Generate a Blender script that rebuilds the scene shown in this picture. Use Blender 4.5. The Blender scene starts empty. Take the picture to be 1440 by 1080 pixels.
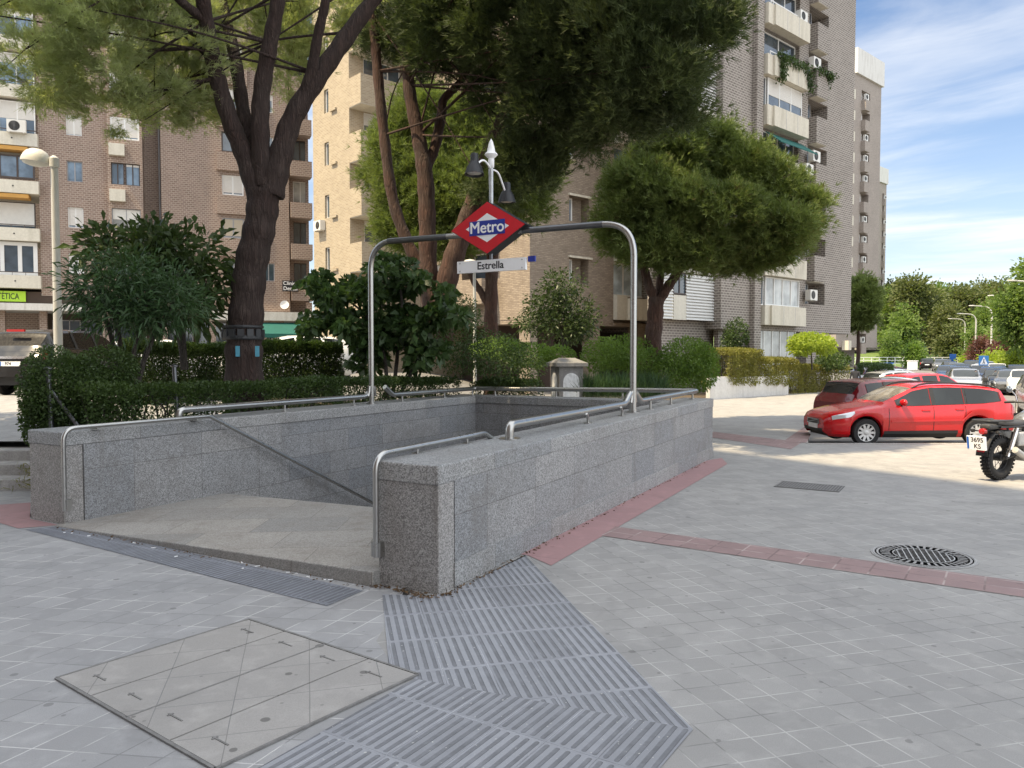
import bpy, bmesh, math, random
import numpy as np
from mathutils import Vector, Matrix
from mathutils.geometry import tessellate_polygon

rnd = random.Random(7)
rs = np.random.RandomState(11)
S = bpy.context.scene
COL = S.collection
R = math.radians

# ------------------------------------------------------------------ camera model (used to measure the place)
F, H, PIT = 1080.0, 2.0, R(2.2)
def ray(px, py):
    x = (px - 720) / F; z = -(py - 540) / F
    c, s = math.cos(PIT), math.sin(PIT)
    return Vector((x, c + z * s, -s + z * c))
def gp(px, py, z=0.0):
    d = ray(px, py); t = (z - H) / d.z
    return Vector((d.x * t, d.y * t, z))
def at(px, py, Y):
    d = ray(px, py); t = Y / d.y
    return Vector((d.x * t, Y, H + d.z * t))
# axes of the metro entrance
A0 = R(29.5)
U2 = (math.sin(A0), math.cos(A0)); V2 = (-math.cos(A0), math.sin(A0))
def uv(u, v, z=0.0):
    return Vector((u * U2[0] + v * V2[0], u * U2[1] + v * V2[1], z))

# ------------------------------------------------------------------ mesh builder
INV = {}
class MB:
    def __init__(s): s.v = []; s.f = []; s.mi = []; s.cm = 0
    def add(s, vs, fs):
        b = len(s.v); s.v.extend([tuple(p) for p in vs])
        for f in fs: s.f.append(tuple(b + i for i in f)); s.mi.append(s.cm)
        return s
    def quad(s, a, b, c, d): return s.add([a, b, c, d], [(0, 1, 2, 3)])
    def hexa(s, p):   # 8 corners: bottom 4 ccw, top 4
        return s.add(p, [(3, 2, 1, 0), (4, 5, 6, 7), (0, 1, 5, 4), (1, 2, 6, 5), (2, 3, 7, 6), (3, 0, 4, 7)])
    def box(s, x0, x1, y0, y1, z0, z1, M=None):
        p = [(x0, y0, z0), (x1, y0, z0), (x1, y1, z0), (x0, y1, z0), (x0, y0, z1), (x1, y0, z1), (x1, y1, z1), (x0, y1, z1)]
        if M is not None: p = [M @ Vector(q) for q in p]
        return s.hexa(p)
    def obox(s, P, d, n, s0, s1, o0, o1, z0, z1):   # oriented box: s along d, o along n (2D)
        def c(a, o, z): return (P[0] + d[0] * a + n[0] * o, P[1] + d[1] * a + n[1] * o, z)
        p = [c(s0, o0, z0), c(s1, o0, z0), c(s1, o1, z0), c(s0, o1, z0), c(s0, o0, z1), c(s1, o0, z1), c(s1, o1, z1), c(s0, o1, z1)]
        if d[0] * n[1] - d[1] * n[0] < 0: p = [p[0], p[3], p[2], p[1], p[4], p[7], p[6], p[5]]
        return s.hexa(p)
    def prism(s, poly, z0, z1):   # poly ccw 2D; z1 may be a list
        n = len(poly)
        zt = z1 if isinstance(z1, (list, tuple)) else [z1] * n
        zb = z0 if isinstance(z0, (list, tuple)) else [z0] * n
        vs = [(p[0], p[1], zb[i]) for i, p in enumerate(poly)] + [(p[0], p[1], zt[i]) for i, p in enumerate(poly)]
        fs = [tuple(range(n - 1, -1, -1)), tuple(range(n, 2 * n))]
        for i in range(n): j = (i + 1) % n; fs.append((i, j, n + j, n + i))
        return s.add(vs, fs)
    def tube(s, pts, r, n=10, caps=True):
        pts = [Vector(p) for p in pts]; m = len(pts)
        rr = r if isinstance(r, (list, tuple)) else [r] * m
        t0 = (pts[1] - pts[0]).normalized()
        a = t0.orthogonal().normalized(); vs = []; prev = t0
        for i in range(m):
            t = (pts[min(i + 1, m - 1)] - pts[max(i - 1, 0)]).normalized()
            q = prev.rotation_difference(t); a = q @ a; a = (a - t * a.dot(t)).normalized(); prev = t
            b = t.cross(a)
            for k in range(n):
                g = 2 * math.pi * k / n
                vs.append(pts[i] + (a * math.cos(g) + b * math.sin(g)) * rr[i])
        fs = []
        for i in range(m - 1):
            for k in range(n):
                k2 = (k + 1) % n
                fs.append((i * n + k, i * n + k2, (i + 1) * n + k2, (i + 1) * n + k))
        if caps: fs.append(tuple(range(n - 1, -1, -1))); fs.append(tuple((m - 1) * n + k for k in range(n)))
        return s.add(vs, fs)
    def lathe(s, prof, M=None, n=20, closed=False, caps=True):   # prof [(r,z)] about z
        vs = []; m = len(prof)
        for (r, z) in prof:
            for k in range(n):
                g = 2 * math.pi * k / n; p = Vector((r * math.cos(g), r * math.sin(g), z))
                vs.append(M @ p if M is not None else p)
        fs = []
        for i in range(m - 1 if not closed else m):
            i2 = (i + 1) % m
            for k in range(n):
                k2 = (k + 1) % n; fs.append((i * n + k, i * n + k2, i2 * n + k2, i2 * n + k))
        if not closed and caps:
            if prof[0][0] > 1e-6: fs.append(tuple(range(n - 1, -1, -1)))
            if prof[-1][0] > 1e-6: fs.append(tuple((m - 1) * n + k for k in range(n)))
        return s.add(vs, fs)
    def poly(s, outline, z, hole=None):   # flat polygon with optional hole
        loops = [[Vector((p[0], p[1], 0)) for p in outline]]
        if hole: loops.append([Vector((p[0], p[1], 0)) for p in hole])
        flat = [p for l in loops for p in l]
        tris = tessellate_polygon(loops)
        zz = z if callable(z) else (lambda x, y: z)
        fs = []
        for t in tris:
            a, b, c = [flat[i] for i in t]
            if (b - a).cross(c - a).z < 0: t = (t[0], t[2], t[1])
            fs.append(tuple(t))
        return s.add([(p.x, p.y, zz(p.x, p.y)) for p in flat], fs)
    def build(s, name, mats, parent=None, smooth=None, recalc=False):
        return link_mesh(name, s.v, s.f, mats, parent, smooth, s.mi, recalc)

def link_mesh(name, v, f, mats, parent=None, smooth=None, mi=None, recalc=False):
    me = bpy.data.meshes.new(name)
    me.from_pydata([tuple(p) for p in v], [], f)
    if not isinstance(mats, (list, tuple)): mats = [mats]
    for m in mats: me.materials.append(m)
    if mi is not None and len(mats) > 1: me.polygons.foreach_set('material_index', mi)
    if recalc:
        b = bmesh.new(); b.from_mesh(me); bmesh.ops.recalc_face_normals(b, faces=b.faces); b.to_mesh(me); b.free()
    box_uv(me)
    if smooth is not None:
        me.shade_smooth()
        me.set_sharp_from_angle(angle=R(smooth))
    o = bpy.data.objects.new(name, me); COL.objects.link(o)
    if parent is not None:
        o.parent = parent
        if parent.name in INV: o.matrix_parent_inverse = INV[parent.name]
    return o

def box_uv(me):
    nl = len(me.loops); npoly = len(me.polygons)
    if not npoly: return
    co = np.empty(len(me.vertices) * 3, 'f'); me.vertices.foreach_get('co', co); co = co.reshape(-1, 3)
    vi = np.empty(nl, 'i'); me.loops.foreach_get('vertex_index', vi)
    nr = np.empty(npoly * 3, 'f'); me.polygons.foreach_get('normal', nr); nr = nr.reshape(-1, 3)
    lt = np.empty(npoly, 'i'); me.polygons.foreach_get('loop_total', lt)
    pl = np.repeat(np.arange(npoly), lt); n = nr[pl]; p = co[vi]
    h = np.hypot(n[:, 0], n[:, 1]) + 1e-9
    up = np.abs(n[:, 2]) > 0.75
    tx, ty = -n[:, 1] / h, n[:, 0] / h
    u = np.where(up, p[:, 0], p[:, 0] * tx + p[:, 1] * ty); w = np.where(up, p[:, 1], p[:, 2])
    lay = me.uv_layers.new(name='UVMap')
    lay.data.foreach_set('uv', np.stack([u, w], 1).astype('f').ravel())

def thing(name, label, cat, loc=(0, 0, 0), group=None, world=True):
    o = bpy.data.objects.new(name, None); COL.objects.link(o)
    o.empty_display_size = 0.2
    o.location = loc; o['label'] = label; o['category'] = cat
    if group: o['group'] = group
    INV[o.name] = Matrix.Translation(Vector(loc)).inverted() if world else Matrix.Identity(4)
    return o
def tag(o, label, cat, group=None):
    o['label'] = label; o['category'] = cat
    if group: o['group'] = group
    return o
def struct(o, kind='structure'):
    o['kind'] = kind; return o
def copy_tree(o, parent=None):
    c = o.copy(); COL.objects.link(c)
    if parent is not None: c.parent = parent
    for ch in o.children: copy_tree(ch, c)
    return c

def smooth_pts(pts, rad=None, sub=6):   # Catmull-Rom
    P = [Vector(p) for p in pts]; out = []; ro = []
    n = len(P)
    for i in range(n - 1):
        p0 = P[max(i - 1, 0)]; p1 = P[i]; p2 = P[i + 1]; p3 = P[min(i + 2, n - 1)]
        for k in range(sub):
            t = k / sub
            out.append(0.5 * ((2 * p1) + (p2 - p0) * t + (2 * p0 - 5 * p1 + 4 * p2 - p3) * t * t + (3 * p1 - p0 - 3 * p2 + p3) * t ** 3))
            if rad: ro.append(rad[i] * (1 - t) + rad[i + 1] * t)
    out.append(P[-1])
    if rad: ro.append(rad[-1]); return out, ro
    return out
def fillet(pts, r, seg=6):   # polyline with rounded corners
    P = [Vector(p) for p in pts]; out = [P[0]]
    for i in range(1, len(P) - 1):
        a = P[i - 1] - P[i]; b = P[i + 1] - P[i]
        ri = min(r if not isinstance(r, (list, tuple)) else r[i - 1], a.length * .49, b.length * .49)
        p1 = P[i] + a.normalized() * ri; p2 = P[i] + b.normalized() * ri
        for k in range(seg + 1):
            t = k / seg; out.append(p1 * (1 - t) ** 2 + P[i] * 2 * t * (1 - t) + p2 * t * t)
    out.append(P[-1]); return out

# ------------------------------------------------------------------ materials
class NT:
    def __init__(s, name):
        s.mat = bpy.data.materials.new(name); s.mat.use_nodes = True
        s.t = s.mat.node_tree; s.t.nodes.clear()
        s.out = s.t.nodes.new('ShaderNodeOutputMaterial')
        s.b = s.t.nodes.new('ShaderNodeBsdfPrincipled')
        s.t.links.new(s.b.outputs[0], s.out.inputs[0])
    def put(s, inp, val):
        if isinstance(val, bpy.types.NodeSocket): s.t.links.new(val, inp)
        elif isinstance(val, (tuple, list)) and len(val) == 3 and inp.type == 'RGBA': inp.default_value = (*val, 1)
        else: inp.default_value = val
    def n(s, typ, ins=None, **props):
        nd = s.t.nodes.new(typ)
        for k, v in props.items(): setattr(nd, k, v)
        for k, v in (ins or {}).items(): s.put(nd.inputs[k], v)
        return nd
    def m(s, op, a, b=None, c=None):
        nd = s.t.nodes.new('ShaderNodeMath'); nd.operation = op
        s.put(nd.inputs[0], a)
        if b is not None: s.put(nd.inputs[1], b)
        if c is not None: s.put(nd.inputs[2], c)
        return nd.outputs[0]
    def mix(s, f, a, b, blend='MIX'):
        nd = s.t.nodes.new('ShaderNodeMix'); nd.data_type = 'RGBA'; nd.blend_type = blend
        s.put(nd.inputs[0], f); s.put(nd.inputs[6], a); s.put(nd.inputs[7], b)
        return nd.outputs[2]
    def coord(s, which='Object'): return s.n('ShaderNodeTexCoord').outputs[which]
    def noise(s, scale, detail=3, rough=.55, vec=None, out='Fac', dist=0.0):
        nd = s.n('ShaderNodeTexNoise', {'Scale': scale, 'Detail': detail, 'Roughness': rough, 'Distortion': dist})
        s.put(nd.inputs['Vector'], vec if vec is not None else s.coord())
        return nd.outputs[out]
    def ramp(s, f, a, b, lo=0.0, hi=1.0):
        nd = s.n('ShaderNodeMapRange', {'Value': f, 'From Min': a, 'From Max': b, 'To Min': lo, 'To Max': hi}); nd.clamp = True
        return nd.outputs[0]
    def smooth(s, f, a, b, lo=0.0, hi=1.0):
        nd = s.n('ShaderNodeMapRange', {'Value': f, 'From Min': a, 'From Max': b, 'To Min': lo, 'To Max': hi}, interpolation_type='SMOOTHSTEP')
        return nd.outputs[0]
    def bump(s, h, strength=.3, dist=.01):
        nd = s.n('ShaderNodeBump', {'Height': h, 'Strength': strength, 'Distance': dist}); s.put(s.b.inputs['Normal'], nd.outputs[0])
    def set(s, **kw):
        names = dict(color='Base Color', rough='Roughness', metal='Metallic', spec='Specular IOR Level', coat='Coat Weight', trans='Transmission Weight', alpha='Alpha', ior='IOR', coatr='Coat Roughness')
        for k, v in kw.items(): s.put(s.b.inputs[names[k]], v)
        return s
def sc(c, k): return tuple(min(1, x * k) for x in c)

def mat(name, color, rough=.6, metal=0.0, var=.12, scale=4.0, bump=0.0, bscale=60.0, coat=0.0, spec=.5):
    q = NT(name)
    if var > 0:
        f = q.noise(scale, 4); f2 = q.noise(scale * 9, 2)
        k = q.m('MULTIPLY_ADD', f2, .4, q.m('MULTIPLY', f, .6))
        q.set(color=q.mix(q.ramp(k, .3, .7), sc(color, 1 - var), sc(color, 1 + var)))
        q.set(rough=q.ramp(f2, .2, .8, max(.02, rough - .06), min(1, rough + .08)))
    else: q.set(color=color, rough=rough)
    q.set(metal=metal, coat=coat, spec=spec)
    if bump > 0: q.bump(q.noise(bscale, 4), bump, .01)
    return q.mat

def brick_mat(name, c1, c2, mortar, bw, bh, ms, bumpk=.5, dirt=.18):
    q = NT(name); uvc = q.coord('UV')
    nz = q.noise(.35, 4); jit = q.noise(3.0, 3)
    br = q.n('ShaderNodeTexBrick', {'Vector': uvc, 'Color1': c1, 'Color2': c2, 'Mortar': mortar, 'Scale': 1.0, 'Mortar Size': ms, 'Mortar Smooth': .2, 'Bias': 0.0, 'Brick Width': bw, 'Row Height': bh})
    col = q.mix(q.ramp(nz, .35, .7, 0, dirt), br.outputs['Color'], sc(c1, .45))
    col = q.mix(q.ramp(jit, .3, .7, 0, .18), col, sc(c2, 1.3))
    q.set(color=col, rough=.85)
    q.bump(q.m('SUBTRACT', 1.0, br.outputs['Fac']), bumpk, .02)
    return q.mat

def granite(name, base, panels=None, stain=.55, off=.5, joint=.004, lo=.46, hi=1.65):
    q = NT(name); P = q.coord()
    vor = q.n('ShaderNodeTexVoronoi', {'Vector': P, 'Scale': 100.0, 'Randomness': 1.0}).outputs['Color']
    sp = q.n('ShaderNodeSeparateColor', {0: vor}).outputs[0]
    fine = q.noise(160, 2, vec=P); big = q.noise(.9, 5, vec=P); blot = q.noise(4.5, 5, .7, vec=P)
    k = q.m('ADD', q.m('MULTIPLY', sp, .55), q.m('MULTIPLY', fine, .55))
    col = q.mix(q.ramp(k, .25, .85), sc(base, lo), sc(base, hi))
    h = fine
    if panels:
        br = q.n('ShaderNodeTexBrick', {'Vector': q.coord('UV'), 'Color1': (.84, .86, .88), 'Color2': (1.12, 1.10, 1.07), 'Mortar': (.5, .48, .46), 'Scale': 1.0, 'Mortar Size': joint, 'Mortar Smooth': .1, 'Bias': -.1, 'Brick Width': panels[0], 'Row Height': panels[1]}, offset=off)
        col = q.mix(1.0, col, br.outputs['Color'], 'MULTIPLY')
        h = q.m('SUBTRACT', q.m('MULTIPLY', fine, .3), q.m('MULTIPLY', br.outputs['Fac'], 1.0))
    drip = q.noise(1.0, 4, .6, vec=q.n('ShaderNodeMapping', {'Vector': P, 'Scale': (5, 5, .5)}).outputs[0])
    st = q.m('MAXIMUM', q.m('MULTIPLY', q.ramp(big, .42, .68), q.ramp(blot, .35, .65)), q.ramp(drip, .54, .78))
    col = q.mix(q.m('MULTIPLY', st, stain), col, sc((base[0] * 1.05, base[1] * .95, base[2] * .85), .55))
    q.set(color=col, rough=q.ramp(fine, .2, .8, .45, .75)); q.bump(h, .35, .004)
    return q.mat

def tiles(name, base, ang1, ang2, s1, s2, joint, jw=.006, var=.12, vec='Object', gum=.5, stagger=0.0):
    # slabs between two families of joints that run along ang1 and ang2 (degrees from +Y, clockwise)
    q = NT(name); P = q.coord(vec); sx = q.n('ShaderNodeSeparateXYZ', {0: P})
    x, y = sx.outputs[0], sx.outputs[1]
    warp = q.m('MULTIPLY', q.m('SUBTRACT', q.noise(1.3, 2, vec=P), .5), .012)
    def fam(a, s):
        nx, ny = math.cos(R(a)), -math.sin(R(a))
        return q.m('DIVIDE', q.m('ADD', warp, q.m('ADD', q.m('MULTIPLY', x, nx), q.m('MULTIPLY', y, ny))), s)
    p, r = fam(ang1, s1), fam(ang2, s2)
    if stagger: r = r; p = q.m('ADD', p, q.m('MULTIPLY', q.m('FLOOR', r), stagger))
    def edge(t, s):
        fr = q.m('FRACT', t); return q.m('MULTIPLY', q.m('SUBTRACT', .5, q.m('ABSOLUTE', q.m('SUBTRACT', fr, .5))), s)
    e = q.m('MINIMUM', edge(p, s1), edge(r, s2))
    jm = q.smooth(e, jw * .35, jw, 1, 0)
    cid = q.n('ShaderNodeCombineXYZ', {0: q.m('FLOOR', p), 1: q.m('FLOOR', r), 2: 0.0}).outputs[0]
    wn = q.n('ShaderNodeTexWhiteNoise', {'Vector': cid}, noise_dimensions='3D')
    tcol = q.mix(wn.outputs['Value'], sc(base, 1 - var), sc(base, 1 + var))
    big = q.noise(.55, 5, .6, vec=P); med = q.noise(5, 5, .65, vec=P); fine = q.noise(150, 3, .7, vec=P)
    tcol = q.mix(q.ramp(fine, .3, .7, 0, .6), tcol, sc(base, .62))
    tcol = q.mix(q.ramp(big, .42, .66, 0, .45), tcol, sc((base[0] * .98, base[1] * 1.0, base[2] * 1.03), .68))
    tcol = q.mix(q.ramp(med, .5, .75, 0, .4), tcol, sc(base, 1.35))
    jn = q.noise(2.2, 3, vec=P)
    jcol = q.mix(q.ramp(jn, .44, .56), joint, sc(base, .55))
    col = q.mix(q.m('MULTIPLY', jm, .85), tcol, jcol)
    # trodden chewing gum: small dark round spots, a few per square metre
    if gum:
        v = q.n('ShaderNodeTexVoronoi', {'Vector': P, 'Scale': 2.3, 'Randomness': 1.0}, voronoi_dimensions='2D')
        rr = q.n('ShaderNodeSeparateColor', {0: v.outputs['Color']})
        rad = q.m('MULTIPLY_ADD', q.m('POWER', rr.outputs[0], 3.0), .045, .014)
        gm = q.m('MULTIPLY', q.smooth(q.m('SUBTRACT', v.outputs['Distance'], q.m('ADD', rad, q.m('MULTIPLY', q.noise(40, 2, vec=P), .015))), .0, .012, 1, 0), q.m('GREATER_THAN', rr.outputs[1], .45))
        col = q.mix(q.m('MULTIPLY', gm, gum), col, sc(base, .3))
        v2 = q.n('ShaderNodeTexVoronoi', {'Vector': P, 'Scale': 5.1, 'Randomness': 1.0}, voronoi_dimensions='2D')
        r2 = q.n('ShaderNodeSeparateColor', {0: v2.outputs['Color']})
        g2 = q.m('MULTIPLY', q.smooth(v2.outputs['Distance'], .04, .065, 1, 0), q.m('GREATER_THAN', r2.outputs[1], .80))
        col = q.mix(q.m('MULTIPLY', g2, gum * .7), col, sc(base, .4))
    # spills and tyre-grey smears with soft uneven edges
    sp2 = q.m('MULTIPLY', q.smooth(q.noise(.95, 4, .6, vec=P, dist=1.2), .58, .68), q.ramp(q.noise(14, 3, vec=P), .35, .6, .4, 1))
    col = q.mix(q.m('MULTIPLY', sp2, .35), col, sc(base, .5))
    q.set(color=col, rough=q.ramp(med, .3, .7, .62, .85))
    q.bump(q.m('SUBTRACT', q.m('MULTIPLY', fine, .25), jm), .4, .004)
    return q.mat

def tactile(name, base, pitch=.06, ln=.54, half=.014, per=5):
    # grooved tiles: local Y runs along the grooves
    q = NT(name); P = q.coord(); sx = q.n('ShaderNodeSeparateXYZ', {0: P}); x, y = sx.outputs[0], sx.outputs[1]
    a = q.m('MULTIPLY', q.m('ABSOLUTE', q.m('SUBTRACT', q.m('FRACT', q.m('DIVIDE', x, pitch)), .5)), pitch)
    yy = q.m('MULTIPLY', q.m('ABSOLUTE', q.m('SUBTRACT', q.m('FRACT', q.m('DIVIDE', y, ln)), .5)), ln)
    b = q.m('MAXIMUM', 0.0, q.m('SUBTRACT', yy, ln * .5 - .018 - half))
    d = q.m('SQRT', q.m('ADD', q.m('MULTIPLY', a, a), q.m('MULTIPLY', b, b)))
    g = q.smooth(d, half - .003, half + .003, 1, 0)
    seam = q.smooth(q.m('SUBTRACT', ln * .5, yy), .0015, .004, 1, 0)
    tx = q.m('DIVIDE', x, pitch * per)
    sx2 = q.m('MULTIPLY', q.m('SUBTRACT', .5, q.m('ABSOLUTE', q.m('SUBTRACT', q.m('FRACT', tx), .5))), pitch * per)
    seam = q.m('MAXIMUM', seam, q.smooth(sx2, .0015, .005, 1, 0))
    big = q.noise(1.1, 5, .6, vec=P); fine = q.noise(120, 3, .7, vec=P); med = q.noise(7, 5, .7, vec=P)
    cid = q.n('ShaderNodeCombineXYZ', {0: q.m('FLOOR', tx), 1: q.m('FLOOR', q.m('DIVIDE', y, ln)), 2: 0.0}).outputs[0]
    wn = q.n('ShaderNodeTexWhiteNoise', {'Vector': cid}, noise_dimensions='3D').outputs['Value']
    top = q.mix(wn, sc(base, .88), sc(base, 1.12))
    top = q.mix(q.ramp(fine, .3, .7, 0, .4), top, sc(base, .7))
    top = q.mix(q.ramp(med, .5, .75, 0, .35), top, sc(base, 1.35))
    dirt = q.mix(q.ramp(med, .35, .65), sc(base, .42), sc(base, .66))
    col = q.mix(q.m('MULTIPLY', g, .9), top, dirt)
    spk = q.m('GREATER_THAN', q.noise(38, 1, vec=P), .735)
    sm = q.mix(q.ramp(big, .4, .6), sc(base, 1.7), sc(base, .6))
    col = q.mix(q.m('MULTIPLY', seam, .75), col, sm)
    col = q.mix(q.m('MULTIPLY', spk, .7), col, (.55, .55, .52))
    q.set(color=col, rough=.7); q.bump(q.m('SUBTRACT', q.m('MULTIPLY', fine, .1), q.m('ADD', g, q.m('MULTIPLY', seam, .6))), .9, .006)
    return q.mat

def leaf_mat(name, c1, c2, trans=.35, rough=.5, vscale=.9, dead=None):
    q = NT(name)
    f = q.noise(vscale, 3); f2 = q.noise(vscale * 14, 2)
    col = q.mix(q.ramp(q.m('MULTIPLY_ADD', f2, .5, q.m('MULTIPLY', f, .5)), .35, .65), c1, c2)
    if dead: col = q.mix(q.m('MULTIPLY', q.m('GREATER_THAN', q.noise(vscale * 6, 2), .66), .7), col, dead)
    q.set(color=col, rough=rough, spec=.3)
    tr = q.n('ShaderNodeBsdfTranslucent', {'Color': q.mix(1.0, col, (1.5, 1.6, .8), 'MULTIPLY')})
    mx = q.n('ShaderNodeMixShader', {0: trans}); q.t.links.new(q.b.outputs[0], mx.inputs[1]); q.t.links.new(tr.outputs[0], mx.inputs[2])
    q.t.links.new(mx.outputs[0], q.out.inputs[0])
    return q.mat

def bark_mat(name, c1, c2, sx=20, sz=3.0):
    q = NT(name); P = q.n('ShaderNodeMapping', {'Vector': q.coord(), 'Scale': (sx, sx, sz)}).outputs[0]
    v = q.n('ShaderNodeTexVoronoi', {'Vector': P, 'Scale': .8}, feature='DISTANCE_TO_EDGE').outputs['Distance']
    nz = q.noise(1.2, 5, .7, vec=P, dist=1.0); big = q.noise(1.7, 3)
    rdg = q.m('ABSOLUTE', q.m('SUBTRACT', q.noise(.55, 4, .6, vec=P, dist=.6), .5))
    k = q.m('MULTIPLY', q.m('MULTIPLY', q.ramp(v, 0, .2, .55, 1), q.ramp(rdg, .0, .12, .25, 1)), q.ramp(nz, .25, .7, .4, 1))
    col = q.mix(k, sc(c1, .3), q.mix(q.ramp(big, .4, .65), c1, c2))
    q.set(color=col, rough=.9); q.bump(k, 1.0, .03)
    return q.mat

def paint(name, c, rough=.16, coat=.45, metal=0.0, flake=0.0):
    q = NT(name)
    dust = q.noise(3.0, 4)
    q.set(color=q.mix(q.ramp(dust, .45, .8, 0, .03), c, (.35, .32, .28)), rough=q.ramp(dust, .3, .8, rough, rough + .12), metal=metal, coat=coat, coatr=.03)
    return q.mat

def streaky(name, color, rough=.85, amt=.45):
    q = NT(name); P = q.coord()
    v = q.n('ShaderNodeMapping', {'Vector': P, 'Scale': (3.2, 3.2, .35)}).outputs[0]
    st = q.noise(1.0, 5, .65, vec=v); bl = q.noise(.7, 4, vec=P); f = q.noise(9, 3, vec=P)
    k = q.m('MULTIPLY', q.ramp(st, .45, .75), q.ramp(bl, .3, .6, .25, 1))
    col = q.mix(q.ramp(f, .3, .7), sc(color, .92), sc(color, 1.06))
    col = q.mix(q.m('MULTIPLY', k, amt), col, (color[0] * .45, color[1] * .43, color[2] * .38))
    q.set(color=col, rough=rough); q.bump(f, .15, .01)
    return q.mat

M = {}
M['granite'] = granite('granite_cladding', (.252, .252, .254), (1.02, .62), off=.0)
M['granite_in'] = granite('granite_panels', (.24, .243, .25), (.93, .36), off=.5)
M['granite_cap'] = granite('granite_coping', (.275, .275, .274), (1.25, 5.0), off=0)
M['granite_end'] = granite('granite_flamed', (.265, .255, .246), None, .6)
M['landing'] = granite('landing_slabs', (.315, .30, .28), (.95, .75), .7, joint=.004, lo=.66, hi=1.32)
M['pave_r'] = tiles('grey_paving_east', (.326, .318, .306), 75, 160, .205, .21, (.46, .45, .43), var=.09)
M['pave_l'] = tiles('grey_paving_west', (.33, .328, .33), 25, 97, .225, .25, (.54, .53, .52))
M['pink'] = tiles('pink_paving', (.385, .23, .23), 28, 118, .6, .9, (.36, .25, .25), gum=.25, var=.08)
M['red_band'] = tiles('red_paving', (.30, .207, .20), 123.5, 33.5, .235, .30, (.40, .33, .31), jw=.012, gum=.3)
M['tactile'] = tactile('grooved_tiles', (.28, .288, .312), half=.0125)
M['tactile_d'] = tactile('grooved_tiles_dark', (.205, .216, .245), pitch=.055, ln=.42)
M['cover'] = tiles('cover_concrete', (.352, .336, .318), 75, 345 - 180, .42, .42, (.17, .17, .17), jw=.004, var=.04, gum=.8)
M['asphalt'] = mat('asphalt', (.17, .165, .16), .9, var=.2, scale=1.2, bump=.4, bscale=90)
M['soil'] = mat('soil', (.09, .07, .05), .95, var=.35, scale=3, bump=.8, bscale=14)
M['pillar'] = mat('grimy_pillar_stone', (.19, .185, .175), .9, var=.35, scale=4, bump=.5, bscale=30)
M['kerb'] = granite('kerb_stone', (.36, .35, .33), (1.0, .5))
M['oldstone'] = mat('worn_stone', (.34, .33, .32), .9, var=.4, scale=5, bump=.8, bscale=18)
M['steel'] = mat('brushed_steel', (.43, .425, .41), .30, 1.0, var=.03, scale=2)
M['steel_dk'] = mat('dark_steel', (.16, .165, .175), .35, .9, var=.15, scale=6)
M['galv'] = mat('galvanised_steel', (.50, .52, .53), .5, .7, var=.15, scale=9)
M['iron'] = mat('cast_iron', (.20, .195, .19), .6, .3, var=.3, scale=12, bump=.5, bscale=80)
M['iron_m'] = mat('worn_manhole_iron', (.31, .305, .30), .65, .0, var=.2, scale=10, bump=.1, bscale=70)
M['iron_dk'] = mat('dark_iron', (.06, .06, .062), .7, .1, var=.2)
M['iron_lt'] = mat('worn_iron', (.42, .42, .41), .5, .3, var=.3, scale=12)
M['signred'] = mat('sign_red', (.62, .006, .018), .45, var=.12, scale=3, coat=.15)
M['signwhite'] = mat('sign_white', (.93, .935, .945), .4, var=.02, scale=5)
M['signblue'] = mat('sign_blue', (.015, .035, .30), .4, var=.05)
M['signblack'] = mat('letter_black', (.015, .015, .02), .5, var=0)
M['darkgrey'] = mat('dark_metal', (.045, .047, .05), .5, .3, var=.15)
M['lampblack'] = mat('lamp_black', (.022, .023, .026), .45, .2, var=.2, scale=10)
M['lampgrey'] = mat('lamp_grey', (.50, .49, .45), .55, .2, var=.1)
M['glasslamp'] = mat('lamp_diffuser', (.55, .55, .5), .3, var=.1)
M['concrete'] = streaky('pale_concrete', (.58, .54, .45), .85, .6)
M['cream'] = streaky('cream_render', (.58, .555, .48), .85, .4)
M['white'] = mat('white_paint', (.74, .74, .72), .55, var=.05)
M['whitewall'] = streaky('white_wall', (.60, .59, .56), .85, .5)
M['slat'] = mat('white_louvre', (.60, .60, .58), .6, var=.08, scale=3)
M['blind'] = mat('roller_blind', (.62, .60, .56), .7, var=.06, scale=6)
M['blind_b'] = mat('beige_blind', (.50, .44, .34), .7, var=.06, scale=6)
M['frame_dk'] = mat('brown_frame', (.06, .045, .04), .5, var=.1)
M['frame_gr'] = mat('grey_frame', (.33, .33, .34), .45, .3, var=.08)
M['acwhite'] = mat('ac_casing', (.66, .65, .61), .5, var=.08)
M['acgrille'] = mat('ac_grille', (.07, .07, .07), .6, var=.1)
M['green_aw'] = mat('green_awning', (.008, .10, .085), .8, var=.1)
M['orange_aw'] = mat('orange_awning', (.55, .30, .08), .85, var=.12)
M['limesign'] = mat('lime_sign', (.38, .62, .04), .5, var=.05)
M['terracotta'] = mat('terracotta', (.35, .12, .07), .8, var=.15)
M['rubber'] = mat('rubber', (.022, .022, .023), .85, var=.25, scale=20)
M['alloy'] = mat('alloy_wheel', (.60, .60, .59), .35, .25, var=.06)
M['chrome'] = mat('chrome', (.7, .7, .7), .12, 1.0, var=.05)
M['blackplastic'] = mat('black_plastic', (.02, .02, .021), .55, var=.15, scale=20)
M['seatgrey'] = mat('seat_vinyl', (.05, .05, .052), .55, var=.15, scale=12)
M['headlight'] = mat('headlight_lens', (.60, .62, .64), .12, .35, var=.1, coat=.8)
M['taillight'] = mat('taillight_lens', (.40, .015, .015), .18, var=.1, coat=.6)
M['paper'] = mat('poster_paper', (.62, .63, .63), .8, var=.3, scale=14)
M['cyan'] = mat('faded_blue_sticker', (.10, .34, .46), .7, var=.2, scale=14)
M['plateblue'] = mat('plate_blue', (.02, .12, .5), .5, var=0)
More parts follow.
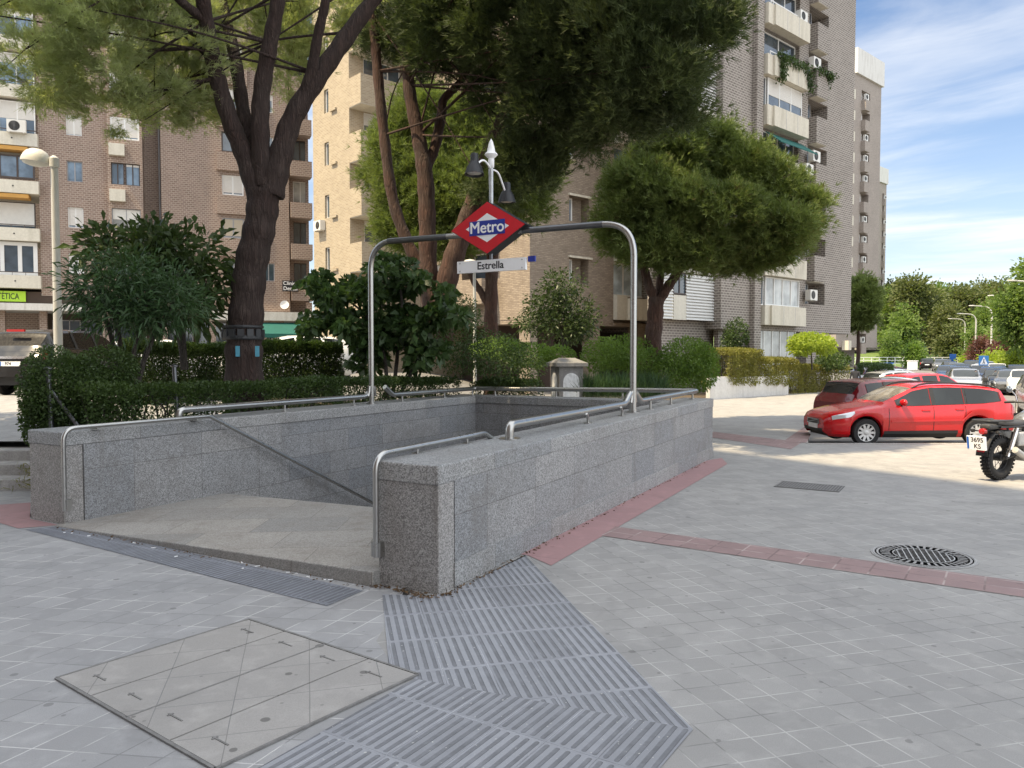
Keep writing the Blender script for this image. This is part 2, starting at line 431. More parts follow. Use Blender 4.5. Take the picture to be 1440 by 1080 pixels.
M['brick_L'] = brick_mat('brown_brick', (.20, .138, .108), (.28, .20, .158), (.40, .335, .285), .26, .13, .022)
M['brick_C'] = brick_mat('cream_brick', (.28, .225, .155), (.39, .325, .23), (.42, .37, .29), .26, .085, .014)
M['brick_D'] = brick_mat('tan_brick', (.205, .165, .13), (.325, .27, .21), (.20, .155, .115), .26, .085, .016)
M['brick_E'] = brick_mat('grey_brown_brick', (.135, .115, .10), (.215, .187, .165), (.42, .385, .345), .28, .13, .022)
M['brick_F'] = brick_mat('far_brick', (.19, .16, .14), (.26, .22, .19), (.40, .36, .32), .3, .12, .02, .2)
M['brown_band'] = mat('dark_shop_fascia', (.055, .035, .025), .7, var=.2, scale=3)
def glass_mat(name, c, rough=.06, spec=.9, coat=.4):
    q = NT(name); f = q.noise(.8, 3)
    q.set(color=q.mix(q.ramp(f, .4, .6), sc(c, .7), sc(c, 1.4)), rough=rough, spec=spec, coat=coat, coatr=.03)
    q.bump(q.noise(1.1, 2), .03, .05)
    return q.mat
M['win'] = glass_mat('window_glass', (.05, .07, .09))
M['win_sky'] = glass_mat('blue_window_glass', (.17, .24, .32))
M['win_pale'] = glass_mat('pale_window_glass', (.46, .54, .58), .12)
M['win_curtain'] = glass_mat('curtained_glass', (.36, .37, .36), .15)
M['carglass'] = glass_mat('car_glass', (.016, .020, .022), .02, .5, 0)
M['carglass_lt'] = glass_mat('windscreen_glass', (.16, .15, .135), .05)
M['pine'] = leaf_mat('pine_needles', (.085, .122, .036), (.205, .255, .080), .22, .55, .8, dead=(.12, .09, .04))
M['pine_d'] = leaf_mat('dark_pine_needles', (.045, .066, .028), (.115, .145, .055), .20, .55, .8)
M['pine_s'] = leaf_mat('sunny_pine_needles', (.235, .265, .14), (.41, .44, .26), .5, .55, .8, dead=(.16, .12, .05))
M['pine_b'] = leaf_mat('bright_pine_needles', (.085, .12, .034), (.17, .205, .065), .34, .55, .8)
M['hedge'] = leaf_mat('privet_leaves', (.030, .055, .018), (.075, .115, .035), .3, .45, 1.5)
M['hedge_b'] = leaf_mat('clipped_hedge_leaves', (.13, .13, .035), (.25, .235, .07), .38, .5, 1.2)
M['shrub_y'] = leaf_mat('lime_leaves', (.20, .26, .035), (.33, .40, .07), .42, .5, 1.5)
M['shrub_g'] = leaf_mat('fresh_green_leaves', (.085, .15, .03), (.17, .25, .06), .4, .5, 1.5)
M['oleander'] = leaf_mat('oleander_leaves', (.030, .062, .025), (.062, .112, .045), .25, .4, 1.2)
M['loquat'] = leaf_mat('loquat_leaves', (.030, .050, .018), (.070, .105, .035), .25, .4, 1.2)
M['fig'] = leaf_mat('fig_leaves', (.030, .058, .022), (.075, .125, .045), .3, .35, 1.2)
M['farpine'] = leaf_mat('hill_pine_leaves', (.065, .085, .032), (.14, .155, .058), .3, .6, .25)
M['fargreen'] = leaf_mat('hill_broadleaf', (.085, .14, .035), (.17, .23, .065), .38, .6, .25)
M['purple'] = leaf_mat('purple_plum_leaves', (.10, .045, .045), (.17, .085, .075), .3, .6, .4)
M['grass'] = mat('grass', (.11, .165, .04), .9, var=.35, scale=.12, bump=.5, bscale=3)
M['bark'] = bark_mat('pine_bark', (.062, .034, .027), (.085, .060, .050))
M['bark_r'] = bark_mat('red_pine_bark', (.125, .06, .04), (.11, .08, .065))
M['bark_g'] = bark_mat('grey_bark', (.10, .085, .07), (.14, .12, .10), 30, 8)
# ------------------------------------------------------------------ lettering
def text(body, Mx, size, m, parent, bold=.012, ext=.004, name='lettering', sx=1.0, align='CENTER'):
    cu = bpy.data.curves.new('lettering', 'FONT'); cu.body = body; cu.size = size
    cu.align_x = align; cu.align_y = 'CENTER'
    o = bpy.data.objects.new('tmp', cu); COL.objects.link(o)
    bpy.context.view_layer.update()
    me = bpy.data.meshes.new_from_object(o.evaluated_get(bpy.context.evaluated_depsgraph_get()))
    bpy.data.objects.remove(o); bpy.data.curves.remove(cu)
    v0 = [p.co.copy() for p in me.vertices]; f0 = [tuple(p.vertices) for p in me.polygons]; q = MB()
    for k, (dx, dy) in enumerate(((0, 0), (1, 0), (-1, 0), (0, .7), (0, -.7))):   # heavier strokes from layers 0.3 mm apart
        q.add([Mx @ Vector(((p.x + dx * bold * size) * sx, p.y + dy * bold * size, ext * .3 + .0003 * k)) for p in v0], f0)
    return q.build(name, m, parent)
def frame(P, X, Y):   # matrix with origin P, local x = X, local y = Y
    X = Vector(X).normalized(); Y = Vector(Y).normalized(); Z = X.cross(Y)
    Mx = Matrix.Identity(4)
    for i, c in enumerate((X, Y, Z)): Mx[0][i], Mx[1][i], Mx[2][i] = c
    Mx.translation = Vector(P); return Mx

# ------------------------------------------------------------------ ground sheets
HOLE = [uv(5.5, 4.0), uv(14.6, 4.2), uv(14.6, 9.4), uv(5.5, 9.4)]
mb = MB()
mb.poly([(-1500, -200), (1500, -200), (1500, 1800), (-1500, 1800)], -.62, HOLE)
struct(mb.build('ground', M['asphalt']))
# plaza paving, two lays of slabs that meet under the grooved strip
mb = MB()
mb.poly([(-.9, 6.2), uv(5.75, 4.4), uv(5.75, 9.3), (-60, 9.3), (-60, -60), (-.6, -60), (-.6, 4.5), (-.95, 5.3)], 0.0)
mb.poly([(-60, 9.3), uv(5.36, 9.62), uv(7.6, 9.62), (-60, 11.6)], 0.0)
struct(mb.build('plaza_paving', M['pave_l']))
KERB = [(6.5, 17.25), (9.6, 25), (14, 33), (22.5, 43), (29, 55), (55, 108), (92, 180), (128, 250)]
mb = MB()
mb.poly([(-.95, 5.3), (-.6, 4.5), (-.6, -60), (60, -60), (60, 17.25)] + [(6.5, 17.25), (3.6, 14.8), uv(14.5, 4.1), uv(5.6, 4.0), (-.9, 6.2)], 0.0)
for q in ([(3.6, 14.8), (6.5, 17.25), (9.6, 25), (4.6, 24)], [(4.6, 24), (9.6, 25), (14, 33), (8.9, 34.2)], [(8.9, 34.2), (14, 33), (22.5, 43), (18.8, 43.6)]): mb.poly(q, 0.0)
struct(mb.build('plaza_paving', M['pave_r']))
def zr(Y):   # height of the street along its length
    return float(np.interp(Y, [0, 17, 21, 60, 120, 180, 260], [-.14, -.14, -.26, -.34, -.10, .35, 1.2]))
mb = MB()
ys = [10, 17, 19, 21, 25, 33, 43, 55, 80, 108, 140, 180, 250]
kx = lambda Y: float(np.interp(Y, [0] + [k[1] for k in KERB], [5.5] + [k[0] for k in KERB])) - .1
for i in range(len(ys) - 1):
    a, b = ys[i], ys[i + 1]
    mb.quad((kx(a), a, zr(a)), (kx(a) + 130, a, zr(a)), (kx(b) + 130, b, zr(b)), (kx(b), b, zr(b)))
struct(mb.build('road', M['asphalt']))
mb = MB()   # painted line down the far street
def street(s, off): Y = 60 + s * .894; return (kx(Y) + off, Y)
for k in range(8):
    p = street(18 + k * 14, 15.0); q = street(24 + k * 14, 15.0)
    mb.quad((p[0], p[1], zr(p[1]) + .012), (p[0] + .25, p[1], zr(p[1]) + .012), (q[0] + .25, q[1], zr(q[1]) + .012), (q[0], q[1], zr(q[1]) + .012))
struct(mb.build('road_marking', M['white']))
mb = MB()   # kerb stones
def strip(pts, w, z0, z1):
    for i in range(len(pts) - 1):
        a, b = Vector(pts[i]), Vector(pts[i + 1]); d = (b - a).normalized(); n = Vector((d.y, -d.x))
        q = [a, b, b + n * w, a + n * w]
        ar = sum(q[k].x * q[(k + 1) % 4].y - q[(k + 1) % 4].x * q[k].y for k in range(4))
        if ar < 0: q.reverse()
        mb.prism([tuple(v) for v in q], z0, z1)
strip([(60, 17.26), (6.62, 17.26)], -.16, -.55, .006)
strip([(6.5, 17.28), (9.6, 25.0), (14, 33), (22.5, 43), (29, 55), (55, 108)], .16, -.55, .003)
struct(mb.build('kerb', M['kerb']))
# raised car park and beds on the far side of the entrance
def zl(x, y):
    u = x * U2[0] + y * U2[1]
    a = .50 + .5 * min(1, max(0, (y - 11.5) / 6))
    k = min(1, max(0, (-x - .5) / 4.5))
    return a * k + .06 * (1 - k)
mb = MB()
def grid(x0, x1, y0, y1, st, keep):
    nx, ny = int((x1 - x0) / st), int((y1 - y0) / st); idx = {}
    for j in range(ny + 1):
        for i in range(nx + 1):
            x, y = x0 + i * st, y0 + j * st; idx[i, j] = len(mb.v); mb.v.append((x, y, zl(x, y)))
    for j in range(ny):
        for i in range(nx):
            x, y = x0 + (i + .5) * st, y0 + (j + .5) * st
            if keep(x, y): mb.f.append((idx[i, j], idx[i + 1, j], idx[i + 1, j + 1], idx[i, j + 1])); mb.mi.append(0)
def keep_l(x, y):
    u = x * U2[0] + y * U2[1]; v = x * V2[0] + y * V2[1]
    if x > 9.3 + (y - 34) * .85 and y > 34: return False
    if x > 3.1 + (y - 14.8) * .1: return False
    return (v > 9.72 or u > 14.7) and not (x < -4.6 and y < 12.6)
grid(-60, 26, 9.2, 70, .4, keep_l)
struct(mb.build('car_park_ground', M['asphalt']))
mb = MB(); mb.poly([(4.1, 15.0), (4.9, 24), (9.3, 34.5), (19.2, 44), (28, 60), (-10, 60), (-10, 22), (-.9, 17.95)], -.02)
struct(mb.build('garden_ground', M['soil']))
mb = MB()   # planting soil by the wall, 2 cm above
def sq(pts): mb.add([(p[0], p[1], zl(p[0], p[1]) + .03) for p in pts], [tuple(range(len(pts)))])
for i in range(12):
    u0, u1 = 5.9 + i * .8, 6.7 + i * .8
    for j in range(5):
        if uv(u0, 9.8 + j * .7).x < -5.0 and j > 0: continue
        if uv(u0, 10.5 + j * .7).x < -5.3 and uv(u0, 10.5).y < 12.6: continue
        sq([uv(u0, 9.8 + j * .7), uv(u1, 9.8 + j * .7), uv(u1, 10.5 + j * .7), uv(u0, 10.5 + j * .7)][::1])
for i in range(14):
    for j in range(8):
        if uv(15.3 + i * .8, 4.0 + j * .8).x > 2.3 + (uv(15.3 + i * .8, 4.0 + j * .8).y - 15) * .24: continue
        sq([uv(14.9 + i * .8, 3.6 + j * .8), uv(15.7 + i * .8, 3.6 + j * .8), uv(15.7 + i * .8, 4.4 + j * .8), uv(14.9 + i * .8, 4.4 + j * .8)])
struct(mb.build('planting_bed', M['soil']))
# three worn stone steps up to the car park, left of the entrance
st = thing('stone_steps', 'three worn stone steps rising beside the end of the far granite wall', 'steps', (-7.3, 11.4, 0))
for i in range(3):
    mb = MB(); y0 = 11.25 + i * .42
    mb.prism([(-14, y0 - .25), (-4.95, y0 + .05), (-4.9, y0 + .62), (-14, y0 + .3)], -.05, .165 + i * .165)
    o = mb.build('step', M['oldstone'], st)
    bv = o.modifiers.new('b', 'BEVEL'); bv.width = .02; bv.segments = 2
mb = MB()
for i in range(14):
    ya, yb_ = 12.35 + i * .42, 12.35 + (i + 1) * .42
    mb.quad((-16, ya, max(.5, zl(-10, ya)) + .03), (-5.6, ya, max(.5, zl(-10, ya)) + .03), (-5.6, yb_, zl(-10, yb_) + .03), (-16, yb_, zl(-10, yb_) + .03))
struct(mb.build('upper_path', M['pave_l']))

# grooved warning strips, pink and red bands: sheets 4 mm apart
def sheet(name, pts, m, z, along=None):
    ang = along if along is not None else 0.0
    o0 = Vector((pts[0][0], pts[0][1]))
    rot = Matrix.Rotation(-R(ang), 2); inv = rot.inverted()
    loc = [inv @ (Vector((p[0], p[1])) - o0) for p in pts]
    q = MB(); q.poly([tuple(p) for p in loc], 0.0)
    o = q.build(name, m); o.location = (o0.x, o0.y, z); o.rotation_euler = (0, 0, -R(ang))
    return struct(o)
tip = (.965, 4.02); cc = (-.60, 4.66)
def ext(p, ang, t): return (p[0] + math.sin(R(ang)) * t, p[1] + math.cos(R(ang)) * t)
sheet('tactile_paving', [tip, (.13, 7.58), uv(6.7, 3.60), uv(5.25, 3.60), uv(5.12, 3.72), (-1.08, 6.33), (-.80, 4.9), (-.66, 4.70), cc], M['tactile'], .004, 167 - 180)
sheet('tactile_paving', [tip, cc, ext(cc, 31.5 + 180, 7), ext(tip, 33 + 180, 7)], M['tactile'], .0041, 32.5)
sheet('tactile_paving', [(-1.26, 6.43), (-5.20, 8.90), (-5.56, 8.70), (-1.47, 6.03)], M['tactile_d'], .0045, 29.5)
sheet('pink_paving', [uv(6.67, 3.72), (.165, 7.56), (.37, 7.20), (3.93, 13.95), uv(14.86, 3.75), uv(14.0, 4.0)], M['pink'], .0042)
sheet('red_paving', [(.98, 8.40), (1.20, 8.85), (7.9, 4.45), (7.6, 4.0)], M['red_band'], .0046)
sheet('red_paving', [gp(998, 615), gp(1000, 607), gp(1128, 622), gp(1112, 632)], M['red_band'], .0047)
sheet('red_paving', [gp(1100, 622), gp(1132, 600), gp(1140, 612), gp(1134, 623)], M['red_band'], .0082)
sheet('red_paving', [(-5.3, 8.93), uv(5.18, 9.66), (-6.5, 10.3), (-7.3, 9.9), (-5.68, 8.76)], M['pink'], .0043)

# ------------------------------------------------------------------ metro entrance
E_ = thing('metro_entrance', 'grey granite walled stairwell of the metro with a stone landing in front', 'metro entrance', uv(9.5, 6.6))
def wall_part(poly, z0, zt, tc, mside, mend=None):
    # body below, coping on top 12 mm proud
    c = Vector((sum(p[0] for p in poly) / len(poly), sum(p[1] for p in poly) / len(poly)))
    b = MB(); b.prism([tuple(p) for p in poly], z0, [t - tc for t in zt]); o = b.build('parapet', mside, E_)
    return o
def ccw(ps):
    ar = sum(ps[i][0] * ps[(i + 1) % len(ps)][1] - ps[(i + 1) % len(ps)][0] * ps[i][1] for i in range(len(ps)))
    return ps if ar > 0 else ps[::-1]
def P2(u, v): q = uv(u, v); return (q.x, q.y)
b = MB()
RT = [(5.2, 1.08), (14.86, 1.15)]
zt = lambda u: 1.08 + (u - 5.2) * .0073
rw = [P2(5.45, 3.64 + .007), P2(14.85, 3.93), P2(14.85, 4.52), P2(5.45, 4.30)]
b = MB(); b.prism(ccw(rw), -4.6, [zt(5.3) - .16, zt(14.85) - .16, zt(14.85) - .16, zt(5.3) - .16][::(1 if ccw(rw) is rw else -1)])
b.build('parapet', M['granite'], E_)
b = MB(); b.prism(ccw([P2(5.2, 3.645), P2(5.446, 3.648), P2(5.446, 4.29), P2(5.2, 4.28)]), -.3, .92); o = b.build('parapet_end', M['granite_end'], E_)
bv = o.modifiers.new('b', 'BEVEL'); bv.width = .012; bv.segments = 2
def cap(ps, zs, t=.165):
    q = ccw(ps)
    if q is not ps: zs = zs[::-1]
    b = MB(); b.prism(q, [z - t for z in zs], zs); o = b.build('coping', M['granite_cap'], E_)
    bv = o.modifiers.new('b', 'BEVEL'); bv.width = .014; bv.segments = 2
cap([P2(5.188, 3.637), P2(14.87, 3.92), P2(14.88, 4.54), P2(5.188, 4.295)], [zt(5.2), zt(14.88), zt(14.88), zt(5.2)])
b = MB(); b.prism(ccw([P2(5.43, 3.632), P2(14.87, 3.915), P2(14.85, 4.0), P2(5.43, 3.8)]), -.3, .215); b.build('plinth', M['granite_cap'], E_)
# left wall
b = MB(); b.prism(ccw([P2(5.45, 9.0), P2(14.85, 9.05), P2(14.85, 9.66), P2(5.45, 9.66)]), -4.6, .935); b.build('parapet', M['granite_in'], E_)
b = MB(); b.prism(ccw([P2(5.2, 8.99), P2(5.446, 8.99), P2(5.446, 9.68), P2(5.2, 9.68)]), -.3, .935); o = b.build('parapet_end', M['granite_end'], E_)
bv = o.modifiers.new('b', 'BEVEL'); bv.width = .012; bv.segments = 2
b = MB(); b.prism(ccw([P2(5.448, 8.975), P2(8.6, 8.982), P2(8.6, 9.2), P2(5.448, 9.2)]), -1.5, .925); b.build('parapet_facing', M['granite_end'] if 0 else M['granite'], E_)
cap([P2(5.188, 8.972), P2(14.86, 9.03), P2(14.86, 9.70), P2(5.188, 9.69)], [1.09] * 4)
b = MB(); b.prism(ccw([P2(14.35, 4.3), P2(14.852, 4.3), P2(14.852, 9.3), P2(14.35, 9.3)]), -4.6, .94); b.build('parapet', M['granite_in'], E_)
cap([P2(14.33, 4.50), P2(14.90, 4.50), P2(14.90, 9.045), P2(14.33, 9.045)], [1.095, 1.095, 1.095, 1.095])
# landing: a tilted slab, front edge tapering into the pavement
q = [P2(5.1, 4.262), P2(7.5, 4.262), P2(7.5, 8.99), P2(5.1, 9.03)]
zz = [.132, .132, .012, .012]
qq = ccw(q); zz = zz if qq is q else zz[::-1]
b = MB(); b.prism(qq, -.5, zz); o = b.build('landing', M['landing'], E_)
bv = o.modifiers.new('b', 'BEVEL'); bv.width = .012; bv.segments = 2
b = MB()
for i in range(19):
    z = .0 - (i + 1) * .16; u0 = 7.51 + i * .31
    b.prism(ccw([P2(u0, 4.29), P2(u0 + .318, 4.29), P2(u0 + .318, 8.985), P2(u0, 8.985)]), z - .6, z - (.0 if i % 2 else .0))
b.prism(ccw([P2(13.3, 4.3), P2(14.4, 4.3), P2(14.4, 9.0), P2(13.3, 9.0)]), -3.4, -3.1)
b.build('stair_flight', M['landing'], E_)

# ------------------------------------------------------------------ handrails
def bracket(parent, p, top, w=.05, lean=0.0):
    b = MB(); d = Vector((U2[0], U2[1], 0))
    b.tube(fillet([p + Vector((0, 0, -.01)), p + Vector((0, 0, (top - p.z) * .55)), p + d * lean + Vector((0, 0, top - p.z))], .05, 4), .019, 8)
    b.lathe([(.0, -.004), (.058, -.004), (.058, .012), (.0, .012)], Matrix.Translation(p), 14)
    return b.build('bracket', M['steel'], parent, 40)
g1 = 'polished steel handrails around the stairwell'
def rail(label, pts, r, fr, brs, bt, m='steel', lean=0.0):
    t = thing('steel_handrail', label, 'handrail', tuple(pts[0]), g1)
    b = MB(); b.tube(fillet(pts, fr, 7), r, 14); b.build('rail', M[m], t, 50)
    for p in brs: bracket(t, p, bt(p), lean=lean)
    return t
zrr = lambda u: zt(u) + .155
t = rail('thick handrail along the near parapet between its low bend and the right sign post',
     [uv(7.12, 4.06, zt(7.1)), uv(7.12, 4.06, zrr(7.1)), uv(10.62, 4.11, zrr(10.6)), uv(10.86, 4.12, zrr(10.8) + .14)], .048, [.14, .07],
     [uv(9.1, 4.02, zt(9.1)), uv(10.35, 4.04, zt(10.3))], lambda p: p.z + .13, lean=-.05)
b = MB(); b.lathe([(0, -.004), (.115, -.004), (.115, .012), (0, .014)], Matrix.Translation(uv(7.12, 4.06, zt(7.1))), 20); b.build('flange', M['steel'], t, 30)
t = rail('thick handrail on the far parapet running up to the left sign post',
     [uv(6.95, 9.22, 1.08), uv(6.95, 9.22, 1.235), uv(10.85, 9.22, 1.235), uv(11.1, 9.22, 1.39)], .046, [.14, .07],
     [uv(8.9, 9.22, 1.09), uv(10.55, 9.22, 1.09)], lambda p: 1.2)
rail('thick handrail wrapping the back parapet from one sign post to the other',
     [uv(11.42, 9.22, 1.39), uv(11.65, 9.22, 1.235), uv(14.62, 9.24, 1.235), uv(14.62, 4.18, zrr(14.6)), uv(11.35, 4.13, zrr(11.3)), uv(11.1, 4.12, zrr(11.1) + .14)], .046, [.07, .12, .12, .07],
     [uv(11.95, 9.22, 1.09), uv(13.4, 9.22, 1.09), uv(14.5, 9.22, 1.09), uv(14.62, 8.7, 1.095), uv(14.62, 7.2, 1.095), uv(14.62, 5.7, 1.095), uv(14.4, 4.2, zt(14.4)), uv(12.9, 4.14, zt(12.9)), uv(11.7, 4.09, zt(11.7))], lambda p: p.z + .13)
t = rail('thin grab rail bending down the inner face of the far wall along the stairs',
     [uv(5.145, 8.87, .2), uv(5.145, 8.87, 1.145), uv(7.17, 8.87, 1.15), uv(13.2, 8.87, -1.98)], .026, [.16, .03], [], None)
b = MB()
for u, z in ((5.6, 1.09), (7.0, 1.09)): b.obox(P2(u, 8.87), U2, (-V2[0], -V2[1]), -.05, .05, -.17, .0, z + .006, z + .014); b.obox(P2(u, 8.87), U2, (-V2[0], -V2[1]), -.04, .04, -.012, .012, z + .01, z + .05)
b.obox(P2(5.14, 8.87), U2, (-V2[0], -V2[1]), .0, .06, -.05, .05, .18, .32)
b.build('bracket', M['steel'], t)
t = rail('thin grab rail on the end of the near parapet bending over its top edge',
     [uv(5.145, 4.26, .25), uv(5.145, 4.26, 1.14), uv(6.95, 4.27, 1.165), uv(7.25, 4.27, 1.02), uv(13, 4.22, -2.0)], .026, [.16, .05, .05], [], None)
b = MB()
for u in (5.75, 6.6):
    b.tube([uv(u, 4.26, zt(u) - .01), uv(u, 4.26, zt(u) + .07)], .011, 8)
    b.obox(P2(u, 4.26), U2, V2, -.05, .05, -.03, .03, zt(u) + .001, zt(u) + .008)
b.obox(P2(5.14, 4.26), U2, V2, .0, .06, -.05, .05, .25, .38)
b.build('bracket', M['steel'], t)

# ------------------------------------------------------------------ sign frame
FU = 11.0
vR, vL, zF = 4.12, 9.19, 4.02
sf = thing('metro_sign', 'steel portal frame carrying the red metro diamond and white station plate', 'sign', uv(FU, 6.7, 1.1))
b = MB(); b.tube(fillet([uv(FU, vR, 1.05), uv(FU, vR, zF - .03), uv(FU, vL, zF + .02), uv(FU, vL, 1.05)], .52, 12), .049, 18); b.build('portal_tube', M['steel'], sf, 50)
for va, vb in ((6.02, 4.62), (7.5, 8.78)): b = MB(); b.tube([uv(FU, va, zF - .03 + (va - vR) * .0094), uv(FU, vb, zF - .03 + (vb - vR) * .0094)],   .0515, 18); b.build('crossbar_dark_reflection', M['steel_dk'], sf, 50)  # the bar's dark reflection, put into the colour of an outer tube
for vv, zz_ in ((vR, zt(FU)), (vL, 1.09)):
    b = MB(); b.lathe([(0, 0), (.11, 0), (.11, .014), (.062, .02), (.062, .05)], Matrix.Translation(uv(FU, vv, zz_)), 18)
    for s_ in (-1, 1):
        b.tube(fillet([uv(FU + s_ * .06, vv, zz_ + .33), uv(FU + s_ * .075, vv, zz_ + .22), uv(FU + s_ * .10, vv, zz_ + .15)], .03, 4), .03, 10)
    b.build('post_collar', M['steel'], sf, 40)
Vv = Vector((V2[0], V2[1], 0)); Uu = Vector((U2[0], U2[1], 0)); Zz = Vector((0, 0, 1))
DC = uv(FU, 6.62, 4.085)
def diamond(w, h, c): return [c + Vv * w, c + Zz * h, c - Vv * w, c - Zz * h]
b = MB(); fr_ = diamond(.715, .43, DC - Uu * .13); bk = diamond(.715, .43, DC + Uu * .13)
b.add(fr_ + bk, [(0, 1, 5, 4), (1, 2, 6, 5), (2, 3, 7, 6), (3, 0, 4, 7)])
box_ = b.build('sign_box', M['darkgrey'], sf, recalc=False)
b = MB(); f1 = diamond(.708, .424, DC - Uu * .131); f2 = diamond(.708, .424, DC + Uu * .131); b.add(f1, [(0, 1, 2, 3)]); b.add(f2, [(3, 2, 1, 0)]); b.build('red_face', M['signred'], box_)
b = MB(); b.add(diamond(.415, .237, DC - Uu * .134), [(0, 1, 2, 3)]); b.build('white_diamond', M['signwhite'], box_)
b = MB(); b.hexa([DC + Vv * a * .34 + Zz * c * .118 - Uu * o for c in (-1, 1) for (a, o) in ((1, .141), (-1, .141), (-1, .132), (1, .132))]); b.build('blue_band', M['signblue'], box_, recalc=True)
text('Metro', frame(DC - Uu * .1425, -Vv, Zz), .262, M['signwhite'], box_, .022, .001)
PC = uv(FU, 6.62, 3.475)
b = MB(); b.hexa([PC + Vv * a * .66 + Zz * c * .1 - Uu * o for c in (-1, 1) for (a, o) in ((1, .03), (-1, .03), (-1, -.03), (1, -.03))]); pl = b.build('name_plate', M['signwhite'], sf, recalc=True)
text('Estrella', frame(PC - Uu * .032, -Vv, Zz), .175, M['signblack'], pl, .02, .001)
b = MB()
for a in (-.6, .6):
    for c in (-.065, .065): b.lathe([(0, .006), (.012, .004), (.012, 0)], frame(PC + Vv * a + Zz * c - Uu * .031, -Vv, Zz), 8)
b.build('rivets', M['galv'], pl)
b = MB(); b.tube([DC - Zz * .41, PC + Zz * .09], .028, 10); b.build('hanger', M['steel_dk'], sf, 40)
b = MB(); b.obox((PC + -Vv * .69).to_2d(), (-V2[0], -V2[1]), U2, 0, .13, .0, .04, 3.50, 3.59); b.build('side_tag', M['signblue'], sf)
b = MB(); b.tube([DC + Zz * .41, DC + Zz * 1.06], .036, 12); b.tube([DC + Zz * .42 + Vv * .02, DC + Zz * .98 + Vv * .02 - Uu * .035], .012, 6); b.build('pole', M['galv'], sf, 40)
b = MB(); b.lathe([(.036, 1.0), (.052, 1.01), (.052, 1.13), (.045, 1.15), (.10, 1.20), (.112, 1.215), (.10, 1.235), (.07, 1.26), (.062, 1.30), (.05, 1.36), (.03, 1.43), (0, 1.48)], Matrix.Translation(DC), 16); b.build('finial', M['signwhite'], sf, 60)
for sg, zc in ((-1, 4.98), (1, 4.72)):
    s_ = Vector(uv(FU + sg * .52, 6.62, zc))
    b = MB(); b.tube(fillet([DC + Zz * .98, s_ * .45 + (DC + Zz * .98) * .55 + Zz * .16, s_ + Zz * .06 - Uu * sg * .06], .12, 5), .016, 8); b.build('lamp_arm', M['signwhite'], sf, 50)
    b = MB(); b.lathe([(0, .30), (.07, .29), (.085, .25), (.085, .14), (.10, .10), (.15, .02), (.195, -.12), (.205, -.145), (.192, -.145), (.18, -.11), (.0, -.09)], Matrix.Translation(s_) @ Matrix.Rotation(.08 * sg, 4, 'X') @ Matrix.Scale(.78, 4), 20)
    lp = b.build('lamp_shade', M['lampblack'], sf, 45)
    b = MB(); b.lathe([(0, -.135), (.12, -.13), (.165, -.105)], Matrix.Translation(s_) @ Matrix.Scale(.78, 4), 14); b.build('lens', M['glasslamp'], lp, 60)

# ------------------------------------------------------------------ covers in the pavement
cv = thing('inspection_cover', 'large square inspection cover of four concrete slabs with steel edging', 'cover', (-1.7, 4.7, 0))
cA, cB, cC, cD = Vector((-2.81, 4.66)), Vector((-1.98, 5.71)), Vector((-.585, 4.715)), Vector((-1.43, 3.62))
def bil(s, t): return (cA * (1 - s) + cD * s) * (1 - t) + (cB * (1 - s) + cC * s) * t
b = MB(); z_ = .0105
def rim(p, q, w):
    d = (q - p).normalized(); n = Vector((-d.y, d.x)) * w
    b.prism(ccw([tuple(p - n), tuple(q - n), tuple(q + n), tuple(p + n)]), .001, .0125)
for p, q in ((cA, cB), (cB, cC), (cC, cD), (cD, cA)): rim(p, q, .009)
rim(bil(.5, 0), bil(.5, 1), .007)
b.build('steel_edging', M['iron'], cv)
for i in range(4):
    s0, s1 = i / 4 + .004, (i + 1) / 4 - .004
    b = MB(); b.prism(ccw([tuple(bil(s0, .01)), tuple(bil(s0, .99)), tuple(bil(s1, .99)), tuple(bil(s1, .01))]), .001, z_)
    sl = b.build('slab', M['cover'], cv)
    for tt in (.12, .88):
        c = bil((s0 + s1) / 2, tt); d = (cD - cA).normalized(); n = Vector((-d.y, d.x)); b = MB()
        b.prism(ccw([tuple(c - d * .07 - n * .005), tuple(c + d * .07 - n * .005), tuple(c + d * .07 + n * .005), tuple(c - d * .07 + n * .005)]), .005, z_ + .0035)
        e = c - d * .05; b.prism(ccw([tuple(e - n * .018 - d * .006), tuple(e + n * .018 - d * .006), tuple(e + n * .018 + d * .006), tuple(e - n * .018 + d * .006)]), .005, z_ + .0036)
        b.build('lifting_slot', M['iron'], sl)
mc = thing('manhole_cover', 'round cast iron manhole cover with pale cross bars beside the red band', 'manhole cover', (4.08, 7.55, 0))
Mm = Matrix.Translation((4.08, 7.55, 0)) @ Matrix.Rotation(R(-20), 4, 'Z') @ Matrix.Diagonal((.92, .92, 1, 1))
b = MB(); b.lathe([(.515, 0), (.515, .008), (.475, .009), (.47, .006), (.462, .006), (.458, .011), (.44, .011), (.435, .007), (0, .007)], Mm, 48); b.build('iron_disc', M['iron_m'], mc, 30)
b = MB()
for k in range(9):
    x = -.24 + k * .06; h = math.sqrt(max(0, .29 ** 2 - x * x))
    if h > .03: b.box(x - .006, x + .006, -h, h, .006, .0115, Mm)
b.lathe([(.30, .006), (.30, .0118), (.288, .0118), (.288, .006)], Mm, 40)
b.lathe([(.495, .008), (.495, .0112), (.487, .0112), (.487, .008)], Mm, 48)
b.build('cross_bars', M['iron_lt'], mc)
b = MB()
for k in range(36):
    a_ = k * 2 * math.pi / 36; Mk = Mm @ Matrix.Rotation(a_, 4, 'Z')
    b.box(.325, .42, -.012, .012, .006, .0108, Mk)
for k in range(-4, 5):
    y = k * .062; h = math.sqrt(max(0, .28 ** 2 - y * y)); b.box(-h, h, y - .005, y + .005, .006, .0098, Mm)
b.build('raised_studs', M['iron_m'], mc)
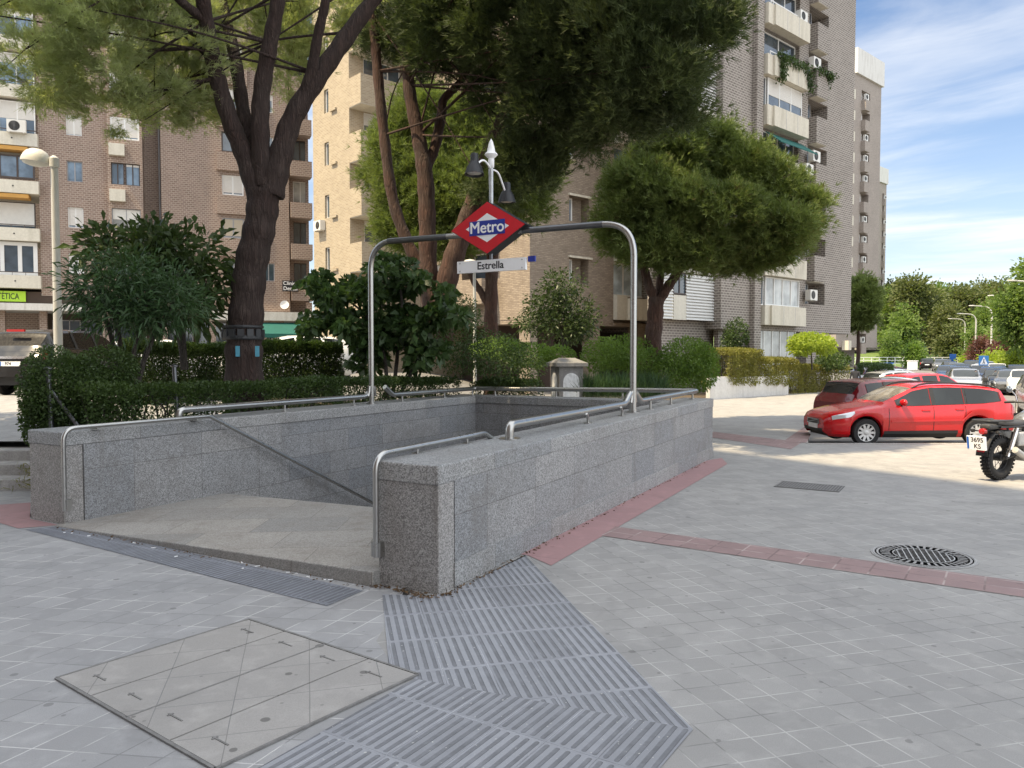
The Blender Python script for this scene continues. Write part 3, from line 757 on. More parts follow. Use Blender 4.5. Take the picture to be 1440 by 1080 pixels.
gr = thing('drain_cover', 'rectangular ribbed iron drain cover out on the shaded plaza', 'drain cover', (4.5, 11.6, 0))
Mg = Matrix.Translation((4.5, 11.56, 0)) @ Matrix.Rotation(R(-31), 4, 'Z')
b = MB(); b.box(-.46, .46, -.29, .29, .001, .006, Mg); b.build('base_plate', M['iron_dk'], gr); b = MB(); b.box(-.46, .46, -.29, -.265, .006, .011, Mg); b.box(-.46, .46, .265, .29, .006, .011, Mg); b.build('iron_frame', M['iron'], gr)
b = MB()
for k in range(22): x = -.44 + k * .042; b.box(x - .012, x + .012, -.26, .26, .006, .0115, Mg)
b.build('ribs', M['iron_lt'] if 0 else M['iron'], gr)
# ------------------------------------------------------------------ buildings
a2 = (math.sin(R(48)), math.cos(R(48))); b2 = (-math.cos(R(48)), math.sin(R(48)))
nA = (math.cos(R(48)), -math.sin(R(48)))     # outward of faces that run along a2
nB = (-math.sin(R(48)), -math.cos(R(48)))    # outward of faces that run along b2
def line_s(px, P, d):
    k = (px - 720) / F; return (k * P[1] - P[0]) / (d[0] - k * d[1])
def lp(P, d, s, n=(0, 0), o=0.0): return (P[0] + d[0] * s + n[0] * o, P[1] + d[1] * s + n[1] * o)
def zpx(py, Y): return H + (540 - 41.5 - py) / F * Y * (1 - .00003 * (500 - py))

def facade(mb, P, d, n, s0, s1, z0, z1, ops=(), back=True):
    ops = [o for o in ops if o[1] > o[0] and o[3] > o[2]]
    ss = sorted({s0, s1, *[min(max(o[0], s0), s1) for o in ops], *[min(max(o[1], s0), s1) for o in ops]})
    zs = sorted({z0, z1, *[min(max(o[2], z0), z1) for o in ops], *[min(max(o[3], z0), z1) for o in ops]})
    def p(s, z, o=0.0): return (P[0] + d[0] * s + n[0] * o, P[1] + d[1] * s + n[1] * o, z)
    flip = d[0] * (-n[1]) + d[1] * n[0] < 0
    def q(a, b, c, e): mb.quad(*((a, e, c, b) if flip else (a, b, c, e)))
    for i in range(len(ss) - 1):
        sm = (ss[i] + ss[i + 1]) / 2
        run = None
        for j in range(len(zs) - 1):
            zm = (zs[j] + zs[j + 1]) / 2
            if any(o[0] < sm < o[1] and o[2] < zm < o[3] for o in ops): continue
            q(p(ss[i], zs[j]), p(ss[i + 1], zs[j]), p(ss[i + 1], zs[j + 1]), p(ss[i], zs[j + 1]))
    for (a, b, c, e, dp) in ops:
        q(p(a, c), p(a, c, -dp), p(a, e, -dp), p(a, e)); q(p(b, c, -dp), p(b, c), p(b, e), p(b, e, -dp))
        q(p(a, c), p(b, c), p(b, c, -dp), p(a, c, -dp)); q(p(a, e, -dp), p(b, e, -dp), p(b, e), p(a, e))
        if back: q(p(a, c, -dp), p(b, c, -dp), p(b, e, -dp), p(a, e, -dp))

def window(par, P, d, n, s0, s1, z0, z1, o, fm='white', pm='win', mull=1, blind=0.0, bm='blind', fw=.06, bars=0):
    b = MB(); w = fw
    b.obox(P, d, n, s0, s1, o + .003, o + .07, z0, z0 + w); b.obox(P, d, n, s0, s1, o + .003, o + .07, z1 - w, z1)
    b.obox(P, d, n, s0, s0 + w, o + .003, o + .07, z0 + w, z1 - w); b.obox(P, d, n, s1 - w, s1, o + .003, o + .07, z0 + w, z1 - w)
    for k in range(mull):
        c = s0 + (s1 - s0) * (k + 1) / (mull + 1); b.obox(P, d, n, c - w * .5, c + w * .5, o + .003, o + .065, z0 + w, z1 - w)
    for k in range(bars):
        c = z0 + (z1 - z0) * (k + 1) / (bars + 1); b.obox(P, d, n, s0 + w, s1 - w, o + .003, o + .05, c - .02, c + .02)
    fr = b.build('window', M[fm], par)
    b = MB(); b.obox(P, d, n, s0 + w * .5, s1 - w * .5, o + .004, o + .03, z0 + w * .5, z1 - w * .5); b.build('pane', M[pm], fr)
    if blind > 0:
        b = MB(); zb = z1 - w - (z1 - z0 - 2 * w) * blind
        nsl = max(2, int((z1 - w - zb) / .09))
        for k in range(nsl):
            a_, c_ = zb + (z1 - w - zb) * k / nsl, zb + (z1 - w - zb) * (k + 1) / nsl
            b.obox(P, d, n, s0 + w, s1 - w, o + .005, o + .058, a_ + .008, c_); b.obox(P, d, n, s0 + w, s1 - w, o + .005, o + .050, a_, a_ + .008)
        b.build('roller_blind', M[bm], fr)
    return fr
def acunit(par, P, d, n, s, o, z, w=.8, h=.55, dp=.32):
    b = MB(); b.obox(P, d, n, s, s + w, o, o + dp, z, z + h); b.obox(P, d, n, s + .1, s + .14, o - .1, o + dp, z - .05, z); b.obox(P, d, n, s + w - .14, s + w - .1, o - .1, o + dp, z - .05, z)
    a = b.build('air_conditioner', M['acwhite'], par)
    c = Vector((*lp(P, d, s + w * .4, n, o + dp), z + h / 2)); b = MB()
    Mx = frame(c, (d[0], d[1], 0), (0, 0, 1)); sg = 1 if (Mx.to_3x3() @ Vector((0, 0, 1))).dot(Vector((n[0], n[1], 0))) > 0 else -1
    b.lathe([(.0, .004 * sg), (h * .40, .004 * sg)], Mx, 16); b.lathe([(h * .1, .012 * sg), (h * .1, .004 * sg), (0, .012 * sg)], Mx, 10)
    b.build('fan_grille', M['acgrille'], a, recalc=True)
    return a
def slab(par, name, m, *args):
    b = MB(); b.obox(*args); return b.build(name, M[m] if isinstance(m, str) else m, par)
g_b = 'brick apartment blocks round the plaza'

# ---- left block ----
LP, Ld = (-31.7, 47.5), (math.sin(R(67.2)), math.cos(R(67.2))); Ln = (Ld[1], -Ld[0])
L = thing('apartment_building', 'brown brick apartment block with cream balconies over the lime green shop sign', 'building', (*LP, 1.0), g_b)
sL = lambda px: line_s(px, LP, Ld)
zL = lambda k: 6.1 + 2.9 * k
NF = 9; ztop = zL(NF) + 1.0
s_b, s_w0, s_w1, s_y0, s_y1, s_r1 = sL(61), sL(100), sL(122), sL(158), sL(206), sL(231)
ops = []
for k in range(NF): ops.append((s_w0, s_w1, zL(k) + 1.05, zL(k) + 2.35, .18))
b = MB()
facade(b, LP, Ld, Ln, s_b, s_y0, 5.95, ztop, ops)
# recess, plain wall with windows, right end
ops2 = []
c0, c1, d0, d1, e0, e1 = sL(316), sL(346), sL(371), sL(388), sL(417), sL(438)
for k in range(NF):
    ops2 += [(c0, c1, zL(k) + .95, zL(k) + 2.3, .16), (d0, d1, zL(k) + 1.0, zL(k) + 2.25, .16)]
s_end = sL(439)
facade(b, LP, Ld, Ln, s_r1, sL(409), 5.0, ztop, ops2)
rec = lp(LP, Ld, 0, Ln, -1.6)
facade(b, rec, Ld, Ln, s_y1 - .2, s_r1 + .2, 5.0, ztop)
b.obox(LP, Ld, Ln, s_r1, s_r1 + .25, -1.6, -.002, 5.0, ztop)
# bay
BP = lp(LP, Ld, 0, Ln, .5)
opsb = [(s_y0 + .18, s_y1 - .15, zL(k) + .98, zL(k) + 2.38, .2) for k in range(NF)]
facade(b, BP, Ld, Ln, s_y0, s_y1, 6.0, ztop, opsb)
b.obox(LP, Ld, Ln, s_y0, s_y0 + .1, -.1, .498, 6.0, ztop); b.obox(LP, Ld, Ln, s_y1 - .1, s_y1, -1.62, .498, 6.0, ztop)
# right end of the block: recessed loggias
re_ = lp(LP, Ld, 0, Ln, -.9)
opse = [(e0, e1, zL(k) + .9, zL(k) + 2.45, .2) for k in range(NF)]
facade(b, re_, Ld, Ln, sL(408), s_end, 5.0, ztop, opse)
b.obox(LP, Ld, Ln, sL(409) - .2, sL(409), -.9, -.003, 5.0, ztop)
b.obox(LP, Ld, Ln, s_end - .2, s_end, -12, -.902, 1, ztop)
b.obox(LP, Ld, Ln, -9, s_end, -12.2, -12, 1, ztop)
b.obox(LP, Ld, Ln, -9, s_end, -12, -.95, ztop - .3, ztop - .02)
# dark ground floor set back
b2_ = MB(); b2_.obox(LP, Ld, Ln, -9, s_end, -3.2, -3.0, .8, 6.4); b2_.build('shopfront', M['brown_band'], L)
b.obox(LP, Ld, Ln, s_b, s_y1, -3.1, -.0, 5.95 - .25, 5.948)
for px in (3, 62, 150, 232, 300, 372, 436): b.obox(LP, Ld, Ln, sL(px) - .2, sL(px) + .2, -.45, -.05, .8, 5.7)
b.obox(LP, Ld, Ln, sL(232), s_end, -3.0, -.02, 4.99 - .2, 4.98)
b.obox(LP, Ld, Ln, sL(330), sL(400), -.3, -.01, 4.2, 4.985)
L_wall = b.build('wall', M['brick_L'], L)
b = MB()   # low brick fronts and dark shop windows at ground level
b.obox(LP, Ld, Ln, -9, sL(58), -2.99, -2.8, 3.6, 5.4)
b.build('brick_panel', M['brick_L'], L)
for i, px in enumerate((90, 130, 180, 250, 300, 345, 385, 415)):
    window(L, LP, Ld, Ln, sL(px) - 1.0, sL(px) + 1.0, 1.3, 4.3, -2.98, 'frame_gr', 'win', 1)
# cream balconies
for k in range(-0, NF):
    z = zL(k)
    bal = slab(L, 'balcony', 'cream', LP, Ld, Ln, -9, s_b + .05, -.9, .55, z, z + .78)
    slab(bal, 'balcony_slab', 'cream', LP, Ld, Ln, -9, s_b, -3.0, -.9, z, z + .2)
    bb = MB(); 
    for ss_ in np.linspace(s_b - 2.6, s_b - .1, 2): bb.lathe([(0, .0), (.05, .0)], frame(Vector((*lp(LP, Ld, ss_ - 1.2, Ln, .556), z + .42)), (Ld[0], Ld[1], 0), (0, 0, 1)), 10)
    bb.build('drain_hole', M['darkgrey'], bal)
    br_ = MB(); br_.obox(LP, Ld, Ln, -9, s_b, .40, .44, z + .95, z + 1.0)
    for ss_ in np.linspace(s_b - 3.6, s_b - .05, 6): br_.obox(LP, Ld, Ln, ss_ - .012, ss_ + .012, .405, .435, z + .78, z + .95)
    br_.build('railing', M['frame_dk'], bal)
    stl = [('white', 'win_sky', 3, .0), ('white', 'blind_b', 2, .0), ('frame_dk', 'win_sky', 2, 0), ('white', 'win_sky', 4, .5), ('white', 'win_sky', 3, .2)][k % 5]
    if k == 0: window(L, LP, Ld, Ln, s_b - 3.9, s_b - .15, z + .8, z + 2.85, .1, 'white', 'win', 3, 0, fw=.22)
    elif k == 1:
        window(L, LP, Ld, Ln, s_b - 3.9, s_b - .3, z + .8, z + 2.5, -.5, 'frame_dk', 'win', 0, .88, 'acwhite')
        slab(L, 'awning', 'orange_aw', LP, Ld, Ln, s_b - 3.6, s_b - .5, -.4, .5, z + 2.62, z + 2.86)
    elif k == 2:
        window(L, LP, Ld, Ln, s_b - 3.9, s_b - .2, z + .95, z + 2.4, .0, 'frame_dk', 'win_sky', 3, 0, fw=.1)
        slab(L, 'awning', 'orange_aw', LP, Ld, Ln, s_b - 3.6, s_b - .5, -.4, .5, z + 2.62, z + 2.86)
    else: window(L, LP, Ld, Ln, s_b - 3.9, s_b - .1, z + .8, z + 2.75, .1, 'white', 'win_sky', 3, .55 if k == 3 else .3)
    window(L, LP, Ld, Ln, -4, s_b - 4.0, z + .8, z + 2.75, -.1, 'white', 'win_sky', 4, .4)
acunit(L, LP, Ld, Ln, s_b - 1.5, .56, zL(3) + .72, 1.0, .75)
hp = MB()
# small windows, bay windows, right-hand windows
for k in range(NF):
    z = zL(k)
    bl = [.0, .92, 0, .97, .9, .3, .8, .9, .4][k]
    window(L, LP, Ld, Ln, s_w0, s_w1, z + 1.05, z + 2.35, -.17, 'white' if k != 2 else 'frame_gr', 'win_sky' if k else 'white', 1 if k else 0, bl)
    if k == 1: window(L, BP, Ld, Ln, s_y0 + .18, s_y1 - .15, z + .98, z + 2.38, -.19, 'frame_gr', 'win_curtain', 1, .5, 'acwhite')
    elif k == 2:
        m_ = s_y0 + .18 + (s_y1 - s_y0) * .38
        window(L, BP, Ld, Ln, s_y0 + .18, m_, z + .98, z + 2.38, -.19, 'frame_dk', 'win_sky', 1); window(L, BP, Ld, Ln, m_ + .06, s_y1 - .15, z + .98, z + 2.38, -.19, 'frame_dk', 'win_sky', 1, .1)
    else: window(L, BP, Ld, Ln, s_y0 + .18, s_y1 - .15, z + .98, z + 2.38, -.12, 'white', 'win_sky', 1, .94 if k == 3 else .6, fw=.1)
    if k in (2, 3): slab(L, 'planter_box', 'cream', BP, Ld, Ln, s_y0 + .1, s_y0 + 1.0, .0, .35, z - .12, z + .62)
    fmx, pmx, bx, bmx = [('frame_gr', 'win', 0, 'blind'), ('frame_gr', 'win', .95, 'blind_b'), ('white', 'win', .92, 'blind'), ('frame_dk', 'win', 0, 'blind'), ('white', 'win', .5, 'blind'), ('white', 'win', .7, 'blind')][k % 6]
    window(L, LP, Ld, Ln, c0, c1, z + .95, z + 2.3, -.15, fmx, pmx, 1, bx, bmx, fw=.09)
    slab(L, 'brick_sill_band', 'brick_L', LP, Ld, Ln, c0 - .35, c1 + .3, .0, .22, z - .35, z + .9)
    window(L, LP, Ld, Ln, d0, d1, z + 1.0, z + 2.25, -.15, 'white' if k else 'frame_gr', 'win', 1, [.0, .0, .0, .0, .3, .6, .2, .5, .1][k])
    window(L, re_, Ld, Ln, e0, e1, z + .9, z + 2.45, -.19, 'white' if k == 2 else 'frame_dk', 'win_curtain' if k == 2 else 'win', 1, 0)
    slab(L, 'brick_parapet', 'brick_L', LP, Ld, Ln, sL(411), s_end + .1, -.88, .15, z - .3, z + .78)
b = MB(); b.tube([Vector((*lp(LP, Ld, sL(228), Ln, -1.45), 5)), Vector((*lp(LP, Ld, sL(228), Ln, -1.45), ztop))], .07, 8); b.build('drainpipe', M['frame_gr'], L)
slab(L, 'canopy', 'whitewall', LP, Ld, Ln, -9, sL(126), -3, .9, 4.72, 5.15)
slab(L, 'fascia', 'brown_band', LP, Ld, Ln, -9, sL(158), -.4, -.02, 5.15, 5.92)
slab(L, 'canopy', 'whitewall', LP, Ld, Ln, sL(300), s_end + .3, -3, .5, 4.35, 4.95)
aw = MB(); q0, q1 = sL(368), sL(432)
def lpz(s, o, z): return (*lp(LP, Ld, s, Ln, o), z)
aw.hexa([lpz(q0, .3, 4.15), lpz(q1, .3, 4.15), lpz(q1, 1.5, 3.35), lpz(q0, 1.5, 3.35), lpz(q0, .3, 4.22), lpz(q1, .3, 4.22), lpz(q1, 1.5, 3.42), lpz(q0, 1.5, 3.42)])
aw.hexa([lpz(q0, 1.49, 3.15), lpz(q1, 1.49, 3.15), lpz(q1, 1.52, 3.15), lpz(q0, 1.52, 3.15), lpz(q0, 1.49, 3.42), lpz(q1, 1.49, 3.42), lpz(q1, 1.52, 3.42), lpz(q0, 1.52, 3.42)])
tag(aw.build('shop_awning', M['green_aw'], None, recalc=True), 'teal green sloping awning on the far shop behind the big pine trunk', 'awning')
ls = thing('shop_sign', 'lime green beauty shop sign with dark handwritten letters under a cream balcony', 'sign', lpz(sL(20), .1, 5.3))
slab(ls, 'panel', 'limesign', LP, Ld, Ln, sL(-50), sL(39), .0, .12, 5.28, 5.92)
text('ESTÉTICA', frame(lpz(sL(10.5), .128, 5.585), (Ld[0], Ld[1], 0), Zz), .52, M['signblack'], ls, .012, .002, sx=.66)
ds = thing('dental_sign', 'small black dental clinic sign with white letters on the brown wall', 'sign', lpz(sL(408), .02, 6.5))
slab(ds, 'panel', 'signblack', LP, Ld, Ln, sL(398), sL(420), .2, .27, zpx(409, 53.5), zpx(394, 53.5))
text('Clínica\nDental', frame(lpz(sL(409), .275, zpx(401.5, 53.5)), (Ld[0], Ld[1], 0), Zz), .36, M['signwhite'], ds, .01, .002)
dish = thing('satellite_dish', 'round white satellite dish on the brown wall above the teal awning', 'satellite dish', lpz(sL(400), .0, zpx(428, 53)))
dc_ = Vector(lpz(sL(400), .35, zpx(428, 53)))
b = MB(); b.lathe([(0, .0), (.12, .005), (.22, .03), (.30, .07), (.30, .08), (.2, .04), (0, .012)], frame(dc_, (Ld[0], Ld[1], 0), (0, .25, 1)), 20); b.build('reflector', M['signwhite'], dish, 60, True)
b = MB(); b.tube([dc_, dc_ - Vector((Ln[0], Ln[1], 0)) * .34 - Zz * .15], .02, 6); b.tube([dc_ - Zz * .25, dc_ + Vector((Ln[0], Ln[1], 0)) * .3 - Zz * .1], .015, 6); b.build('mount_arm', M['galv'], dish)

# ---- cream block C ----
CK = (-7.97, 41.0)
C_ = thing('apartment_building', 'sunlit cream brick block with stacked corner balconies right of the brown block', 'building', (*CK, 0), g_b)
zC = lambda k: 9.4 + 2.94 * k
b = MB(); opc = []
for k in range(-2, 6): opc.append((3.45, 3.95, zC(k) + .3, zC(k) + 1.6, .2))
facade(b, CK, b2, nB, 1.2, 5.3, .5, 28, opc)
b.obox(CK, b2, nB, 5.1, 5.3, -9, -.003, .5, 28)
rc = lp(CK, a2, 0, nA, -1.2)
facade(b, rc, a2, nA, .0, 3.6, .5, 28, [(.9, 3.3, zC(k) - 1.38, zC(k) - .05, .15) for k in range(-1, 7)])
opc2 = [(5.0, 6.4, zC(k) - 1.4, zC(k), .3) for k in range(-1, 7)] + [(7.6, 9.2, zC(k) - 1.4, zC(k), .3) for k in range(-1, 7)]
facade(b, CK, a2, nA, 3.6, 12, .5, 28, opc2)
b.obox(CK, a2, nA, 3.6, 3.8, -1.3, -.004, .5, 28)
b.obox(CK, a2, nA, -.0, 12, -9, -1.3, 27.6, 27.9)
b.build('wall', M['brick_C'], C_)
for k in range(-2, 6):
    bal = slab(C_, 'balcony', 'brick_C', CK, a2, nA, .0, 3.6, -1.196, .0, zC(k), zC(k) + 1.54)
    slab(bal, 'soffit', 'cream', CK, a2, nA, .02, 3.58, -1.19, -.01, zC(k) - .03, zC(k) - .004)
    slab(C_, 'drip_ledge', 'brick_C', CK, b2, nB, 2.5, 3.1, .0, .12, zC(k) + .2, zC(k) + .32)
    window(C_, CK, b2, nB, 3.45, 3.95, zC(k) + .3, zC(k) + 1.6, -.19, 'white', 'win', 0, .0)
for k in range(-1, 6):
    window(C_, rc, a2, nA, .9, 3.3, zC(k) - 1.38, zC(k) - .05, -.14, 'white', 'win', 2, [0, .2, 0, .5, 0, .3, 0][k + 1])
    window(C_, CK, a2, nA, 5.0, 6.4, zC(k) - 1.4, zC(k), -.28, 'white', 'win', 1, .4)
    window(C_, CK, a2, nA, 7.6, 9.2, zC(k) - 1.4, zC(k), -.28, 'white', 'win', 1, 0)
acunit(C_, rc, a2, nA, 1.6, .05, zC(0) - 1.0); acunit(C_, CK, b2, nB, 3.9, .02, zC(0) - .35)
# ---- tan block D ----
DK = (.85, 36.8)
D_ = thing('apartment_building', 'tan brick block with narrow white windows seen behind the metro sign', 'building', (*DK, 0), g_b)
sD = lambda px: line_s(px, DK, a2)
zD = lambda k: 5.6 + 3.08 * k
n0, n1, w0 = sD(800), sD(827), sD(862)
opd = [(n0, n1, zD(k), zD(k) + 1.25, .55) for k in range(8)]
b = MB(); facade(b, DK, a2, nA, 0, w0, 3.7, 30, opd)
sDb = lambda px: line_s(px, DK, b2)
t0_, t1_ = sDb(697), sDb(650)
opd2 = [(t0_, t1_, zD(k) + .1, zD(k) + 1.7, .9) for k in range(8)] + [(7.0, 8.4, zD(k), zD(k) + 1.3, .3) for k in range(8)]
facade(b, DK, b2, nB, 0, 9.3, 3.7, 30, opd2)
DB = lp(DK, a2, 0, nA, -.35)
opd3 = [(w0 + .1, sD(920), zD(k) - .45, zD(k) + 1.35, .2) for k in range(8)]
facade(b, DB, a2, nA, w0, sD(945), 3.7, 30, opd3)
b.obox(DK, a2, nA, w0 - .15, w0, -.36, -.004, 3.7, 30)
b.obox(DK, a2, nA, .02, sD(945), -9, -.02, 3.5, 3.698); b.obox(DK, a2, nA, .1, sD(945), -9, -.4, 29.5, 29.9)
b.build('wall', M['brick_D'], D_)
b = MB(); b.obox(DK, a2, nA, 1.0, sD(960), -3.6, -3.4, 0, 3.6); b.obox(DK, b2, nB, 1.5, 9.2, -3.2, -3.0, 0, 3.6); b.build('ground_floor_wall', M['brown_band'], D_)
for s_, w_ in ((sD(838) - .2, .55), (sD(898), .6), (.05, .5)):
    b = MB(); b.obox(DK, a2, nA, s_, s_ + w_, -.8, -.05, 0, 3.5); b.build('pillar', M['brick_D'], D_)
b = MB(); b.obox(DK, a2, nA, sD(805), sD(838), -1.6, -1.4, 0, 2.1); b.build('low_wall', M['brick_D'], D_)
for k in range(8):
    window(D_, DK, a2, nA, n0, n0 + (n1 - n0) * .48, zD(k), zD(k) + 1.25, -.53, 'white', 'win_curtain' if k == 0 else 'win_sky', 0, .0, fw=.09)
    slab(D_, 'concrete_lintel', 'concrete', DK, a2, nA, n0 - .1, n1 + .2, -.1, .12, zD(k) + 1.25, zD(k) + 1.35)
    window(D_, lp(DK, b2, 0, nB, -.85), b2, nB, t0_ + .05, t1_ - .05, zD(k) + .1, zD(k) + 1.7, -.03, 'white', 'win', 1, .3 * (k % 2))
    slab(D_, 'balcony', 'brick_D', DK, b2, nB, t0_ - .1, t1_ + .2, -.02, 1.0, zD(k) - 1.1, zD(k) + .15)
    window(D_, DK, b2, nB, 7.0, 8.4, zD(k), zD(k) + 1.3, -.28, 'white', 'win', 1, .5)
    window(D_, DB, a2, nA, w0 + .1, sD(920), zD(k) - .45, zD(k) + 1.35, -.1, 'white', 'win_pale' if k == 0 else 'win_sky', 2, .0, fw=.1)
    bal = slab(D_, 'balcony', 'concrete', DK, a2, nA, w0 + .02, sD(877), -.34, .25, zD(k) - 1.75, zD(k) - .45)
    slab(D_, 'balcony', 'concrete', DK, a2, nA, sD(877), sD(924), -.34, .5, zD(k) - 1.75, zD(k) - .6)

# ---- tower E ----
EP = (15.3, 43.5)
T_ = thing('apartment_building', 'tall grey brown brick tower with a stack of concrete balconies', 'building', (*EP, 0), g_b)
sE = lambda px: line_s(px, EP, a2)
zE = lambda k: 3.6 + 2.66 * k
e0, e1, eb0, eb1, en0, en1 = sE(1013), sE(1195), sE(1063), sE(1118), sE(1131), sE(1158)
eop = []
for k in range(0, 13): eop.append((eb0 + .1, eb1, zE(k) + 1.08, zE(k + 1) - .02, .5))
for k in range(1, 13): eop.append((en0, en1, zE(k) - 1.28, zE(k), 1.0))
b = MB(); facade(b, EP, a2, nA, e0, e1, 3.55, 45, eop)
b.obox(EP, a2, nA, e0, e0 + .2, -10, -.004, 3.55, 45); b.obox(EP, a2, nA, e1 - .2, e1, -10, -.004, 3.55, 45)
b.obox(EP, a2, nA, e0, e1, -10, -.005, 3.3, 3.545); b.obox(EP, a2, nA, e0, e1, -10, -.3, 44.5, 44.9)
b.obox(EP, a2, nA, sE(1053), sE(1062), .002, .3, 0, 45)
b.obox(EP, a2, nA, e0 + .3, sE(1163), -.6, -.35, 0, 3.35)
b.obox(EP, a2, nA, sE(1128), sE(1150), -.34, .25, 0, 3.3)
b.build('wall', M['brick_E'], T_)
for k in range(0, 13):
    z = zE(k)
    o1 = .6
    b = MB(); b.obox(EP, a2, nA, eb0 + .02, eb0 + .55, .002, o1 - .12, z, z + 1.06); b.obox(EP, a2, nA, eb0 + .55, eb1 + .05, .002, o1, z, z + 1.06)
    bal = b.build('balcony', M['concrete'], T_)
    b = MB()
    for s_ in np.linspace(eb0 + .55, eb1 + .05, 4)[1:-1]: b.obox(EP, a2, nA, s_ - .012, s_ + .012, o1, o1 + .004, z + .02, z + 1.04)
    b.build('panel_joint', M['frame_gr'], bal)
    st_ = {6: ('white', 'win', 2, .0), 5: ('white', 'win', 1, .0), 4: ('white', 'win', 2, .58), 3: ('white', 'win', 3, 0), 7: ('white', 'win', 2, 0), 1: ('white', 'win', 3, 0), 0: ('white', 'win_curtain', 3, 0)}.get(k, ('white', 'win', 2, .3))
    of = -.3 if k in (7, 6, 5, 3) else .15
    window(T_, EP, a2, nA, eb0 + .5, eb1 - .05, z + 1.08, zE(k + 1) - .03, of, *st_[:3], st_[3], 'blind', .07, 1 if k in (1, 4) else 0)
    window(T_, EP, a2, nA, eb0 + .1, eb0 + .48, z + 1.08, zE(k + 1) - .03, of - .1, 'white' if k in (0, 1, 4) else 'frame_dk', 'win', 0, 0)
    if k in (5, 6, 7):
        b = MB(); b.obox(EP, a2, nA, eb0 + .5, eb1 - .1, .3, .34, z + 1.3, z + 1.35); b.obox(EP, a2, nA, eb0 + .5, eb0 + .54, .3, .34, z + 1.06, z + 1.3); b.obox(EP, a2, nA, eb1 - .14, eb1 - .1, .3, .34, z + 1.06, z + 1.3); b.build('railing', M['white'], bal)
for k in range(1, 13):
    z = zE(k)
    window(T_, EP, a2, nA, en0 + .12, en0 + (en1 - en0) * .5, z - 1.28, z - .02, -.55, 'frame_gr' if k % 2 else 'white', 'win', 1 if k % 2 else 0, .0)
    bx = slab(T_, 'brick_planter', 'brick_E', EP, a2, nA, en0 - .02, en0 + (en1 - en0) * .55, .002, .55, z, z + 1.5)
    slab(bx, 'soffit', 'concrete', EP, a2, nA, en0 + .02, en0 + (en1 - en0) * .52, .02, .53, z - .03, z - .004)
for k, o in ((6, .2), (4, .25), (1, .2)): acunit(T_, EP, a2, nA, en0 - .4, o, zE(k) - 1.1, .85, .6)
acunit(T_, EP, a2, nA, eb1 - .9, .2, zE(6) + 1.1); acunit(T_, EP, a2, nA, eb1 - .8, .62, zE(3) + .55)
b = MB(); q0, q1 = eb0 + .5, eb1 + .35
def epz(s, o, z): return (*lp(EP, a2, s, nA, o), z)
b.hexa([epz(q0, .1, zE(4) - .25), epz(q1, .1, zE(4) - .25), epz(q1, 1.0, zE(4) - .95), epz(q0, 1.0, zE(4) - .95), epz(q0, .1, zE(4) - .2), epz(q1, .1, zE(4) - .2), epz(q1, 1.0, zE(4) - .9), epz(q0, 1.0, zE(4) - .9)])
b.build('awning', M['green_aw'], T_, recalc=True)
# white louvred screens between the tower and the tan block
SP = lp(EP, a2, 0, nA, -.45)
for (p0, p1) in ((938, 956), (976, 1013)):
    s0, s1 = sE(p0) - .1, sE(p1)
    for k in range(15 * 11):
        if k % 15 == 0: b = MB()
        z = zE(k // 15) + .12 + (k % 15) * .15
        q_ = [lp(SP, a2, s0, nA, .0), lp(SP, a2, s1, nA, .0)]
        i0, i1 = lp(SP, a2, s0, nA, -.05), lp(SP, a2, s1, nA, -.05)
        f0, f1 = lp(SP, a2, s0, nA, .05), lp(SP, a2, s1, nA, .05)
        b.hexa([(*f0, z), (*f1, z), (*i1, z + .05), (*i0, z + .05), (*f0, z + .03), (*f1, z + .03), (*i1, z + .16), (*i0, z + .16)])
        if k % 15 == 14: b.build('louvre_screen', M['slat'], T_, recalc=True)
b = MB()
for k in range(0, 11):
    z = zE(k) + .1; b.obox(SP, a2, nA, sE(935), e0, -.1, .08, z + 2.32, z + 2.6); b.obox(SP, a2, nA, sE(957), sE(975), -.06, .02, z, z + 1.2)
b.build('spandrel', M['cream'], T_)
for k in range(0, 10): window(T_, SP, a2, nA, sE(957), sE(975), zE(k) + 1.35, zE(k) + 2.4, -.08, 'frame_dk', 'win', 1, 0)
b = MB(); b.obox(SP, a2, nA, sE(935), e0 + .8, -.6, -.5, 0, 33); b.build('backing_wall', M['brick_E'], T_)
window(T_, EP, a2, nA, eb0 - .02, eb1 + .1, 1.4, 3.5, -.1, 'white', 'win_curtain', 4, 0, fw=.09)
slab(T_, 'base_panel', 'whitewall', EP, a2, nA, eb0 - .05, eb1 + .1, -.34, .1, .0, 1.4)

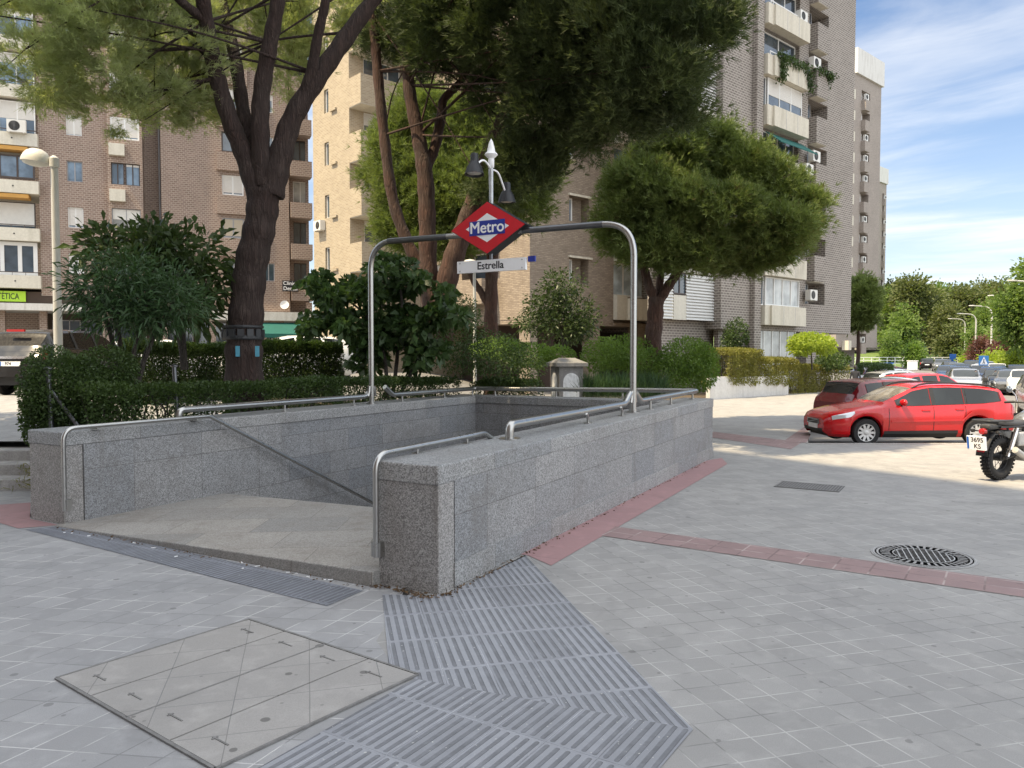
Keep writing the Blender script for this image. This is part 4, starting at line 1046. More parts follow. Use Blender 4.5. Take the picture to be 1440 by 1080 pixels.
# ---- farther towers ----
def far_tower(label, x, y, wid, h, pit, npx, strip):
    P = lp((x, y), a2, -wid)
    t = thing('apartment_building', label, 'building', (x, y, 0), g_b)
    sx_ = lambda px: line_s(px, P, a2)
    n0, n1 = sx_(npx[0]), sx_(npx[1]); n = int(h / pit) - 1
    b = MB(); facade(b, P, a2, nA, 0, wid, 3.2, h, [(n0, n1, 3.6 + k * pit, 3.6 + k * pit + 1.35, .9) for k in range(n)])
    b.obox(P, a2, nA, 0, .2, -12, -.004, 3.2, h); b.obox(P, a2, nA, wid - .2, wid, -12, -.004, 3.2, h); b.obox(P, a2, nA, 0, wid, -12, -.3, h - .4, h - .1); b.obox(P, a2, nA, 0, wid, -12, -.003, 3.0, 3.19)
    b.obox(P, a2, nA, .5, wid - 1, -3, -2.8, 0, 3.1)
    b.build('wall', M['brick_F'], t)
    for k in range(n):
        z = 3.6 + k * pit
        window(t, P, a2, nA, n0 + .1, n0 + (n1 - n0) * .5, z, z + 1.3, -.6, 'white', 'win', 0, [.0, .5, .9][k % 3], fw=.12)
        slab(t, 'brick_planter', 'brick_F', P, a2, nA, n0, n0 + (n1 - n0) * .55, .0, .6, z - 1.5, z - .05)
        if k % 4 < 3: acunit(t, P, a2, nA, n0 + .6, .05, z + .1, .9, .8)
        if strip is not None: slab(t, 'balcony', 'concrete', P, a2, nA, strip - .6, strip + .3, .0, .9, z - 1.0, z + .3)
    slab(t, 'roof_parapet', 'whitewall', P, a2, nA, wid * .35, wid + .3, -4, .3, h - .05, h + 3.4)
    return t
far_tower('second tower up the street with white roof parapet and a column of air conditioners', 53.6, 113, 13.0, 40.8, 2.83, (1205, 1217), 2.4)
far_tower('farthest narrow brick tower edging out behind the second tower', 87.0, 180, 14, 41.5, 2.85, (1236.5, 1239), None)

# ---- tall block behind the viewpoint that shades the plaza ----
shc = (2.76, 18.13); hN = 45.0; off = hN / math.tan(R(60))
NK = (shc[0] - off * .868, shc[1] - off * .496); nd = (.58, -.815); nn = (.815, .58)
N_ = thing('apartment_building', 'tall brick apartment block behind the viewpoint that shades the plaza', 'building', (*NK, 0), g_b)
b = MB(); ops = []
for k in range(14):
    for j in range(12): ops.append((2 + j * 5, 4 + j * 5, 4 + k * 2.9, 5.4 + k * 2.9, .25))
facade(b, NK, nd, nn, 0, 62, 0, hN, ops)
b.obox(NK, nd, nn, 0, 62, -14, -13.8, 0, hN); b.obox(NK, nd, nn, 0, .2, -13.8, -.003, 0, hN); b.obox(NK, nd, nn, 61.8, 62, -13.8, -.003, 0, hN); b.obox(NK, nd, nn, 0, 62, -14, -.3, hN - .4, hN - .1)
b.build('wall', M['brick_L'], N_)
# ------------------------------------------------------------------ vehicles
PAINT = {}
def pt(name, c, **k):
    if name not in PAINT: PAINT[name] = paint(name + '_car_paint', c, **k)
    return PAINT[name]
pt('red', (.56, .003, .008)); pt('darkred', (.13, .004, .009)); pt('white', (.68, .68, .67)); pt('silver', (.42, .43, .44), metal=.5)
pt('grey', (.14, .145, .15), metal=.4); pt('black', (.010, .010, .011), coat=.2, rough=.12); pt('blue', (.03, .07, .16), metal=.3); pt('brown', (.045, .036, .03), metal=.3); pt('steelblue', (.10, .15, .21), metal=.4)

SPEC = {
 'wagon': dict(L=4.52, W=1.78, zb=.23, R=.32, tw=(.90, 3.54),
   top=[(0, .60), (.04, .70), (.15, .765), (.6, .87), (1.1, .945), (1.30, .985), (1.65, 1.19), (2.02, 1.37), (2.4, 1.445), (2.9, 1.46), (3.6, 1.43), (4.0, 1.385), (4.18, 1.34), (4.36, 1.05), (4.46, .92), (4.52, .80)],
   belt=[(0, .55), (.04, .64), (.15, .70), (.6, .80), (1.3, .90), (2.4, .945), (3.6, .985), (4.2, 1.03), (4.36, .99), (4.46, .90), (4.52, .78)],
   hw=[(0, .56), (.05, .68), (.15, .78), (.35, .86), (.8, .885), (2.2, .89), (3.7, .88), (4.2, .84), (4.45, .78), (4.52, .68)],
   zfr=[(0, .34), (.1, .22), (.5, .21), (4.1, .22), (4.45, .30), (4.52, .42)],
   ws=(1.38, 2.05), rw=(4.17, 4.36), sw=[(1.62, 2.42), (2.52, 3.20), (3.27, 4.08)], doors=(1.42, 2.47, 3.22), handles=(2.28, 3.08)),
 'suv': dict(L=4.45, W=1.86, zb=.30, R=.36, tw=(.88, 3.55),
   top=[(0, .75), (.05, .90), (.2, .98), (.7, 1.06), (1.15, 1.12), (1.5, 1.33), (1.85, 1.54), (2.3, 1.63), (3.0, 1.64), (3.7, 1.60), (4.05, 1.55), (4.25, 1.22), (4.38, 1.06), (4.45, .92)],
   belt=[(0, .68), (.05, .80), (.2, .90), (.7, .98), (1.2, 1.05), (2.4, 1.08), (3.6, 1.13), (4.1, 1.18), (4.3, 1.10), (4.45, .90)],
   hw=[(0, .62), (.05, .74), (.18, .84), (.45, .91), (1, .925), (3.6, .925), (4.1, .89), (4.36, .83), (4.45, .74)],
   zfr=[(0, .42), (.1, .30), (4.1, .30), (4.38, .36), (4.45, .48)],
   ws=(1.20, 1.92), rw=(4.04, 4.26), sw=[(1.5, 2.36), (2.45, 3.22), (3.32, 3.9)], doors=(1.3, 2.4, 3.3), handles=(2.2, 3.05)),
 'hatch': dict(L=4.1, W=1.76, zb=.24, R=.31, tw=(.80, 3.32),
   top=[(0, .62), (.05, .74), (.2, .82), (.6, .90), (1.0, .97), (1.4, 1.20), (1.75, 1.40), (2.1, 1.47), (2.8, 1.47), (3.4, 1.42), (3.7, 1.36), (3.92, 1.10), (4.04, .93), (4.1, .80)],
   belt=[(0, .56), (.05, .66), (.2, .74), (.6, .82), (1.05, .92), (2.2, .96), (3.4, 1.02), (3.85, 1.04), (4.04, .90), (4.1, .76)],
   hw=[(0, .58), (.05, .70), (.18, .80), (.45, .865), (1, .88), (3.3, .88), (3.8, .84), (4.04, .77), (4.1, .68)],
   zfr=[(0, .36), (.1, .23), (3.8, .24), (4.04, .32), (4.1, .44)],
   ws=(1.05, 1.78), rw=(3.70, 3.93), sw=[(1.35, 2.2), (2.3, 3.05), (3.15, 3.55)], doors=(1.15, 2.25, 3.1), handles=(2.05, 2.9)),
 'sedan': dict(L=4.65, W=1.80, zb=.23, R=.32, tw=(.92, 3.62),
   top=[(0, .60), (.05, .70), (.2, .77), (.7, .88), (1.2, .95), (1.6, 1.17), (2.0, 1.37), (2.4, 1.44), (2.9, 1.43), (3.3, 1.34), (3.7, 1.14), (3.95, 1.06), (4.45, 1.02), (4.58, .95), (4.65, .80)],
   belt=[(0, .55), (.05, .64), (.2, .71), (.7, .80), (1.25, .90), (2.4, .94), (3.4, .98), (4.0, 1.0), (4.5, .97), (4.65, .76)],
   hw=[(0, .58), (.05, .70), (.18, .80), (.45, .88), (1, .90), (3.7, .90), (4.2, .87), (4.55, .80), (4.65, .70)],
   zfr=[(0, .36), (.1, .22), (4.3, .24), (4.58, .32), (4.65, .44)],
   ws=(1.27, 2.02), rw=(3.2, 3.72), sw=[(1.6, 2.42), (2.52, 3.25)], doors=(1.4, 2.47, 3.4), handles=(2.28, 3.1)),
}
def wheel_mesh(R_, name, parent, x, y, side, spokes=10):
    Mw = Matrix.Translation((x, y, R_)) @ Matrix.Rotation(R(-90 * side), 4, 'X')   # local +z points outward
    b = MB(); r = R_
    b.lathe([(r * .66, -.10), (r * .93, -.10), (r * .985, -.075), (r, -.04), (r, .04), (r * .985, .075), (r * .93, .10), (r * .70, .095), (r * .66, .07)], Mw, 32, caps=False)
    w = b.build(name, M['rubber'], parent, 40)
    b = MB()
    b.lathe([(r * .67, .085), (r * .69, .098), (r * .64, .095), (r * .61, .06), (r * .60, -.02), (r * .14, -.02), (0, -.02)], Mw, 32, caps=False)
    b.cm = 0
    rim = b.build('rim', [M['grey_dark'] if 'grey_dark' in M else M['darkgrey']], w, 40)
    b = MB()
    for k in range(spokes):
        Mk = Mw @ Matrix.Rotation(2 * math.pi * k / spokes, 4, 'Z')
        p = [(r * .12, -.030, .045), (r * .62, -.020, .060), (r * .62, .020, .060), (r * .12, .030, .045), (r * .12, -.030, .075), (r * .62, -.026, .088), (r * .62, .026, .088), (r * .12, .030, .075)]
        b.hexa([Mk @ Vector(q) for q in p])
    b.lathe([(r * .19, .04), (r * .19, .082), (r * .10, .09), (0, .09)], Mw, 18, caps=False); b.lathe([(r * .60, .06), (r * .60, .092), (r * .66, .095), (r * .66, .06)], Mw, 32, caps=False)
    b.build('spokes', M['alloy'], w, 40)
    return w

def make_car(kind, color, label, plate=None, detail=True, group=None, ws_light=False, name='parked_car', rails=False, dust=None):
    P = SPEC[kind]; L_ = P['L']; xo = L_ / 2
    root = thing(name, label, 'car', (0, 0, 0), group, world=False)
    tt = set(np.round(np.linspace(0, L_, 44 if detail else 30), 3))
    for key in ('top', 'hw'): tt |= {t for t, _ in P[key]}
    Ra = P['R'] + .055
    for tw in P['tw']:
        for f in np.linspace(-1, 1, 13 if detail else 9): tt.add(round(tw + Ra * math.sin(f * math.pi / 2) * .9995, 4))
        tt.add(tw - Ra - .004); tt.add(tw + Ra + .004)
    for s0, s1 in P['sw']: tt |= {s0, s1}
    tt |= set(P['ws']) | set(P['rw'])
    tt = sorted(tt); tt = [t for i, t in enumerate(tt) if i == 0 or t - tt[i - 1] > .0035]
    fine = np.linspace(0, L_, 400)
    def curve(key, sm):
        xs, ys = zip(*P[key]); y = np.interp(fine, xs, ys); n = max(1, int(sm / (L_ / 400)))
        k = np.ones(2 * n + 1) / (2 * n + 1); yp = np.pad(y, n, mode='edge'); y = np.convolve(yp, k, 'valid'); return lambda t: float(np.interp(t, fine, y))
    top, belt, hw, zfr = curve('top', .07), curve('belt', .10), curve('hw', .06), curve('zfr', .03)
    def ring(t):
        w, bz, tz, zb = hw(t), belt(t), top(t), zfr(t)
        for tw in P['tw']:
            if abs(t - tw) < Ra: zb = max(zb, P['R'] + math.sqrt(max(0, Ra * Ra - (t - tw) ** 2)))
        tz = max(tz, bz + .015); gh = tz - bz
        h = bz - zb
        g = min(1, max(0, gh - .12) / .3)
        y6 = w * (.80 * (1 - g)) + g * (w * .955 - .34 * gh) ; 
        z6 = (bz + .62 * gh) * (1 - g) + g * (tz - .085)
        y5 = w * .93 * (1 - g) + g * (w * .955); z5 = (bz + .30 * gh) * (1 - g) + g * (bz + .012)
        pts = [(w * .88, zb), (w * .965, zb + .12 * h), (w, zb + .5 * h), (w * .998, zb + .74 * h), (w * .965, bz), (y5, z5), (y6, z6), (y6 * .90, tz - .028 * g - .02 * (1 - g) * gh), (y6 * .5, tz - .006), (0.0, tz)]
        return pts
    rings = [ring(t) for t in tt]; NP = len(rings[0])
    vs = []; idx = {}
    for i, t in enumerate(tt):
        for j, (y, z) in enumerate(rings[i]):
            idx[i, j, 1] = len(vs); vs.append((xo - t, y, z))
            if j == NP - 1: idx[i, j, -1] = idx[i, j, 1]
            else: idx[i, j, -1] = len(vs); vs.append((xo - t, -y, z))
    body, gl, glw = [], [], []
    def inr(t, rng): return any(a - 1e-4 <= t <= b_ + 1e-4 for a, b_ in rng)
    for i in range(len(tt) - 1):
        tm = (tt[i] + tt[i + 1]) / 2
        for j in range(NP - 1):
            for sd in (1, -1):
                q = (idx[i, j, sd], idx[i, j + 1, sd], idx[i + 1, j + 1, sd], idx[i + 1, j, sd])
                if len(set(q)) < 3: continue
                if sd < 0: q = q[::-1]
                if j == 5 and inr(tm, P['sw']): gl.append(q)
                elif j in (7, 8) and inr(tm, [P['ws']]): (glw if ws_light else gl).append(q)
                elif j in (7, 8) and inr(tm, [P['rw']]): gl.append(q)
                else: body.append(q)
    for i, rev in ((0, 0), (len(tt) - 1, 1)):
        c = [idx[i, j, 1] for j in range(NP)] + [idx[i, j, -1] for j in range(NP - 2, -1, -1)]
        body.append(tuple(c if rev else c[::-1]))
    def sub(fs):
        us = sorted({k for f in fs for k in f}); mp = {k: n for n, k in enumerate(us)}
        return [vs[k] for k in us], [tuple(mp[k] for k in f) for f in fs]
    v_, f_ = sub(body); bo = link_mesh('body', v_, f_, PAINT[color], root, 32)
    v_, f_ = sub(gl); link_mesh('window_glass', v_, f_, M['carglass'], root, 40)
    if glw: v_, f_ = sub(glw); link_mesh('windscreen', v_, f_, M['carglass_lt'], root, 40)
    b = MB(); b.box(-xo + .25, xo - .22, -hw(2) + .2, hw(2) - .2, P['zb'] - .04, .62)
    b.build('underbody', M['blackplastic'], root)
    for tw in P['tw']:
        for sd in (1, -1): wheel_mesh(P['R'], 'wheel', root, xo - tw, sd * (hw(tw) - .115), sd, 10 if detail else 5)
    def surf(t, j, sd, off=.004):
        r = ring(t); k = min(int(j), NP - 2); f = j - k
        y = r[k][0] * (1 - f) + r[k + 1][0] * f; z = r[k][1] * (1 - f) + r[k + 1][1] * f
        dy, dz = r[k + 1][0] - r[k][0], r[k + 1][1] - r[k][1]; n = math.hypot(dy, dz) + 1e-6
        return Vector((xo - t, sd * (y + off * dz / n), z - off * dy / n))
    def patch(name, ts, js, sd, m, off=.006, parent=bo, merge=None):
        b = merge or MB(); g = [[surf(t, j, sd, off) for j in js] for t in ts]; base = len(b.v)
        b.v += [tuple(p) for r_ in g for p in r_]; n = len(js)
        for i in range(len(ts) - 1):
            for k in range(n - 1):
                q = (base + i * n + k, base + i * n + k + 1, base + (i + 1) * n + k + 1, base + (i + 1) * n + k)
                b.f.append(q if sd > 0 else q[::-1]); b.mi.append(0)
        if merge is None: return b.build(name, m, parent, 60)
    for sd in (1, -1):
        patch('headlight', np.linspace(.13, .62, 6), [3.35, 3.7, 4, 4.45], sd, M['headlight'], .008, root)
        patch('tail_light', np.linspace(L_ - .16, L_ - .03, 4), [2.7, 3.3, 4, 5.0] if kind != 'sedan' else [3, 3.5, 4], sd, M['taillight'], .008, root)
    fx = xo + .004
    b = MB(); b.box(fx - .02, fx + .004, -.34, .34, .475, .60); b.build('grille', M['darkgrey'], bo)
    b = MB(); b.box(fx - .03, fx + .003, -.52, .52, zfr(.05) + .03, zfr(.05) + .11); b.build('air_intake', M['blackplastic'], bo)
    for sx, zc in ((1, .43), (-1, .78 if kind in ('suv',) else .70)):
        b = MB(); xx = sx * (xo + .012); b.box(min(xx, xx - sx * .012), max(xx, xx - sx * .012), -.26, .26, zc - .055, zc + .055); po = b.build('number_plate', M['signwhite'], root)
        if plate and plate[0] == sx:
            text(plate[1], frame((xx + sx * .002, plate[2] if len(plate) > 2 else 0, zc), (0, sx, 0), (0, 0, 1)), .105, M['signblack'], po, .02, .001)
            b = MB(); yb = -.24 * sx; b.box(min(xx, xx + sx * .003), max(xx, xx + sx * .003), yb - .02, yb + .02, zc - .05, zc + .05); b.build('blue_strip', M['plateblue'], po)
    if detail:
        for t in P['doors']:
            for sd in (1, -1): patch('door_seam', [t - .006, t + .006], [.6, 1.2, 2, 3, 3.9], sd, M['blackplastic'], .0035)
        for t in P['handles']:
            for sd in (1, -1):
                b = MB(); c = surf(t, 3.45, sd, .02); b.box(c.x - .10, c.x + .10, min(c.y, c.y - sd * .03), max(c.y, c.y - sd * .03), c.z - .018, c.z + .018); o = b.build('door_handle', PAINT[color], bo)
                bv = o.modifiers.new('b', 'BEVEL'); bv.width = .012; bv.segments = 2
        for sd in (1, -1):
            b = MB(); c = surf(P['sw'][0][0] + .10, 4.6, sd, .10); b.lathe([(0, -.10), (.055, -.095), (.082, -.05), (.085, .03), (.07, .085), (0, .10)], Matrix.Translation(c + Vector((0, 0, .05))) @ Matrix.Rotation(R(90), 4, 'X') @ Matrix.Diagonal((.75, .9, 1.0, 1)), 14)
            mo = b.build('wing_mirror', PAINT[color], root, 60)
            b = MB(); b.tube([surf(P['sw'][0][0] + .10, 4.5, sd, -.02), c + Vector((0, 0, .03))], .022, 6); b.build('mirror_stalk', M['blackplastic'], mo)
            b = MB(); j0, j1 = (.0, .95); ts = [t for t in tt if P['tw'][0] + Ra + .02 < t < P['tw'][1] - Ra - .02]; patch('', ts, [.02, .5, 1.0, 1.25], sd, None, .012, None, b); b.build('sill_trim', M['blackplastic'], root)
            b = MB(); patch('', np.linspace(P['doors'][0] + .05, P['doors'][2] + .15, 10), [2.02, 2.16, 2.3], sd, None, .014, None, b); b.build('side_moulding', PAINT[color], bo)
            # black window surrounds
            b = MB()
            for s0, s1 in P['sw']:
                for ta, tb in ((s0 - .022, s0), (s1, ([q_[0] for q_ in P['sw'] if q_[0] > s1] + [s1 + .022])[0])): patch('', [ta, tb], [5.0, 5.5, 6.0], sd, None, .010, None, b)
            patch('', np.linspace(P['sw'][0][0], P['sw'][-1][1], 14), [4.80, 5.03], sd, None, .010, None, b)
            b.build('window_surround', M['blackplastic'], bo)
    if rails:
        for sd in (1, -1):
            b = MB(); b.tube([surf(t, 7.0, sd, .045 if 2.15 < t < P['rw'][0] - .2 else .0) for t in np.linspace(2.05, P['rw'][0] - .1, 12)], .02, 8); b.build('roof_rail', M['blackplastic'], root, 60)
    return root
def put(root, x, y, z, heading):
    root.location = (x, y, z); root.rotation_euler = (0, 0, R(90 - heading)); return root
M['grey_dark'] = M['darkgrey']

cars_g = 'cars parked along the street'
volvo = make_car('wagon', 'red', 'bright red estate car parked side on at the edge of the plaza', plate=None, ws_light=True, rails=True)
put(volvo, 9.62, 18.75, -.145, -91)
# frontal features of the red estate: framed grille, bumper slots
fx = 4.52 / 2 + .010
b = MB(); b.box(fx - .02, fx + .006, -.31, .31, .585, .60); b.box(fx - .02, fx + .006, -.31, .31, .475, .488); b.box(fx - .02, fx + .006, -.325, -.31, .475, .60); b.box(fx - .02, fx + .006, .31, .325, .475, .60)
b.hexa([(fx + .004, -.28, .49), (fx + .010, -.25, .49), (fx + .010, .28, .585), (fx + .004, .25, .585), (fx + .004, -.28, .50), (fx + .010, -.25, .50), (fx + .010, .28, .595), (fx + .004, .25, .595)])
b.build('grille_frame', M['chrome'], volvo)
suv = make_car('suv', 'darkred', 'dark red sport utility car parked behind the bright red estate', group=None)
put(suv, 11.3, 22.7, -.32, 73)
dk = make_car('suv', 'black', 'black car seen from behind beside the left hedge, plate 974', plate=(-1, '974', .05), name='parked_car')
put(dk, -11.72, 20.4, 1.0, 4)
for ch in dk.children:
    if ch.name.startswith('window_glass'): ch.data.materials[0] = mat('dusty_dark_glass', (.014, .012, .010), .25, var=.2, scale=2, spec=.12)
b = MB(); b.box(-2.03, -1.98, -.22, .22, 1.545, 1.60); b.build('brake_light', M['taillight'], dk)
b = MB(); b.box(-2.25, -2.21, -.62, .62, .90, .955); b.build('chrome_strip', M['chrome'], dk)

base = {}
def car(kind, color, label, x, y, z, hd, group=cars_g):
    if kind not in base:
        base[kind] = (make_car(kind, color, label, detail=False, group=group), color); r = base[kind][0]
    else:
        r = copy_tree(base[kind][0]); r['label'] = label; r['group'] = group
        for ch in r.children:
            for o_ in [ch]:
                if o_.name.startswith('body'):
                    o_.material_slots[0].link = 'OBJECT'; o_.material_slots[0].material = PAINT[color]
    return put(r, x, y, z, hd)
def carpx(kind, color, label, px, Y, hd, dz=0.0, left=False):
    x = (px - 720) / F * Y
    return car(kind, color, label, x, Y, (1.0 if left else zr(Y)) + dz, hd, 'cars in the raised car park' if left else cars_g)
# raised car park behind the hedges
carpx('suv', 'white', 'white car just right of the black car behind the lamp post', 112, 25, 20, left=True)
carpx('hatch', 'white', 'white hatchback behind the hedge left of the big pine trunk', 238, 24, 62, left=True)
carpx('sedan', 'silver', 'silver saloon partly hidden by the big pine trunk', 318, 30, 75, left=True)
carpx('suv', 'white', 'white car behind the hedge under the teal awning', 402, 25.5, -118, left=True)
carpx('sedan', 'black', 'black saloon behind the white car under the teal awning', 432, 33, 70, left=True)
# street: battery-parked row running away on the left of the roadway, then both kerbs
carpx('sedan', 'silver', 'silver car whose roof shows just behind the two red cars', 1262, 29, 75)
carpx('hatch', 'red', 'red hatchback whose roof shows above the bright red estate', 1306, 32, 75, .05)
carpx('hatch', 'silver', 'silver hatchback, second in the kerb row behind the red roofs', 1268, 40, 78)
carpx('sedan', 'white', 'white saloon in the kerb row before the far hedges', 1262, 48, 80)
carpx('hatch', 'darkred', 'maroon hatchback in the kerb row below the second tower', 1256, 58, 82)
carpx('suv', 'silver', 'silver car in the kerb row nearest the second tower foot', 1240, 64, 82)
carpx('hatch', 'grey', 'grey hatchback farthest along the kerb row by the blue bin', 1243, 76, 82)
carpx('suv', 'black', 'small black car driving away alone in the middle of the far street', 1303, 106, 27)
carpx('suv', 'grey', 'grey car at the far end of the street under the lamps', 1323, 98, 205)
carpx('sedan', 'black', 'black saloon right of the grey one at the far end of the street', 1336, 88, 205)
carpx('sedan', 'steelblue', 'blue grey saloon facing us on the far street', 1332, 64, 207)
carpx('hatch', 'black', 'black hatchback just beyond the pale silver hatchback', 1352, 66, 207)
carpx('hatch', 'silver', 'pale silver hatchback facing us behind the estate roof', 1357, 46, 207)
carpx('hatch', 'white', 'white hatchback parked below the blue crossing sign', 1378, 66, 210)
carpx('sedan', 'white', 'white saloon right of the crossing sign in the far row', 1402, 74, 212)
carpx('sedan', 'blue', 'blue saloon parked right of the crossing sign', 1394, 56, 212)
carpx('hatch', 'black', 'black hatchback with round rear in the right hand row', 1404, 46, 214)
carpx('sedan', 'grey', 'grey saloon in the right row beside the black hatchback', 1424, 45, 214)
carpx('hatch', 'white', 'white hatchback at the right edge above the motorcycle', 1442, 44, 214)
carpx('suv', 'silver', 'large pale car cut by the right edge behind the motorcycle handlebars', 1484, 25.5, 207, .05)
carpx('sedan', 'black', 'black saloon in the second rank of the right row', 1420, 62, 214)
carpx('hatch', 'grey', 'grey hatchback at the end of the second rank by the purple shrubs', 1440, 66, 214)

for i, (px, Y, k_, c_, l_) in enumerate(((1345, 78, 'sedan', 'grey', 'grey saloon in the middle of the far kerb row below the first lamps'), (1366, 84, 'suv', 'black', 'black car behind the white hatchback under the crossing sign'),
  (1388, 88, 'hatch', 'silver', 'silver hatchback at the back of the right rows'), (1330, 112, 'hatch', 'black', 'tiny dark hatchback at the very end of the kerb row'), (1412, 56, 'hatch', 'steelblue', 'blue grey hatchback next to the black saloon of the second rank'),
  (1434, 54, 'suv', 'black', 'black car behind the white hatchback at the right edge'), (1382, 76, 'sedan', 'silver', 'silver saloon half hidden by the white hatchback under the sign'), (1349, 57, 'hatch', 'grey', 'grey hatchback left of the pale silver one'))):
    carpx(k_, c_, l_, px, Y, 209)
# ---- motorcycle (local +X forward, rear axle at x=0)
mo = thing('motorcycle', 'grey scrambler motorcycle with knobbly tyres parked in the sun by the red estate', 'motorcycle', (0, 0, 0), None, False)
def tyre(x, R_, w, name):
    Mw = Matrix.Translation((x, 0, R_)) @ Matrix.Rotation(R(-90), 4, 'X')
    b = MB(); rr = R_ - w * .5
    prof = []
    for k in range(10):
        a_ = 2 * math.pi * k / 10; prof.append((rr + w * .46 * math.cos(a_), w * .5 * math.sin(a_)))
    b.lathe(prof, Mw, 40, closed=True)
    for k in range(36):
        Mk = Mw @ Matrix.Rotation(2 * math.pi * k / 36, 4, 'Z')
        for zz_, ro, l in ((0, .0, .018), (w * .30, -.012, .016), (-w * .30, -.012, .016)):
            sh = .5 if zz_ == 0 and k % 2 else 0
            b.box(R_ - .02 + ro, R_ + .006 + ro, -l, l, zz_ - w * .12, zz_ + w * .12, Mk)
    t = b.build(name, M['rubber'], mo, 40)
    b = MB(); b.lathe([(R_ - w * .95, -.03), (R_ - w * .80, -.045), (R_ - w * .80, .045), (R_ - w * .95, .03)], Mw, 36, closed=True)
    b.lathe([(.05, -.07), (.05, .07)], Mw, 14)
    for k in range(16):
        a_ = 2 * math.pi * k / 16
        b.tube([Mw @ Vector((.045 * math.cos(a_), .045 * math.sin(a_), .04 * (-1) ** k)), Mw @ Vector(((R_ - w * .93) * math.cos(a_ + .2), (R_ - w * .93) * math.sin(a_ + .2), 0))], .004, 5)
    b.build('rim', M['blackplastic'], t, 40)
    return t
tyre(0, .335, .155, 'rear_wheel'); tyre(1.46, .335, .12, 'front_wheel')
b = MB(); b.tube(fillet([(.0, .09, .335), (.45, .09, .42)], .02), .032, 8); b.tube([(0, -.10, .335), (.45, -.10, .42)], .032, 8); b.build('swingarm', M['darkgrey'], mo, 40)
b = MB(); b.tube([(.02, -.13, .36), (.22, -.14, .78)], .028, 8); b.tube([(.02, .13, .36), (.22, .14, .78)], .028, 8)
for s_ in (-1, 1): b.lathe([(.045, .0), (.045, .28)], Matrix.Translation((.06, s_ * .135, .46)) @ Matrix.Rotation(R(25), 4, 'Y'), 12)
b.build('shock_absorber', M['chrome'], mo, 40)
b = MB()
for s_ in (-1, 1): b.tube(fillet([(-.12, s_ * .10, .80), (.5, s_ * .12, .80), (1.05, s_ * .06, .92), (1.12, s_ * .05, .55), (.9, s_ * .12, .28), (.45, s_ * .12, .28), (.42, s_ * .12, .8)], .08), .018, 8)
b.build('frame_tube', M['darkgrey'], mo, 50)
b = MB(); b.box(.42, .86, -.16, .16, .27, .55); b.lathe([(.12, -.2), (.12, .2)], Matrix.Translation((.55, 0, .42)) @ Matrix.Rotation(R(90), 4, 'X'), 18)
for k in range(7): b.box(.66, .92, -.15, .15, .55 + k * .032, .567 + k * .032)
b.lathe([(.075, 0), (.075, .26)], Matrix.Translation((.8, .0, .52)), 14)
eng = b.build('engine', M['iron_lt'], mo, 40)
bv = eng.modifiers.new('b', 'BEVEL'); bv.width = .012; bv.segments = 2
b = MB(); b.tube(fillet([(.9, -.1, .6), (1.0, -.15, .4), (.8, -.19, .25), (.4, -.2, .30), (.05, -.21, .45)], .1, 6), .026, 10); b.tube([(.42, -.2, .30), (.06, -.215, .47)], .048, 12); b.build('exhaust', M['iron_lt'], mo, 50)
b = MB()   # tank: lofted teardrop
tp = [(.50, .10, .80, .90), (.60, .15, .78, .98), (.78, .17, .76, 1.04), (.96, .15, .78, 1.03), (1.08, .07, .84, .97)]
for i, (x, w, z0, z1) in enumerate(tp):
    for k in range(12):
        a_ = 2 * math.pi * k / 12; b.v.append((x, w * math.cos(a_), (z0 + z1) / 2 + (z1 - z0) / 2 * math.sin(a_)))
for i in range(len(tp) - 1):
    for k in range(12): k2 = (k + 1) % 12; b.f.append((i * 12 + k, (i + 1) * 12 + k, (i + 1) * 12 + k2, i * 12 + k2)); b.mi.append(0)
b.f += [tuple(range(12)), tuple(range(59, 47, -1))]; b.mi += [0, 0]
tk = b.build('fuel_tank', paint('tank_grey_paint', (.17, .18, .19), metal=.3), mo, 60, True)
b = MB(); b.box(.66, .92, -.178, -.165, .84, .97); b.box(.66, .92, .165, .178, .84, .97); o = b.build('knee_pad', M['blackplastic'], tk)
b = MB()
sp = [(-.16, .10, .84, .90), (-.02, .13, .82, .905), (.2, .14, .80, .895), (.4, .12, .79, .88), (.54, .09, .80, .90)]
for i, (x, w, z0, z1) in enumerate(sp):
    for k in range(12):
        a_ = 2 * math.pi * k / 12; cy, sy_ = math.cos(a_), math.sin(a_)
        b.v.append((x, w * math.copysign(abs(cy) ** .6, cy), (z0 + z1) / 2 + (z1 - z0) / 2 * math.copysign(abs(sy_) ** .6, sy_)))
for i in range(len(sp) - 1):
    for k in range(12): k2 = (k + 1) % 12; b.f.append((i * 12 + k, (i + 1) * 12 + k, (i + 1) * 12 + k2, i * 12 + k2)); b.mi.append(0)
b.f += [tuple(range(12)), tuple(range(59, 47, -1))]; b.mi += [0, 0]
b.build('seat', M['seatgrey'], mo, 60, True)
b = MB(); b.tube(fillet([(.1, .15, .90), (-.42, .15, .905), (-.42, -.15, .905), (.1, -.15, .90)], .06), .014, 8)
for x in (-.05, -.18, -.31): b.tube([(x, .15, .9), (x, -.15, .9)], .010, 6)
b.build('luggage_rack', M['darkgrey'], mo, 40)
b = MB()   # rear mudguard
for i in range(9):
    a_ = R(70 + i * 13); b.v += [(-.40 * math.cos(math.pi - a_) * 1.0, -.085, .335 + .43 * math.sin(a_)), (-.40 * math.cos(math.pi - a_), .085, .335 + .43 * math.sin(a_))]
for i in range(8): b.f.append((i * 2, i * 2 + 1, i * 2 + 3, i * 2 + 2)); b.mi.append(0)
o = b.build('rear_mudguard', M['blackplastic'], mo, 60); o.modifiers.new('s', 'SOLIDIFY').thickness = .012
